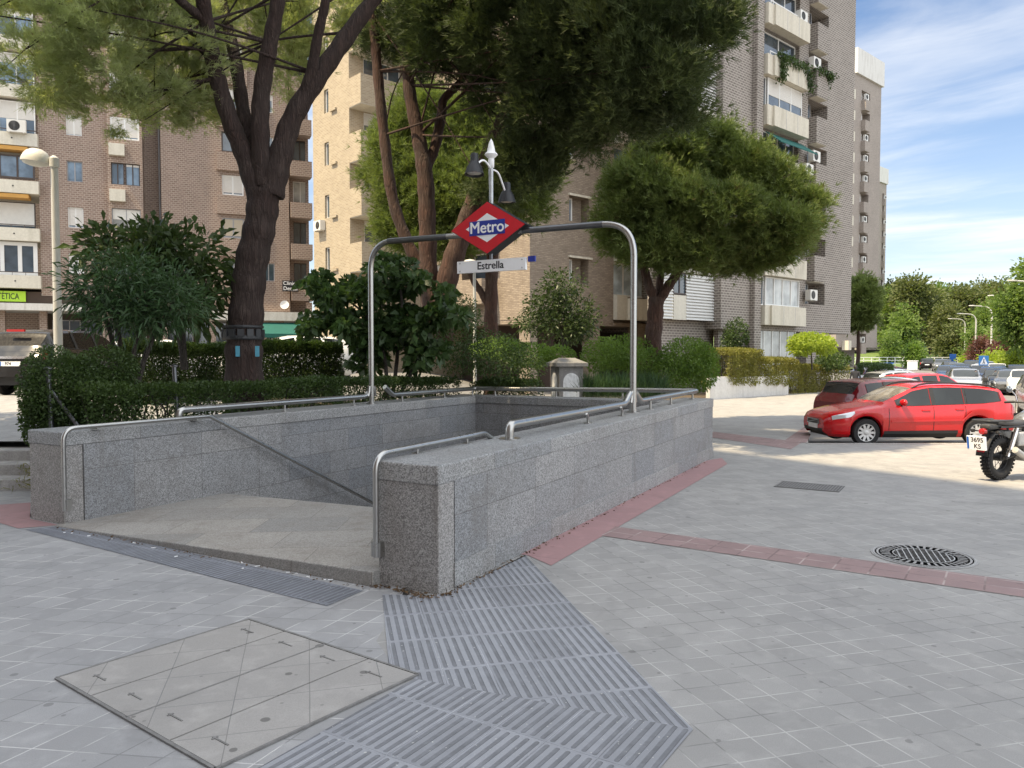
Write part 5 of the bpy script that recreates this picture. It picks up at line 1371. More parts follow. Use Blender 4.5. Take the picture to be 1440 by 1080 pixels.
b = MB(); b.box(-.34, -.02, -.08, .08, .77, .85); o = b.build('tail_unit', M['seatgrey'], mo); bv = o.modifiers.new('b', 'BEVEL'); bv.width = .03; bv.segments = 3
b = MB(); b.box(-.40, -.37, -.14, .14, .545, .745, Matrix.Rotation(R(-8), 4, 'Y') @ Matrix.Translation((-.04, 0, 0))); pm_ = b.build('number_plate', M['signwhite'], mo)
Mp = Matrix.Rotation(R(-8), 4, 'Y') @ Matrix.Translation((-.04, 0, 0)) @ frame((-.401, 0, .645), (0, -1, 0), (0, 0, 1))
text('3695\nKS', Mp @ Matrix.Translation((.018, .0, 0)), .096, M['signblack'], pm_, .02, .001)
b = MB(); b.hexa([Mp @ Vector(q) for q in [(-.135, -.09, .0), (-.105, -.09, .0), (-.105, .09, 0), (-.135, .09, 0), (-.135, -.09, .003), (-.105, -.09, .003), (-.105, .09, .003), (-.135, .09, .003)]]); b.build('blue_strip', M['plateblue'], pm_, recalc=True)
b = MB(); b.tube([(-.30, 0, .80), (-.44, 0, .52)], .02, 6); b.build('plate_bracket', M['blackplastic'], mo)
b = MB(); b.lathe([(0, .05), (.045, .04), (.05, 0), (.05, -.02), (0, -.02)], frame((-.36, 0, .745), (0, 1, 0), (0, 0, 1)) @ Matrix.Rotation(math.pi, 4, 'X'), 16); b.build('tail_light', M['taillight'], mo, 50)
b = MB(); b.box(-.425, -.40, -.05, .05, .44, .475); b.build('reflector', M['taillight'], mo)
for s_ in (-1, 1):
    b = MB(); b.tube([(-.30, s_ * .08, .74), (-.31, s_ * .17, .74)], .012, 6); b.lathe([(0, -.03), (.028, -.02), (.028, .02), (0, .03)], Matrix.Translation((-.31, s_ * .19, .74)) @ Matrix.Rotation(R(90), 4, 'Y'), 10); b.build('indicator', M['blackplastic'], mo, 50)
    b = MB(); b.tube(fillet([(.98, s_ * .04, 1.02), (1.0, s_ * .16, 1.12), (.92, s_ * .38, 1.13), (.86, s_ * .44, 1.12)], .06), .014, 8); b.tube([(.93, s_ * .33, 1.13), (.855, s_ * .445, 1.12)], .020, 8); b.build('handlebar', M['blackplastic'], mo, 50)
    b = MB(); b.tube(fillet([(.95, s_ * .30, 1.13), (.97, s_ * .34, 1.24), (.96, s_ * .40, 1.30)], .04), .008, 6); b.lathe([(0, -.012), (.05, -.008), (.055, .004), (0, .008)], frame((.955, s_ * .43, 1.33), (0, 1, .1), (0, 0, 1)), 16); b.build('mirror', M['chrome'], mo, 50)
    b = MB(); b.tube([(1.46, s_ * .10, .335), (1.10, s_ * .10, 1.05)], .026, 10); b.build('fork', M['darkgrey'], mo, 50)
b = MB(); b.lathe([(0, -.10), (.06, -.09), (.095, -.03), (.10, .05), (0, .06)], Matrix.Translation((1.26, 0, .93)) @ Matrix.Rotation(R(90), 4, 'Y'), 18); b.build('headlight', M['darkgrey'], mo, 50)
b = MB()
for i in range(9):
    a_ = R(40 + i * 13); b.v += [(1.46 + .39 * math.cos(a_), -.065, .335 + .39 * math.sin(a_)), (1.46 + .39 * math.cos(a_), .065, .335 + .39 * math.sin(a_))]
for i in range(8): b.f.append((i * 2, i * 2 + 1, i * 2 + 3, i * 2 + 2)); b.mi.append(0)
o = b.build('front_mudguard', M['blackplastic'], mo, 60); o.modifiers.new('s', 'SOLIDIFY').thickness = .01
b = MB(); b.box(.26, .50, -.15, -.08, .50, .72); b.box(.26, .5, .08, .15, .5, .72); o = b.build('side_cover', M['iron_lt'], mo); bv = o.modifiers.new('b', 'BEVEL'); bv.width = .03; bv.segments = 3
b = MB(); b.tube([(.52, .1, .28), (.45, .28, .01)], .014, 6); b.build('side_stand', M['darkgrey'], mo)
put(mo, 7.75, 12.2, 0.004, 64); mo.scale = (1.06, 1.06, 1.06)
sco = copy_tree(mo); sco['label'] = 'black motorbike standing far off between the silver and blue cars'; put(sco, (1388 - 720) / F * 42, 42, zr(42), 215)
# ------------------------------------------------------------------ vegetation
def raw_mesh(name, V, loops_per, m, parent=None):
    # V: (n,k,3) polygons of k corners each
    n, k, _ = V.shape
    me = bpy.data.meshes.new(name)
    me.vertices.add(n * k); me.vertices.foreach_set('co', V.astype('f').ravel())
    me.loops.add(n * k); me.loops.foreach_set('vertex_index', np.arange(n * k, dtype='i'))
    me.polygons.add(n); me.polygons.foreach_set('loop_start', np.arange(0, n * k, k, dtype='i'))
    me.polygons.foreach_set('loop_total', np.full(n, k, 'i'))
    me.update(calc_edges=True); me.materials.append(m)
    o = bpy.data.objects.new(name, me); COL.objects.link(o)
    if parent is not None:
        o.parent = parent
        if parent.name in INV: o.matrix_parent_inverse = INV[parent.name]
    return o
def unit(n): v = rs.normal(size=(n, 3)); return v / np.linalg.norm(v, axis=1, keepdims=True)
def norm(v): return v / (np.linalg.norm(v, axis=1, keepdims=True) + 1e-9)
def needles(C, D, k, ln, w):   # tufts at C pointing D: k thin needles each
    n = len(C); C = np.repeat(C, k, 0); D = np.repeat(D, k, 0)
    d = norm(D + unit(n * k) * .75); L_ = ln * rs.uniform(.6, 1.15, (n * k, 1))
    s = norm(np.cross(d, unit(n * k))) * w * .5
    base = C + unit(n * k) * .02
    return np.stack([base - s, base + s, base + d * L_ + s * .3, base + d * L_ - s * .3], 1)
def blades(C, D, ln, w, droop=.25):   # one leaf each: bent kite
    n = len(C); d = norm(D); L_ = ln * rs.uniform(.65, 1.2, (n, 1)); s = norm(np.cross(d, unit(n))) * w * .5 * rs.uniform(.7, 1.2, (n, 1))
    mid = C + d * L_ * .5; tipp = C + d * L_ + np.array([0, 0, -1.0]) * L_ * droop
    return np.stack([C, mid - s, tipp, mid + s], 1)
def in_lobe(n, c, r, lo=.62):
    u = unit(n); t = rs.uniform(lo ** 3, 1, (n, 1)) ** (1 / 3); return np.array(c) + u * t * np.array(r), u
def lobes_px(lst):   # (px,py,Y,rx_px,ry_px, depth m) -> world lobes
    out = []
    for (px, py, Y, rx, ry, rd) in lst:
        p = at(px, py, Y); out.append(((p.x, p.y, p.z), (rx / F * Y, rd, ry / F * Y)))
    return out
def pine_crown(lobes, dens, parent, m, ln=.17, w=.014, k=9, clump=.34, per=46, flat=.75, name='crown', lo=.6):
    V = []
    for c, r in lobes:
        area = 4 * math.pi * ((r[0] * r[1]) ** 1.6 / 3 + (r[0] * r[2]) ** 1.6 / 3 + (r[1] * r[2]) ** 1.6 / 3) ** (1 / 1.6)
        nc = max(6, int(area * dens))
        cc, u = in_lobe(nc, c, r, lo)
        cs = clump * rs.uniform(.55, 1.25, (nc, 1))
        n = np.full(nc, per)
        C = np.repeat(cc, per, 0) + rs.normal(size=(nc * per, 3)) * np.repeat(cs, per, 0) * np.array([.62, .62, .62 * flat])
        D = norm(np.repeat(norm(u * np.array([1, 1, .6]) + np.array([0, 0, .5])), per, 0) + (C - np.repeat(cc, per, 0)) * 1.6)
        V.append(needles(C, D, k, ln, w))
    return raw_mesh(name, np.concatenate(V), 4, m, parent)
def leaf_crown(lobes, nleaf, parent, m, ln, w, lo=.5, name='crown', droop=.25, up=.3, clump=0, per=12):
    vol = [r[0] * r[1] + r[0] * r[2] + r[1] * r[2] for c, r in lobes]; tot = sum(vol); V = []
    for (c, r), v in zip(lobes, vol):
        n = max(20, int(nleaf * v / tot))
        if clump:
            nc = max(5, n // per); cc, u = in_lobe(nc, c, r, lo)
            C = np.repeat(cc, per, 0) + rs.normal(size=(nc * per, 3)) * clump * .4; u = np.repeat(u, per, 0)
            D = norm((C - np.repeat(cc, per, 0)) / clump * 2 + u * .6 + unit(len(C)) * .5 + np.array([0, 0, up]))
        else:
            C, u = in_lobe(n, c, r, lo); D = norm(u * .7 + unit(n) * .8 + np.array([0, 0, up]))
        V.append(blades(C, D, ln, w, droop))
    return raw_mesh(name, np.concatenate(V), 4, m, parent)
def limb(b, pts, rad, n=10, wob=.0):
    p, r = smooth_pts(pts, rad, 7)
    if wob: p = [q + Vector(rs.normal(size=3)) * wob for q in p]
    r = [x * (1 + .06 * math.sin(i * 1.7)) for i, x in enumerate(r)]
    b.tube(p, r, n)
def pxs(lst, Y): return [at(px, py, Y if isinstance(Y, (int, float)) else Y[i]) for i, (px, py) in enumerate(lst)]
def twigs(b, src, lobes, n, r=.022):
    for i in range(n):
        c, rr = lobes[rnd.randrange(len(lobes))]
        e = Vector(c) + Vector([rnd.uniform(-.8, .8) * q for q in rr]); s0 = Vector(src[rnd.randrange(len(src))])
        m_ = s0.lerp(e, .5) + Vector((rnd.uniform(-.3, .3), rnd.uniform(-.3, .3), rnd.uniform(-.1, .35)))
        limb(b, [s0, m_, e], [r * 1.7, r, r * .4], 6)

# T1: big umbrella pine at the left
t1 = thing('pine_tree', 'big umbrella pine with a thick forked dark trunk and hanging sunlit crown at left', 'tree', (-4.72, 13.4, .6))
b = MB(); Y = 13.4
limb(b, [(-4.66, Y, .45), *pxs([(343, 505), (345, 460), (352, 380), (366, 315), (372, 268)], Y)], [.36, .315, .295, .275, .265, .27], 16)
base1 = pxs([(372, 275), (372, 262)], Y)
L1 = pxs([(366, 285), (345, 222), (322, 165), (302, 95), (290, 30), (278, -50), (262, -140)], [Y, Y, Y - .1, Y - .3, Y - .6, Y - 1.0, Y - 1.4])
L2 = pxs([(370, 265), (352, 215), (341, 150), (330, 80), (312, 0), (300, -90)], [Y, Y + .15, Y + .3, Y + .5, Y + .8, Y + 1.2])
L3 = pxs([(372, 262), (366, 200), (368, 130), (380, 60), (392, -10), (398, -120)], [Y, Y - .05, Y - .1, Y - .2, Y - .3, Y - .4])
L4 = pxs([(380, 275), (393, 225), (412, 165), (450, 105), (492, 45), (540, -20), (600, -90)], [Y, Y + .05, Y + .1, Y + .2, Y + .4, Y + .6, Y + .9])
L5 = pxs([(424, 140), (438, 100), (447, 50), (458, 0), (468, -80)], [Y + .1, Y, Y - .1, Y - .2, Y - .3])
limb(b, L1, [.20, .165, .15, .135, .12, .10, .07], 12); limb(b, L2, [.16, .13, .12, .11, .09, .06], 10); limb(b, L3, [.19, .16, .145, .13, .115, .09], 12)
limb(b, L4, [.235, .205, .175, .16, .15, .12, .08], 12); limb(b, L5, [.10, .095, .085, .075, .05], 10)
limb(b, pxs([(290, 30), (262, 8), (235, -15)], [Y - .6, Y - .9, Y - 1.2]), [.08, .07, .05], 8)
lob1 = lobes_px([(20, 20, 12.0, 100, 62, 1.2), (110, 60, 12.6, 100, 80, 1.4), (205, 85, 13.0, 95, 78, 1.5), (262, 130, 13.6, 52, 42, .8), (60, 92, 12.4, 62, 44, .9), (165, 150, 13.0, 60, 30, .8), (210, 20, 13.5, 110, 60, 1.6),
  (120, -30, 15.4, 150, 40, 1.2), (280, -60, 15.4, 150, 60, 1.8), (430, -60, 14.6, 140, 50, 2.0), (395, 80, 15.2, 60, 55, .7), (425, 40, 15.5, 70, 50, .9), (340, 30, 15.6, 60, 60, .8), (-60, -40, 14.0, 100, 40, 1.2)])
src = [p for l in (L1[3:], L2[3:], L3[3:], L4[3:]) for p in l]
twigs(b, src, lob1, 34, .016)
for pts in ([(300, 70), (270, 68), (228, 70), (175, 72)], [(308, 110), (262, 118), (215, 130), (165, 138)], [(296, 60), (240, 34), (190, 25), (130, 12)]): limb(b, pxs(pts, [Y - .3, Y - .4, Y - .5, Y - .5]), [.045, .035, .028, .012], 6)
b.build('trunk', M['bark'], t1, 60)
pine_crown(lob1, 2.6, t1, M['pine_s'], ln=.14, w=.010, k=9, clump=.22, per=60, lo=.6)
# bands and stickers on its trunk
b = MB(); b.lathe([(.335, 0), (.35, .02), (.35, .05), (.335, .07)], Matrix.Translation((at(342, 478, Y).x, Y, at(342, 478, Y).z)), 20, closed=True); b.lathe([(.335, .0), (.345, .02), (.345, .04), (.335, .05)], Matrix.Translation((at(342, 468, Y).x, Y, at(342, 462, Y).z)), 20, closed=True)
for k in range(14):
    a_ = 2 * math.pi * k / 14; c_ = at(342, 473, Y); b.box(.32, .357, -.055, .055, -.01, .12, Matrix.Translation(c_) @ Matrix.Rotation(a_, 4, 'Z'))
tag(b.build('trunk_band', M['darkgrey']), 'dark ribbed band strapped round the thick left pine trunk', 'band')
for px in (334, 361):
    c_ = at(px, 494, Y - .335); b = MB(); b.box(c_.x - .035, c_.x + .035, c_.y + (.02 if px > 350 else 0), c_.y + .012 + (.02 if px > 350 else 0), c_.z - .09, c_.z + .09)
    tag(b.build('sticker', M['cyan']), 'faded blue paper strip on the %s side of the thick pine trunk' % ('lamp post' if px < 350 else 'fig bush'), 'sticker')

# T2: group of leaning pine stems behind the entrance
t2 = thing('pine_tree', 'dark wide pine with several slim leaning reddish stems rising behind the fig bush', 'tree', (-1.9, 19.5, .5))
b = MB(); Y = 19.0
Sa = pxs([(612, 470), (594, 385), (575, 345), (553, 283), (540, 190), (531, 100), (524, 20), (515, -80)], Y + .3)
Sb = pxs([(618, 480), (604, 400), (601, 320), (598, 250), (588, 190), (575, 120), (573, 30), (580, -80)], Y)
Sb2 = pxs([(600, 235), (612, 205), (621, 160), (624, 140), (645, 118), (670, 80)], Y + .1)
Sc = pxs([(622, 480), (628, 400), (644, 345), (664, 290), (690, 210), (706, 170), (730, 110), (760, 40)], Y - .2)
Sc2 = pxs([(698, 205), (728, 200), (760, 188), (800, 165), (860, 120), (930, 70)], [Y - .2, Y - .5, Y - .8, Y - 1.2, Y - 1.6, Y - 1.8])
limb(b, Sa, [.20, .17, .15, .14, .13, .125, .11, .07], 10); limb(b, Sb, [.25, .23, .215, .205, .17, .15, .13, .08], 12); limb(b, Sb2, [.13, .13, .12, .10, .09, .05], 10)
limb(b, Sc, [.28, .26, .25, .22, .19, .15, .12, .07], 12); limb(b, Sc2, [.15, .14, .13, .11, .08, .04], 10)
lob2 = lobes_px([(640, 20, 18.4, 80, 44, 1.8), (720, 50, 17.6, 80, 56, 1.8), (800, 85, 16.6, 78, 54, 1.8), (880, 60, 15.4, 80, 56, 1.8), (905, 120, 15.2, 70, 44, 1.5), (968, 45, 15.0, 54, 48, 1.4), (870, 162, 15.6, 52, 24, 1.0), (775, 160, 17.0, 54, 28, 1.0), (700, 125, 18.6, 40, 28, .8),
   (640, -60, 19, 150, 50, 2.2), (860, -60, 18, 170, 50, 2.2), (995, 0, 15.4, 38, 36, 1.2), (560, 50, 19.5, 42, 22, .8), (505, 40, 19.8, 30, 22, .7), (695, 258, 18.2, 32, 24, .6), (750, 254, 17.8, 32, 22, .6), (735, 215, 17.8, 46, 26, .7), (955, 162, 15.4, 40, 16, .7), (830, 196, 16.8, 34, 14, .6), (620, 75, 18.6, 50, 26, .9),
   (800, -95, 14.2, 120, 34, 1.6), (930, -80, 15.0, 110, 34, 1.6), (760, -60, 15.8, 110, 34, 1.5)])  # lobes above the view, added to shade the paving beyond the wall
twigs(b, [*Sa[4:], *Sb[4:], *Sc[4:], *Sc2[2:]], lob2, 30, .018)
b.build('trunk', M['bark_r'], t2, 60)
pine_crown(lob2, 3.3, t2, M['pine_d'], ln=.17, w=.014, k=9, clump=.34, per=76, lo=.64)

# T3: pine on the right with a rounded, top-lit crown
t3 = thing('pine_tree', 'rounded pine with a bright lit top and short forked trunk before the grey tower', 'tree', (4.05, 22, 0))
b = MB(); Y = 21.5
limb(b, [(at(916, 540, Y).x, Y, -.02), *pxs([(917, 500), (921, 450), (923, 418)], Y)], [.27, .24, .225, .21], 12)
Ra_ = pxs([(922, 425), (912, 400), (905, 375), (890, 330), (880, 280)], Y); Rb_ = pxs([(925, 425), (938, 405), (955, 380), (985, 330), (1020, 290)], Y); Rc_ = pxs([(925, 420), (930, 380), (935, 320), (960, 240)], Y + .4)
limb(b, Ra_, [.14, .13, .12, .09, .05], 10); limb(b, Rb_, [.16, .14, .12, .09, .05], 10); limb(b, Rc_, [.11, .10, .08, .04], 8)
lob3 = lobes_px([(880, 300, 21, 34, 30, 1.0), (905, 262, 21, 44, 34, 1.2), (925, 345, 20.6, 52, 26, 1.1), (975, 350, 20.8, 54, 28, 1.2), (940, 225, 21.5, 50, 30, 1.3), (985, 205, 21.6, 44, 24, 1.2), (1030, 240, 21.6, 50, 34, 1.4), (1085, 262, 21.6, 44, 32, 1.2), (1122, 305, 21.8, 36, 34, 1.0), (1070, 345, 21.0, 56, 26, 1.2), (1010, 300, 20.4, 60, 36, 1.2), (950, 290, 20.4, 50, 34, 1.2), (1090, 320, 20.6, 46, 30, 1.1), (1030, 365, 21, 40, 16, .8), (868, 330, 21.4, 20, 16, .6)])
twigs(b, [*Ra_[2:], *Rb_[2:], *Rc_[1:]], lob3, 40, .022)
b.build('trunk', M['bark_r'], t3, 60)
pine_crown(lob3, 5.2, t3, M['pine'], ln=.17, w=.016, k=9, clump=.29, per=84, lo=.74)

# T4: brighter pine behind
t4 = thing('pine_tree', 'bright green pine standing in full sun behind the leaning dark stems', 'tree', (-.85, 27, .2))
b = MB(); Y = 27
limb(b, [(at(690, 500, Y).x, Y, .1), *pxs([(690, 470), (691, 400), (693, 340), (692, 280), (690, 220)], Y)], [.26, .24, .22, .20, .17, .12], 10)
limb(b, pxs([(688, 432), (676, 410), (664, 390), (650, 340), (640, 290)], Y), [.13, .12, .11, .09, .06], 8)
lob4 = lobes_px([(560, 230, 27.5, 48, 60, 1.6), (610, 180, 28, 60, 50, 1.8), (660, 200, 28, 66, 60, 1.8), (600, 270, 27, 64, 62, 1.7), (655, 280, 26.6, 66, 60, 1.7), (712, 260, 27, 62, 55, 1.6), (575, 320, 27, 48, 34, 1.2), (625, 335, 26.6, 50, 30, 1.2), (745, 225, 27.6, 45, 42, 1.3)])
twigs(b, pxs([(692, 280), (690, 220), (650, 340)], Y), lob4, 26, .025)
b.build('trunk', M['bark_r'], t4, 60)
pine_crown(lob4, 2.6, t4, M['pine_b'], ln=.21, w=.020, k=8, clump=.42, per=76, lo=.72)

# pine added out of view at left to shade the steps
t6 = thing('pine_tree', 'unseen low pine added at left to shade the stone steps', 'tree', (-11.2, 11.0, .5))
b = MB(); limb(b, [(-11.2, 11.0, .3), (-11.1, 11.0, 2.5), (-10.9, 11.2, 4.6)], [.2, .17, .1], 8); b.build('trunk', M['bark'], t6, 60)
pine_crown([((-11.0, 11.2, 5.3), (2.2, 2.1, 1.0)), ((-10.2, 10.8, 5.6), (1.3, 1.4, .7)), ((-12.0, 12.4, 5.4), (1.6, 1.6, .8))], 3.0, t6, M['pine'], ln=.2, w=.02, k=7, clump=.4, per=50)

# small pine beyond the grey tower
t5 = thing('pine_tree', 'small dense pine growing against the foot of the second tower', 'tree', ((1205 - 720) / F * 62, 62, -.1))
lob5 = lobes_px([(1208, 420, 62, 20, 32, 1.6), (1200, 440, 62, 14, 24, 1.2), (1215, 440, 61, 14, 22, 1.2)])
b = MB(); limb(b, [(27.7, 62, -.4), *pxs([(1207, 500), (1206, 450)], 62)], [.2, .17, .1], 8); b.build('trunk', M['bark_r'], t5, 60)
pine_crown(lob5, 3.0, t5, M['pine'], ln=.35, w=.05, k=7, clump=.5, per=40)

# leafy bushes along the beds
def bush(name, label, cat, lobes, n, m, ln, w, stems=(), barkm='bark_g', group=None, **k):
    c = lobes[0][0]; t = thing(name, label, cat, (c[0], c[1], zl(c[0], c[1])), group)
    if stems:
        b = MB()
        for s_ in stems: limb(b, s_, [.045, .04, .03, .015][:len(s_)] if len(s_) <= 4 else [.05] * len(s_), 7)
        b.build('stem', M[barkm], t, 60)
    leaf_crown(lobes, n, t, m, ln, w, name='foliage', **k)
    return t
lo = lobes_px([(200, 360, 13.2, 70, 40, .8), (265, 365, 13.4, 60, 34, .8), (300, 400, 13.4, 26, 22, .5), (150, 350, 13.2, 30, 20, .5), (255, 430, 13.4, 50, 26, .7), (215, 345, 13.4, 40, 18, .5)])
bush('loquat_tree', 'loquat tree with broad dark leaf rosettes left of the big pine trunk', 'tree', lo, 2600, M['loquat'], .25, .085,
     [pxs([(262, 520), (258, 470), (262, 415), (285, 385)], 13.4), pxs([(258, 520), (250, 460), (232, 400), (205, 360)], 13.4)], clump=.30, per=11, lo=.35, up=.15)
lo = lobes_px([(165, 400, 11.7, 58, 48, .6), (215, 410, 11.8, 55, 46, .6), (250, 425, 11.9, 42, 34, .5), (135, 405, 11.7, 35, 30, .5), (175, 440, 11.6, 60, 28, .5)])
bush('oleander', 'oleander bush with long narrow dark leaves beside the grey lamp post', 'shrub', lo, 4200, M['oleander'], .19, .030,
     [pxs([(178, 570), (172, 510), (165, 460), (150, 410)], 11.8), pxs([(180, 570), (186, 510), (200, 450), (215, 410)], 11.8), pxs([(172, 570), (162, 500), (150, 450), (140, 420)], 11.8), pxs([(186, 570), (205, 500), (230, 450), (250, 420)], 11.9)], clump=.26, per=12, lo=.25, up=.25)
lo = []
for (px, py, rx, ry) in ((540, 420, 70, 50), (600, 430, 50, 50), (480, 425, 44, 36), (505, 470, 40, 40), (560, 490, 66, 45), (612, 490, 40, 45), (448, 400, 24, 16), (560, 380, 46, 22), (452, 455, 26, 20), (628, 430, 28, 34)):
    for q in range(5): lo += lobes_px([(px + rnd.uniform(-.7, .7) * rx, py + rnd.uniform(-.7, .7) * ry, 16.4 + rnd.uniform(-.6, .6), rx * rnd.uniform(.28, .5), ry * rnd.uniform(.25, .42), .4)])
bush('fig_tree', 'large dark fig bush with drooping lobed leaves behind the left sign post', 'tree', lo, 5200, M['fig'], .21, .15,
     [pxs([(545, 560), (540, 500), (520, 450), (480, 415)], 16.4), pxs([(552, 560), (560, 490), (565, 430), (560, 385)], 16.4), pxs([(560, 560), (590, 500), (610, 450), (620, 420)], 16.4)], lo=.2, droop=.3, up=.25)
lo = lobes_px([(790, 405, 25, 30, 22, .8), (768, 430, 25, 28, 22, .8), (808, 440, 25, 32, 24, .8), (790, 460, 25, 42, 20, .9), (745, 455, 25, 22, 12, .6), (822, 462, 25, 20, 14, .6)])
bush('small_tree', 'small dark tree standing before the tan brick wall right of the sign', 'tree', lo, 5200, M['loquat'], .14, .06, [pxs([(792, 500), (790, 470), (786, 440), (790, 410)], 25), pxs([(790, 490), (800, 460), (815, 440)], 25)], lo=.2, clump=.25, per=10)
lo = lobes_px([(645, 480, 17.5, 45, 50, .9), (690, 500, 17.5, 55, 34, .9), (650, 440, 17.8, 25, 26, .6), (720, 515, 17.4, 50, 26, .8)])
bush('shrub', 'loose olive green shrub between the fig bush and the stone pillar', 'shrub', lo, 7000, M['hedge'], .075, .035, [], lo=.3)
lo = lobes_px([(700, 490, 22, 40, 16, .8), (745, 500, 22, 38, 18, .8), (783, 500, 22, 26, 14, .7)])
bush('shrub', 'sunlit light green shrub behind the stone pillar', 'shrub', lo, 5000, M['shrub_g'], .10, .045, [], lo=.3)
lo = lobes_px([(850, 500, 20.5, 34, 26, .7), (880, 495, 21.5, 44, 24, .7), (905, 510, 20.0, 30, 22, .7)])
bush('shrub', 'fresh green shrub behind the right sign post', 'shrub', lo, 6000, M['shrub_g'], .10, .04, [], lo=.3)
lo = lobes_px([(965, 505, 19.6, 38, 32, .9), (985, 515, 19.8, 25, 35, .8), (945, 525, 19.4, 30, 28, .7)])
bush('shrub', 'dense bright green shrub at the end of the back parapet by the white wall', 'shrub', lo, 9000, M['shrub_g'], .085, .04, [], lo=.35)
lo = lobes_px([(1140, 480, 39, 30, 12, 1.2), (1125, 490, 39, 15, 10, .8), (1160, 488, 39, 14, 12, .8)])
bush('shrub', 'lime yellow shrub in front of the tower ground floor window', 'shrub', lo, 2600, M['shrub_y'], .20, .10, [pxs([(1142, 520), (1141, 500), (1140, 485)], 39)], lo=.2)
lo = lobes_px([(1170, 505, 41, 14, 14, 1.0), (1160, 510, 41, 12, 10, 1.0), (1183, 508, 42, 10, 10, 1.0)])
bush('shrub', 'dark shrub in the corner below the tower overhang', 'shrub', lo, 1800, M['hedge'], .16, .09, [], lo=.2)
lo = lobes_px([(1036, 470, 38.6, 18, 24, .4), (1026, 480, 38.4, 12, 16, .4)])
bush('climbing_plant', 'dark climbing plant on the grey tower wall above the clipped hedge', 'plant', lo, 2000, M['hedge'], .14, .07, [], lo=.1)
# grass-like clump behind the pillar
def grass_clump(label, px0, px1, py0, py1, Y, n, m):
    a, c = at(px0, py1, Y), at(px1, py0, Y); t0 = Vector(((a.x + c.x) / 2, Y, a.z))
    C = np.stack([rs.uniform(a.x, c.x, n), rs.uniform(Y - .7, Y + .7, n), np.full(n, a.z)], 1); D = norm(np.array([0, 0, 1.0]) + rs.normal(size=(n, 3)) * .28)
    o = raw_mesh('tall_grass', blades(C, D, c.z - a.z, .016, .18), 4, m); tag(o, label, 'plant')
grass_clump('clump of tall thin grass right of the stone pillar', 812, 930, 515, 562, 18.6, 2600, M['oleander'])
# leaf trails on tower balconies
def trail(label, pts, m, n):
    V = []
    for p in pts:
        c = np.array(p); C = c + rs.normal(size=(n, 3)) * np.array([.12, .12, .12]); V.append(blades(C, norm(unit(n) + np.array([0, 0, -.6])), .16, .09, .3))
    tag(raw_mesh('trailing_plant', np.concatenate(V), 4, m), label, 'plant')
zt6 = zE(5) + 1.05
ptsA = [epz(eb0 + .9 + i * .16, .66, zt6 + .08 + .05 * math.sin(i)) for i in range(18)] + [epz(eb0 + 1.2, .68, zt6 - .10 * j) for j in range(12)] + [epz(eb1 - .3 + .05 * j, .68, zt6 - .12 * j) for j in range(9)] + [epz(eb1 + .1, .3, zt6 - .14 * j) for j in range(7)]
trail('dark ivy trailing over the concrete balcony, second from the top of the tower', ptsA, M['hedge'], 34)
zt6 = zE(5) + 1.5
ptsB = [epz(en0 + .3 + (en1 - en0) * .3 + i * .08, .58, zt6 - .02 * i) for i in range(8)] + [epz(en0 + (en1 - en0) * .58, .5 - .05 * j, zt6 - .12 * j) for j in range(10)] + [epz(en0 + i * .12, .5, zt6) for i in range(6)]
trail('dark creeper hanging from the brick planter beside the tower balconies', ptsB, M['hedge'], 40)

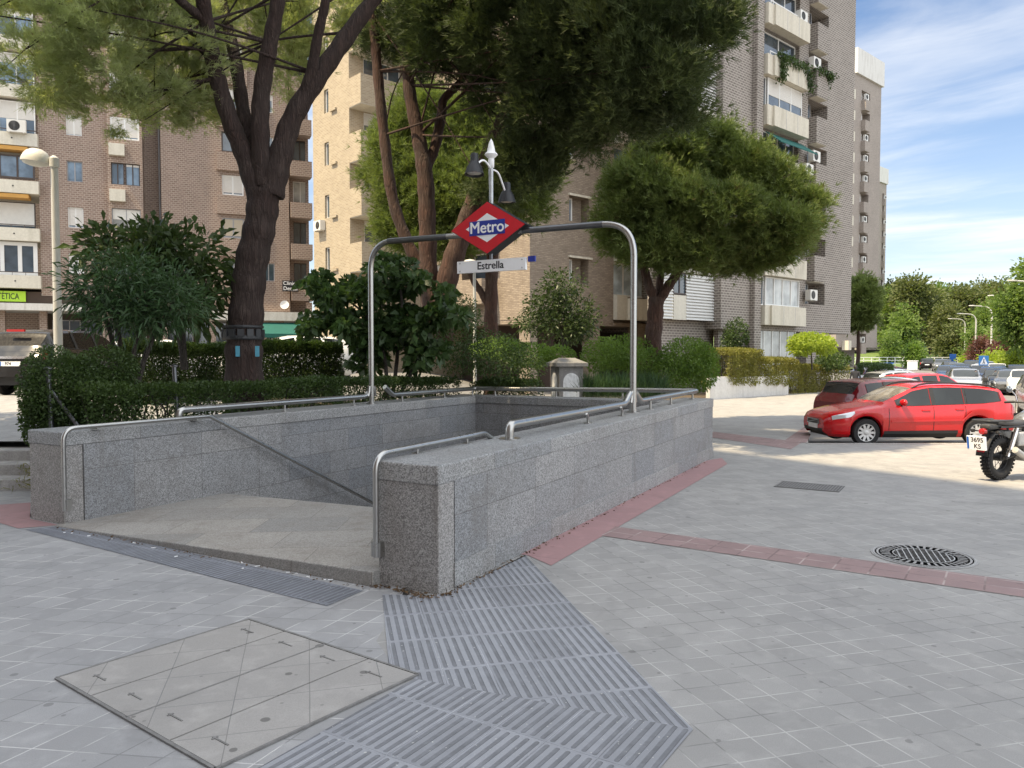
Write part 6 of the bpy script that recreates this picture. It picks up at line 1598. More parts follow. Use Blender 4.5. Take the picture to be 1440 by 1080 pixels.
# hedges: box-like masses of small leaves
def hedge(label, path, w, z0, z1, n, m, ln=.05, lw=.03, bulge=.12, trunk=None, group=None, core=True):
    # path: list of 2D points; leaves on and just under the surface of a rounded box
    P_ = [Vector(p[:2]) for p in path]; seg = [(P_[i + 1] - P_[i]).length for i in range(len(P_) - 1)]; tot = sum(seg)
    s = rs.uniform(0, tot, n); out = np.zeros((n, 3)); nn_ = np.zeros((n, 3))
    zz0 = z0 if isinstance(z0, (list, tuple)) else [z0] * len(P_); zz1 = z1 if isinstance(z1, (list, tuple)) else [z1] * len(P_)
    cum = np.concatenate([[0], np.cumsum(seg)])
    X = np.interp(s, cum, [p.x for p in P_]); Yy = np.interp(s, cum, [p.y for p in P_]); ZA = np.interp(s, cum, zz0); ZB = np.interp(s, cum, zz1)
    k = np.clip(np.searchsorted(cum, s, 'right') - 1, 0, len(seg) - 1)
    dx = np.array([(P_[i + 1] - P_[i]).normalized().x for i in range(len(seg))])[k]; dy = np.array([(P_[i + 1] - P_[i]).normalized().y for i in range(len(seg))])[k]
    # cross-section: a superellipse
    hh = float(np.mean(ZB - ZA)); side = rs.uniform(0, 1, n) < hh / (hh + w); rr = rs.uniform(.45, 1.0, n) ** .5; sg_ = np.where(rs.rand(n) < .5, -1.0, 1.0); fr_ = rs.uniform(-1, 1, n)
    rnd_ = np.sqrt(np.clip(1 - .28 * np.abs(fr_) ** 4, 0, 1)) * rr
    lx = np.where(side, sg_ * rnd_, fr_); lz = np.where(side, fr_, np.where(rs.rand(n) < .85, 1.0, -1.0) * rnd_)
    lump = 1 + bulge * np.sin(s * 3.1 + lz * 2) * np.sin(s * 1.3 + 1) + bulge * .6 * np.sin(s * 7.7 + lx * 3)
    off = lx * w * .5 * lump; z = (ZA + ZB) / 2 + lz * (ZB - ZA) / 2 * (1 + bulge * .35 * np.sin(s * 2.3) * np.sin(s * 5.1))
    C = np.stack([X + -dy * off, Yy + dx * off, z], 1) + rs.normal(size=(n, 3)) * .02
    # taper the ends
    N_ = np.stack([-dy * lx, dx * lx, lz], 1)
    D = norm(N_ * .8 + unit(n) * .8 + np.array([0, 0, .25]))
    c = C.mean(0)
    t = thing('hedge', label, 'hedge', (c[0], c[1], float(np.min(zz0))), group)
    raw_mesh('foliage', blades(C, D, ln, lw, .15), 4, m, t)
    b = MB()
    if trunk:
        for (x, y, za, zb) in trunk: limb(b, [(x, y, za), (x + .03, y, (za + zb) / 2), (x - .02, y, zb)], [.09, .07, .05], 7)
    for i in range(int(tot / .35)):
        ss_ = (i + .5) * .35; x = float(np.interp(ss_, cum, [p.x for p in P_])); y = float(np.interp(ss_, cum, [p.y for p in P_])); za = float(np.interp(ss_, cum, zz0)); zb = float(np.interp(ss_, cum, zz1))
        for q in range(2):
            limb(b, [(x + rnd.uniform(-.1, .1), y + rnd.uniform(-.1, .1), za - .25), (x + rnd.uniform(-.2, .2), y + rnd.uniform(-.15, .15), (za + zb) / 2), (x + rnd.uniform(-.3, .3), y + rnd.uniform(-.2, .2), zb - .1)], [.02, .015, .006], 5)
    b.build('branches', M['bark_g'], t)
    return t
g_h = 'privet hedges round the entrance'
def w2(u, v): q = uv(u, v); return (q.x, q.y)
hedge('low dark privet hedge right behind the far granite parapet', [w2(6.0, 10.15), w2(8.5, 10.2), w2(11, 10.2), w2(14.8, 10.1)], .75, .75, [1.60, 1.52, 1.55, 1.45], 42000, M['hedge'], .055, .032, .2, group=g_h)
hedge('dark hedge behind the back parapet below the stone pillar', [w2(15.4, 9.6), w2(15.4, 8.9), w2(15.45, 8.1)], .8, .45, [1.35, 1.45, 1.40], 9000, M['hedge'], .06, .034, .2, group=g_h)
lo = lobes_px([(100, 560, 10.7, 55, 62, .65), (145, 575, 10.9, 45, 55, .6), (75, 545, 10.6, 38, 60, .55), (150, 520, 11.2, 40, 34, .5), (60, 590, 10.5, 22, 40, .4)])
bush('shrub', 'rounded dark evergreen bush at the corner of the steps and the far wall', 'shrub', lo, 30000, M['hedge'], .05, .028, [pxs([(110, 640), (108, 590), (100, 540)], 10.8)], lo=.55)
yb = 18.5
hedge('tall clipped hedge in front of the parked cars left of the big trunk', [(at(168, 500, 16.5).x, 16.5), (at(250, 500, 17).x, 17.0), (at(330, 500, 17.5).x, 17.5)], .8, .85, [2.30, 2.25, 2.2], 42000, M['hedge'], .06, .035, .15, group=g_h)
hedge('sunlit topped hedge in front of the white car right of the big trunk', [(at(362, 500, 17.8).x, 17.8), (at(420, 500, 18).x, 18), (at(480, 500, 18.3).x, 18.3)], .8, .9, [2.28, 2.30, 2.25], 30000, M['hedge'], .07, .038, .12, group=g_h)
hx = lambda t: (9.2 + .743 * t, 35.2 + .669 * t)
hedge('tall clipped yellow green hedge over the white wall, nearest block', [hx(0), hx(1.2), hx(2.9)], 1.7, [.68, .62, .55], [2.25, 2.28, 2.22], 17000, M['hedge_b'], .10, .055, .10, trunk=[(*hx(2.0), -.1, .9)], group=g_h)
hedge('middle step of the clipped yellow green hedge', [hx(3.0), hx(4.6), hx(6.2)], 1.7, [.52, .50, .40], [1.86, 1.84, 1.8], 14000, M['hedge_b'], .10, .055, .10, group=g_h)
hedge('lowest longest step of the clipped yellow green hedge towards the street', [hx(6.3), hx(9), hx(12.6)], 1.3, -.25, [1.48, 1.45, 1.42], 18000, M['hedge_b'], .10, .055, .10, group=g_h)
hedge('small clipped hedge beyond the tower corner', [(22.6, 47), (24.5, 51)], 1.2, -.2, 1.35, 5000, M['hedge'], .14, .08, .15, group=g_h)
hedge('far green hedge by the second tower', [(25.5, 55), (29, 62)], 1.4, -.2, 1.3, 5000, M['hedge'], .16, .09, .15, group=g_h)

# low white wall under the clipped hedge
b = MB(); wp = [hx(-1.3), hx(.2), hx(5.6)]
for i in range(2):
    p, q = Vector(wp[i]), Vector(wp[i + 1]); d_ = (q - p).normalized(); n_ = Vector((d_.y, -d_.x))
    zt_ = (1.0, .95)[i]
    b.prism(ccw([tuple(p + n_ * .72), tuple(q + n_ * .72), tuple(q + n_ * .52), tuple(p + n_ * .52)]), -.3, zt_)
tag(b.build('low_wall', M['whitewall']), 'low white rendered wall under the clipped yellow green hedge', 'wall')

# ------------------------------------------------------------------ stone pillar with torn posters
pc = at(797, 530, 18.2); pz0 = .1
pil = thing('stone_pillar', 'square grey stone pillar with torn white posters behind the back parapet', 'pillar', (pc.x, pc.y, pz0))
Mp_ = Matrix.Translation((pc.x, pc.y, 0)) @ Matrix.Rotation(R(16), 4, 'Z')
b = MB(); b.box(-.30, .30, -.30, .30, pz0 - .1, 1.72, Mp_); o = b.build('shaft', M['pillar'], pil); bv = o.modifiers.new('b', 'BEVEL'); bv.width = .015; bv.segments = 2
b = MB(); b.box(-.39, .39, -.39, .39, 1.722, 1.80, Mp_); q_ = [(-.39, -.39, 1.80), (.39, -.39, 1.80), (.39, .39, 1.80), (-.39, .39, 1.80)]
b.add([Mp_ @ Vector(p) for p in q_] + [Mp_ @ Vector((-.2, 0, 1.92)), Mp_ @ Vector((.2, 0, 1.92))], [(0, 1, 5, 4), (1, 2, 5), (2, 3, 4, 5), (3, 0, 4)]); b.build('cap', M['pillar'], pil)
def poster(face, w, z0, z1, arch):
    b = MB(); pts = [(-w, z0), (w, z0)] + [(w * math.cos(R(a_)), z1 - w + w * 1.0 * math.sin(R(a_))) for a_ in range(0, 181, 20)]
    Mx = Mp_ @ (Matrix.Rotation(R(90 * face), 4, 'Z')) @ frame((0, -.302, 0), (1, 0, 0), (0, 0, 1))
    n = len(pts); vs = [Mx @ Vector((x, z, .001)) for x, z in pts] + [Mx @ Vector((x, z, .006)) for x, z in pts]
    b.add(vs, [tuple(range(n, 2 * n))] + [(i, (i + 1) % n, n + (i + 1) % n, n + i) for i in range(n)]); return b
for f_, w_ in ((0, .20), (-1, .19)):
    b = poster(f_, w_ + .05, .55, 1.62, True); rc_ = b.build('dark_niche', M['iron'], pil)
    b = poster(f_, w_, .62, 1.57, True); b.v = [tuple(Vector(p) + (Mp_.to_3x3() @ Matrix.Rotation(R(90 * f_), 3, 'Z') @ Vector((0, -.005, 0)))) for p in b.v]; b.build('poster', M['paper'], pil)
# ------------------------------------------------------------------ lamps, posts, signs
def tapered(b, p0, p1, r0, r1, n=12): b.tube([p0, p1], [r0, r1], n)
lx_, ly_ = at(81, 440, 17).x, 17.0
lamp = thing('street_lamp', 'tall grey street lamp with a domed white head at the left edge', 'street lamp', (lx_, ly_, .95))
ztop_ = at(79, 228, 17).z
b = MB(); tapered(b, (lx_, ly_, .95), (lx_, ly_, ztop_ - .02), .095, .075, 16); b.lathe([(.085, 0), (.10, .01), (.10, .2), (.03, .26), (0, .26)], Matrix.Translation((lx_, ly_, ztop_ - .12)), 14); b.build('pole', M['lampgrey'], lamp, 40)
hc = at(50, 228, 17)
b = MB(); Mh = Matrix.Translation(hc) @ Matrix.Rotation(R(8), 4, 'Y') @ Matrix.Diagonal((1.25, .9, 1, 1))
b.lathe([(.0, .30), (.09, .285), (.17, .235), (.22, .16), (.25, .06), (.255, .0), (.235, -.01), (.235, .02), (0, .02)], Mh, 24); hd_ = b.build('lamp_head', M['lampgrey'], lamp, 45)
b = MB(); b.lathe([(.23, .0), (.20, -.05), (.10, -.085), (0, -.095)], Mh, 20); b.build('diffuser', M['glasslamp'], hd_, 60)
b = MB(); b.tube(fillet([hc + Vector((.28, 0, .05)), hc + Vector((.40, 0, .03)), (lx_, ly_, ztop_ + .04)], .05), .035, 8); b.build('arm', M['lampgrey'], lamp, 50)
gx, gy = at(661, 380, 24).x, 24.0
gl_ = thing('street_lamp', 'slim grey lamp with a globe head half hidden behind the Estrella plate', 'street lamp', (gx, gy, .2))
b = MB(); tapered(b, (at(668, 480, 24).x, gy, .2), (at(667, 386, 24).x, gy, at(667, 384, 24).z), .06, .045); b.build('pole', M['lampgrey'], gl_, 40)
b = MB(); g_ = at(661, 378, 24); b.lathe([(0, .30), (.15, .27), (.25, .18), (.28, .05), (.26, -.02), (.2, -.06), (0, -.08)], Matrix.Translation(g_), 18); b.build('lamp_head', M['lampgrey'], gl_, 60)
def road_lamp(label, px_pole, ytop, px_tip, Y, zb):
    b0 = Vector(((px_pole - 720) / F * Y, Y, zb)); zt_ = at(px_pole, ytop, Y).z; xt = (px_tip - 720) / F * Y
    t = thing('street_lamp', label, 'street lamp', tuple(b0), 'tall curved lamps along the far street')
    b = MB(); L_ = b0.x - xt
    pts = fillet([b0, Vector((b0.x, Y, zt_)), Vector((xt, Y, zt_ + .1))], L_ * .55, 8); n = len(pts)
    b.tube(pts, [.13 - .07 * i / (n - 1) for i in range(n)], 8); b.build('pole', M['lampgrey'], t, 60)
    b = MB(); Mh = Matrix.Translation((xt, Y, zt_ + .1)); b.lathe([(0, -.5), (.14, -.4), (.2, .1), (.12, .5), (0, .55)], Mh @ Matrix.Rotation(R(90), 4, 'Y') @ Matrix.Diagonal((.5, 1, 1, 1)), 10); b.build('lamp_head', M['lampgrey'], t, 60)
for lab, a_ in (('nearest curved lamp of the far street, its arm entering at the right edge', (1448, 396, 1420, 76)), ('curved lamp of the far street, second from the right edge', (1424, 417, 1392, 92)),
    ('curved lamp of the far street standing by the purple shrubs', (1393, 431, 1365, 106)), ('curved lamp of the far street right of the leaning palm', (1371, 442, 1348, 123)), ('curved lamp of the far street, middle one of the row', (1356, 449, 1335, 146)),
    ('small curved lamp at the far end of the street', (1333, 456, 1317, 166)), ('smallest and farthest curved lamp of the street', (1325.5, 461, 1310, 190))):
    road_lamp(lab, a_[0], a_[1], a_[2], a_[3], zr(a_[3]) - .3)
for px, Y, label in ((70, 10.25, 'leaning metal post with a diagonal brace at the corner bush'), (247, 12.0, 'plain metal post stuck in the hedge before the big trunk')):
    p1 = at(px - 2, 520 if px < 100 else 516, Y); p0 = at(px + 4, 615 if px < 100 else 590, Y)
    t = thing('fence_post', label, 'post', tuple(p0))
    b = MB(); b.tube([p0 - Zz * .3, p1], .033, 10); b.lathe([(.033, 0), (.06, .01), (.06, .025), (.03, .04), (0, .042)], Matrix.Translation(p1), 12); b.build('tube', M['steel_dk'], t, 40)
    b = MB(); q_ = at(px + (44 if px < 100 else -14), 605 if px < 100 else 570, Y); b.tube([p0.lerp(p1, .72), q_], .026, 8); b.build('brace', M['steel_dk'], t, 40)
cs = thing('crossing_sign', 'blue square pedestrian crossing sign on a thin pole over the parked cars', 'traffic sign', ((1384 - 720) / F * 60, 60, zr(60)))
c_ = at(1383, 507, 60); b = MB(); b.tube([(c_.x, 60.05, zr(60)), (c_.x, 60.05, c_.z + .4)], .04, 8); b.build('pole', M['galv'], cs, 40)
b = MB(); b.box(c_.x - .38, c_.x + .38, 59.96, 60.0, c_.z - .38, c_.z + .38); sg_ = b.build('panel', mat('traffic_blue', (.03, .22, .55), .4, var=.03), cs)
b = MB(); b.add([(c_.x - .32, 59.95, c_.z - .30), (c_.x + .32, 59.95, c_.z - .30), (c_.x, 59.95, c_.z + .30)], [(0, 1, 2)]); b.build('white_triangle', M['signwhite'], sg_)
b = MB(); b.lathe([(0, 0), (.04, 0)], frame((c_.x, 59.94, c_.z + .08), (1, 0, 0), (0, 0, 1)), 10)
b.tube([(c_.x, 59.94, c_.z + .04), (c_.x - .01, 59.94, c_.z - .08)], .03, 6); b.tube([(c_.x, 59.94, c_.z - .08), (c_.x - .08, 59.94, c_.z - .24)], .02, 6); b.tube([(c_.x, 59.94, c_.z - .08), (c_.x + .08, 59.94, c_.z - .24)], .02, 6); b.build('walking_figure', M['signblack'], sg_)
for px, py, Y, c, w, label in ((1340, 506, 120, 'plateblue', .5, 'small dark blue sign panel at the far end of the street'),):
    p = at(px, py, Y); t = thing('road_sign', label, 'traffic sign', (p.x, Y, zr(Y))); b = MB(); b.tube([(p.x, Y + .1, zr(Y)), (p.x, Y + .1, p.z)], .07, 8); b.build('pole', M['galv'], t)
    b = MB(); b.box(p.x - w, p.x + w, Y, Y + .06, p.z - .9, p.z + .9); b.build('panel', M[c], t)
# far white guard rail and recycling bins
rl = thing('guard_rail', 'white railing across the foot of the grassy hill', 'railing', (60, 128, .2))
b = MB()
for i in range(40):
    x = 55 + i * 1.35; b.box(x - .05, x + .05, 131.95, 132.05, -.2, 1.5)
for z in (.5, 1.0, 1.5): b.box(55, 108, 131.93, 132.07, z - .05, z + .05)
b.build('rails', M['white'], rl)
b = MB(); b.box(86, 104, 127, 127.5, -.3, 1.7); tag(b.build('low_wall', M['whitewall']), 'pale low wall at the far end of the street behind the cars', 'wall')
for px, Y, c, label in ((1247, 84, 'plateblue', 'blue recycling bin by the kerb under the second tower'), (1283, 104, 'signwhite', 'white box cabinet on the far pavement by the green shrub')):
    x = (px - 720) / F * Y; t = thing('container', label, 'container', (x, Y, zr(Y))); b = MB(); b.box(x - .5, x + .5, Y - .5, Y + .5, zr(Y), zr(Y) + 1.25); o = b.build('body', M[c], t); bv = o.modifiers.new('b', 'BEVEL'); bv.width = .15; bv.segments = 3
    b = MB(); b.box(x - .53, x + .53, Y - .53, Y + .53, zr(Y) + 1.25, zr(Y) + 1.35); b.build('lid', M[c], t)

# ------------------------------------------------------------------ hill, lawn and the wood behind the street
def hz(x, y): 
    t = max(0, min(1, (y - 133) / 120)); return .0 + 9 * t * t * (3 - 2 * t) + .3 * math.sin(x * .07) * t + .4 * math.sin(y * .11 + x * .03) * t
b = MB(); nx, ny = 48, 30
for j in range(ny + 1):
    for i in range(nx + 1): x = 30 + i * 8; y = 128 + j * 9; b.v.append((x, y, hz(x, y) - (.35 if j == 0 else 0)))
for j in range(ny):
    for i in range(nx): k = j * (nx + 1) + i; b.f.append((k, k + 1, k + nx + 2, k + nx + 1)); b.mi.append(0)
struct(b.build('hill', M['grass'], None, 60))
g_t = 'trees on the hill beyond the street'
def far_tree(kind, label, px, Y, ytop, ybase, wpx, m, n, ln, trunk=True, lean=0, seed=0, name=None):
    zb_ = hz((px - 720) / F * Y, Y) if Y > 130 else zr(Y); zt_ = at(px, ytop, Y).z; x = (px - 720) / F * Y; h = zt_ - zb_; w = wpx / F * Y / 2
    t = thing(name or kind, label, 'tree', (x, Y, zb_), g_t)
    lb = []
    zc0 = zb_ + h * (ybase)
    for i in range(14):
        a_ = rnd.uniform(0, 6.28); rr = rnd.uniform(.15, .72); zz_ = rnd.uniform(0, 1); prof = math.sin(math.pi * (.18 + .74 * zz_)) ** .7
        lb.append(((x + math.cos(a_) * w * rr * prof + lean * zz_, Y + math.sin(a_) * w * rr * prof, zc0 + (zt_ - zc0) * (.12 + .80 * zz_)), (w * rnd.uniform(.28, .46), w * rnd.uniform(.28, .46), (zt_ - zc0) * rnd.uniform(.10, .19))))
    leaf_crown(lb, n, t, m, ln, ln * .55, lo=.55, name='crown', clump=ln * 2.2, per=9, up=.5)
    b = MB(); limb(b, [(x, Y, zb_ - .2), (x + .1 * w, Y, zb_ + h * .3), (x, Y, zb_ + h * .7)], [h * .03, h * .024, h * .01], 8)
    for i in range(5): c = lb[i][0]; limb(b, [(x + .05 * w, Y, zb_ + h * .3), (x * .5 + c[0] * .5, Y * .5 + c[1] * .5, zb_ + h * .45), c], [h * .012, h * .009, h * .003], 6)
    b.build('trunk', M['bark_g'], t, 60)
T = [('pine_tree', 'tallest dark round pine on the lawn right of the towers', 1288, 165, 396, .30, 78, 'farpine', 6500, .9),
 ('pine_tree', 'pine beside the far tower edge on the hill', 1252, 185, 399, .25, 60, 'farpine', 5000, .9),
 ('broadleaf_tree', 'grey green tree between the two round hill pines', 1318, 190, 408, .2, 48, 'fargreen', 4200, .9),
 ('pine_tree', 'pointed pine behind the middle lamps on the hilltop', 1336, 205, 404, .3, 40, 'farpine', 3600, 1.0),
 ('pine_tree', 'broad spreading pine over the row of lamps', 1362, 180, 412, .4, 92, 'farpine', 6500, .95),
 ('pine_tree', 'pine with dark crown behind the second lamp', 1384, 200, 405, .35, 56, 'farpine', 4200, 1.0),
 ('broadleaf_tree', 'bright green tree behind the third lamp of the street', 1398, 140, 422, .12, 66, 'fargreen', 5600, .75),
 ('broadleaf_tree', 'low green tree under the leaning trunk on the lawn', 1345, 150, 455, .1, 56, 'farpine', 3800, .7),
 ('broadleaf_tree', 'fresh green tree growing left of the purple shrubs', 1372, 128, 462, .05, 46, 'fargreen', 3600, .6),
 ('broadleaf_tree', 'tall bright tree with airy branches at the right edge', 1452, 80, 348, .12, 100, 'fargreen', 11000, .55),
 ('broadleaf_tree', 'rounded green tree below the airy one at the right edge', 1432, 100, 452, .05, 60, 'fargreen', 4800, .55),
 ('shrub', 'dark green round shrub at the road end below the hill', 1285, 112, 488, .0, 28, 'shrub_g', 3000, .4),
 ('shrub', 'purple leaved shrub by the third street lamp', 1384, 112, 480, .0, 36, 'purple', 3000, .45),
 ('shrub', 'purple leaved shrub at the right under the airy tree', 1412, 96, 478, .0, 34, 'purple', 3000, .45),
 ('shrub', 'light green shrub along the far kerb under the purple leaves', 1398, 92, 500, .0, 40, 'shrub_y', 2200, .4),
 ('shrub', 'light green shrub row at the right edge behind the white cars', 1432, 84, 496, .0, 44, 'shrub_y', 2400, .4),
 ('shrub', 'yellow green shrub at the foot of the fourth lamp', 1360, 118, 503, .0, 26, 'shrub_y', 1600, .4),
 ('shrub', 'small bush on the lawn beside the far tower foot', 1250, 150, 462, .0, 26, 'fargreen', 1800, .6)]
T += [('broadleaf_tree', 'fresh green tree in the wood behind the white railing', 1268, 158, 425, .12, 44, 'fargreen', 3600, .7), ('pine_tree', 'rounded pine just left of the leaning trunk on the hill', 1306, 176, 412, .2, 50, 'farpine', 4200, .85),
 ('broadleaf_tree', 'green tree behind the two smallest lamps', 1330, 158, 428, .1, 46, 'farpine', 4200, .7), ('pine_tree', 'wide pine on the skyline right of the spreading pine', 1404, 190, 402, .25, 62, 'farpine', 4600, .9),
 ('broadleaf_tree', 'broad green tree between the second and third lamps', 1412, 118, 430, .08, 56, 'fargreen', 5000, .6), ('broadleaf_tree', 'green tree at the left end of the wood by the farthest tower', 1249, 170, 410, .15, 40, 'fargreen', 3600, .75)]
for k in T: far_tree(k[0], k[1], k[2], k[3], k[4], k[5], k[6], M[k[7]], k[8], k[9])
lt = thing('leaning_trunk', 'bare pale trunk leaning on the lawn below the broad pine', 'tree', ((1312 - 720) / F * 160, 160, hz(88, 160)))
b = MB(); limb(b, pxs([(1307, 498), (1312, 475), (1320, 455), (1328, 445)], 160), [.32, .28, .2, .12], 8); b.build('trunk', M['bark_g'], lt, 60)
# wood on the skyline behind
V = []
for i in range(110):
    x = rnd.uniform(70, 330); y = rnd.uniform(235, 290); h = rnd.uniform(10, 17); c = (x, y, hz(x, min(y, 380)) + h * .55)
    C, u = in_lobe(220, c, (rnd.uniform(4, 7), rnd.uniform(4, 7), h * .5), .6); V.append(blades(C, norm(u + unit(220) * .6), 1.6, 1.1, .2))
o = raw_mesh('woods', np.concatenate(V), 4, M['farpine']); struct(o, 'stuff'); o['label'] = 'far green wood along the skyline of the hill'; o['category'] = 'woods'

# ------------------------------------------------------------------ a passer-by, head and shoulders above the parked cars
def person(x, y, z, hd):
    vs = [(0, 0, .86), (0, 0, 1.05), (0, .01, 1.25), (0, .01, 1.37), (0, .02, 1.44), (0, .03, 1.50), (0, .03, 1.58), (0, .02, 1.65)]
    ed = [(i, i + 1) for i in range(7)]; rad = [(.16, .11), (.14, .10), (.17, .11), (.15, .09), (.055, .055), (.062, .07), (.078, .095), (.05, .06)]
    for s_ in (-1, 1):
        k = len(vs); vs += [(s_ * .17, 0, 1.38), (s_ * .23, -.02, 1.12), (s_ * .24, .08, .88), (s_ * .245, .12, .79)]; ed += [(3, k), (k, k + 1), (k + 1, k + 2), (k + 2, k + 3)]; rad += [(.06, .06), (.045, .045), (.035, .035), (.03, .04)]
        for j, (dx, l) in enumerate(((-.03, .07), (-.01, .085), (.01, .09), (.03, .08))):
            q = len(vs); vs += [(s_ * .245 + dx * .5, .13 + dx, .74), (s_ * .24 + dx * .5, .14 + dx, .77 - l)]; ed += [(k + 3, q), (q, q + 1)]; rad += [(.010, .010), (.008, .008)]
        k = len(vs); vs += [(s_ * .09, 0, .82), (s_ * .10, .02, .46), (s_ * .10, -.03, .08), (s_ * .11, .12, .035)]; ed += [(0, k), (k, k + 1), (k + 1, k + 2), (k + 2, k + 3)]; rad += [(.10, .10), (.065, .065), (.045, .045), (.04, .03)]
    me = bpy.data.meshes.new('person'); me.from_pydata(vs, ed, [])
    o = bpy.data.objects.new('person', me); COL.objects.link(o)
    o.modifiers.new('skin', 'SKIN')
    for i, r_ in enumerate(rad): me.skin_vertices[0].data[i].radius = r_
    me.skin_vertices[0].data[0].use_root = True
    o.modifiers.new('sub', 'SUBSURF').levels = 1
    me.materials.append(mat('dark_clothes', (.025, .027, .035), .9, var=.2))
    o.location = (x, y, z); o.rotation_euler = (0, 0, R(-hd)); tag(o, 'person in dark clothes walking past the hedge behind the dark red car', 'person')
    b = MB(); b.lathe([(.095, 1.52), (.108, 1.58), (.105, 1.66), (.075, 1.73), (0, 1.755)], Matrix.Translation((0, .015, 0)) @ Matrix.Diagonal((.85, 1.0, 1, 1)), 14); hr = b.build('hair', mat('dark_hair', (.012, .010, .009), .6, var=.1), o, 60)
person((1203 - 720) / F * 40, 40, -.30, 30)

# small litter and dry leaves on the paving
b = MB()
for i in range(15):
    px, py = rnd.choice([(rnd.uniform(150, 500), 0), (rnd.uniform(540, 1000), 0)]); 
    u_ = 5.07 - abs(rnd.gauss(0, .10)); v_ = rnd.uniform(4.5, 8.9); p = uv(u_, v_)
    a_ = rnd.uniform(0, 6.28); l = rnd.uniform(.008, .025); b.box(-l, l, -.006, .006, .006, .012, Matrix.Translation((p.x, p.y, 0)) @ Matrix.Rotation(a_, 4, 'Z'))
o = b.build('litter', M['signwhite']); struct(o, 'stuff'); o['label'] = 'cigarette ends and paper scraps along the landing edge'; o['category'] = 'litter'
C = []
for i in range(420):
    e = rnd.random()
    if e < .5: uu_ = 5.2 + rnd.random() ** 2.5 * 9; p = uv(uu_, 3.60 + (uu_ - 5.2) * .031 - abs(rnd.gauss(0, .03)))
    elif e < .7: p = uv(5.06 - abs(rnd.gauss(0, .03)), rnd.uniform(4.3, 8.9))
    else: p = uv(5.15 - abs(rnd.gauss(0, .06)), rnd.uniform(3.6, 4.3))
    C.append((p.x, p.y, .012))
C = np.array(C); n = len(C); D = norm(rs.normal(size=(n, 3)) * np.array([1, 1, .15]))
o = raw_mesh('dry_leaves', blades(C, D, .04, .016, 0), 4, mat('dry_leaf', (.12, .075, .04), .9, var=.4)); struct(o, 'stuff'); o['label'] = 'dry leaves and dirt gathered along the wall foot'; o['category'] = 'leaves'
# weeds by the steps
C = np.array([(-6.95 + rs.normal() * .12, 11.55 + rs.normal() * .35, .05 + .3 * rs.rand()) for _ in range(500)]); o = raw_mesh('weeds', blades(C, norm(unit(500) + np.array([0, 0, .8])), .16, .015, .4), 4, leaf_mat('weed_leaves', (.10, .12, .03), (.22, .2, .07), .3)); struct(o, 'stuff'); o['label'] = 'dry weeds growing beside the stone steps'; o['category'] = 'weeds'

# ------------------------------------------------------------------ light, sky, camera
SUN_EL, SUN_DIR = R(60), Vector((-.868, -.496, 0)).normalized()   # horizontal direction towards the sun
sv = SUN_DIR * math.cos(SUN_EL) + Zz * math.sin(SUN_EL)
sl_ = bpy.data.lights.new('sun', 'SUN'); sl_.energy = 4.7; sl_.angle = R(.53); sl_.color = (1.0, .81, .53)
so = bpy.data.objects.new('sun', sl_); COL.objects.link(so); so.rotation_euler = sv.to_track_quat('Z', 'Y').to_euler()
W = bpy.data.worlds.new('World'); S.world = W; W.use_nodes = True
nt = W.node_tree; nt.nodes.clear()
def wn(t, ins=None, **p):
    n = nt.nodes.new(t)
    for k, v in p.items(): setattr(n, k, v)
    for k, v in (ins or {}).items():
        if isinstance(v, bpy.types.NodeSocket): nt.links.new(v, n.inputs[k])
        else: n.inputs[k].default_value = v
    return n
sky = wn('ShaderNodeTexSky', sky_type='NISHITA', sun_disc=False, sun_elevation=SUN_EL, sun_rotation=math.atan2(SUN_DIR.x, SUN_DIR.y), air_density=1.0, dust_density=.6, ozone_density=1.5)
tc = wn('ShaderNodeTexCoord').outputs['Generated']
sp_ = wn('ShaderNodeSeparateXYZ', {0: tc})
zc = wn('ShaderNodeMath', {0: sp_.outputs[2], 1: .10}, operation='ADD'); zc2 = wn('ShaderNodeMath', {0: zc.outputs[0], 1: .03}, operation='MAXIMUM')
px_ = wn('ShaderNodeMath', {0: sp_.outputs[0], 1: zc2.outputs[0]}, operation='DIVIDE'); py_ = wn('ShaderNodeMath', {0: sp_.outputs[1], 1: zc2.outputs[0]}, operation='DIVIDE')
cv_ = wn('ShaderNodeCombineXYZ', {0: px_.outputs[0], 1: py_.outputs[0], 2: 0.0})
mp0 = wn('ShaderNodeMapping', {'Vector': cv_.outputs[0], 'Rotation': (0, 0, R(38))})
mp = wn('ShaderNodeMapping', {'Vector': mp0.outputs[0], 'Scale': (.42, 1.0, 1.0), 'Location': (2.3, .9, 0)})
n1 = wn('ShaderNodeTexNoise', {'Vector': mp.outputs[0], 'Scale': .9, 'Detail': 7.0, 'Roughness': .56, 'Distortion': .35})
n2 = wn('ShaderNodeTexNoise', {'Vector': mp.outputs[0], 'Scale': 3.2, 'Detail': 6.0, 'Roughness': .6, 'Distortion': .8})
nm = wn('ShaderNodeMath', {0: n2.outputs['Fac'], 1: .30, 2: n1.outputs['Fac']}, operation='MULTIPLY_ADD')
cr = wn('ShaderNodeMapRange', {'Value': nm.outputs[0], 'From Min': .54, 'From Max': .96}, interpolation_type='SMOOTHSTEP')
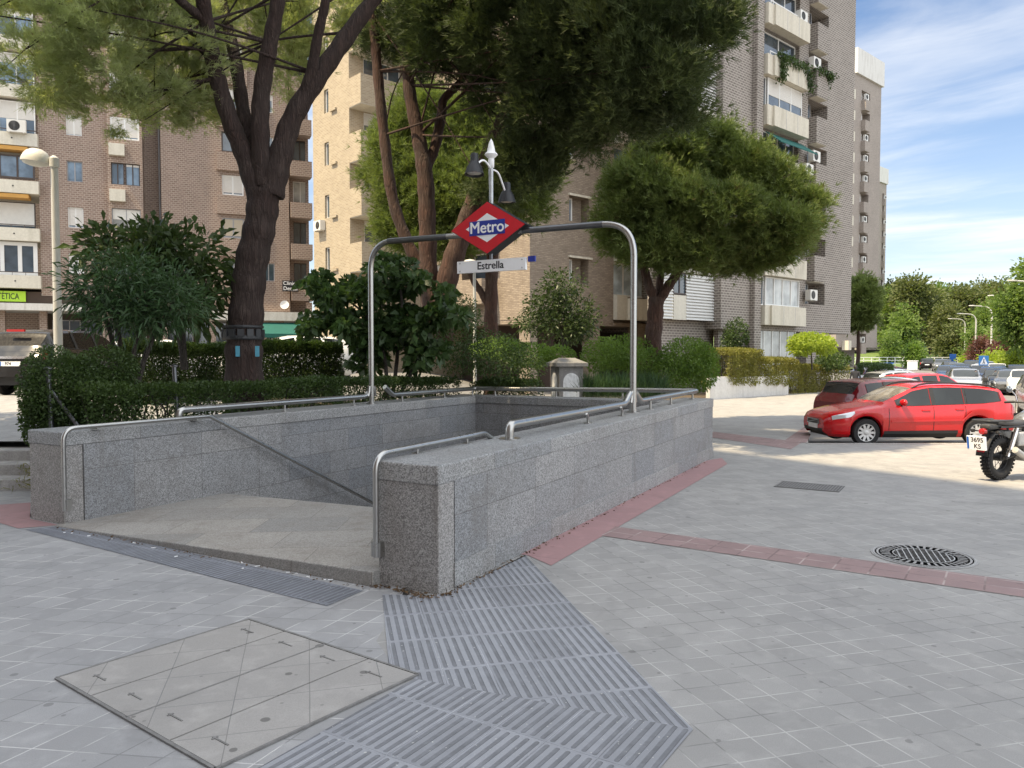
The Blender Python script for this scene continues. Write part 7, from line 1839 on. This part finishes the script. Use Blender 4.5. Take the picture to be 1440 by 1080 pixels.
# more cloud low down
lowb = wn('ShaderNodeMapRange', {'Value': sp_.outputs[2], 'From Min': .02, 'From Max': .34, 'To Min': .62, 'To Max': 0.0}); lowb.clamp = True
cs_ = wn('ShaderNodeMath', {0: cr.outputs[0], 1: lowb.outputs[0]}, operation='ADD'); cs_.use_clamp = True
cm = wn('ShaderNodeMath', {0: cs_.outputs[0], 1: .86}, operation='MULTIPLY')
skym = wn('ShaderNodeMix', {0: 1.0, 6: sky.outputs[0], 7: (.80, .96, 1.10, 1)}, data_type='RGBA', blend_type='MULTIPLY')
mxs = wn('ShaderNodeMix', {0: cm.outputs[0], 6: skym.outputs[2], 7: (7.4, 7.5, 7.6, 1)}, data_type='RGBA')
# sky dimmed ahead and low; white glow added overhead and behind to fill shade
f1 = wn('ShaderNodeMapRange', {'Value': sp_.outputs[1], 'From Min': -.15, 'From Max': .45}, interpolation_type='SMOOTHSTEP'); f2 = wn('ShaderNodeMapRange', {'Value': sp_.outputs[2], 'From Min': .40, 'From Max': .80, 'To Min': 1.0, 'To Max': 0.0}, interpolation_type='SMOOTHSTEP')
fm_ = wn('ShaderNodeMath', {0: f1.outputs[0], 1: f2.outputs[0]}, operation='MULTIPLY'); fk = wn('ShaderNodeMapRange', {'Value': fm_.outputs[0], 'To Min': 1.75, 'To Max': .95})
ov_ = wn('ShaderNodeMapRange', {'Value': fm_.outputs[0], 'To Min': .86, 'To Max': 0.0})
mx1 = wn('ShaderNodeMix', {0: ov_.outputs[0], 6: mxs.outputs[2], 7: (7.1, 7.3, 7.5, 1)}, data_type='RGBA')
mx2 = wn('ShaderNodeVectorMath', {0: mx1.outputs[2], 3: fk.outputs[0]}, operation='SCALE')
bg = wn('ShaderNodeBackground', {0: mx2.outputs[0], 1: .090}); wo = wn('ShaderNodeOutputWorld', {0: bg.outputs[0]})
cam = bpy.data.cameras.new('camera'); co = bpy.data.objects.new('camera', cam); COL.objects.link(co)
cam.sensor_fit = 'HORIZONTAL'; cam.sensor_width = 36; cam.lens = 27.0; cam.clip_end = 5000; cam.clip_start = .05
co.location = (0, 0, H); co.rotation_euler = (R(90) - PIT, 0, 0); S.camera = co
S.view_settings.view_transform = 'Standard'; S.view_settings.look = 'None'; S.view_settings.exposure = 0.90; S.view_settings.gamma = 1
S.cycles.max_bounces = 6; S.cycles.transparent_max_bounces = 4
S.cycles.use_denoising = True
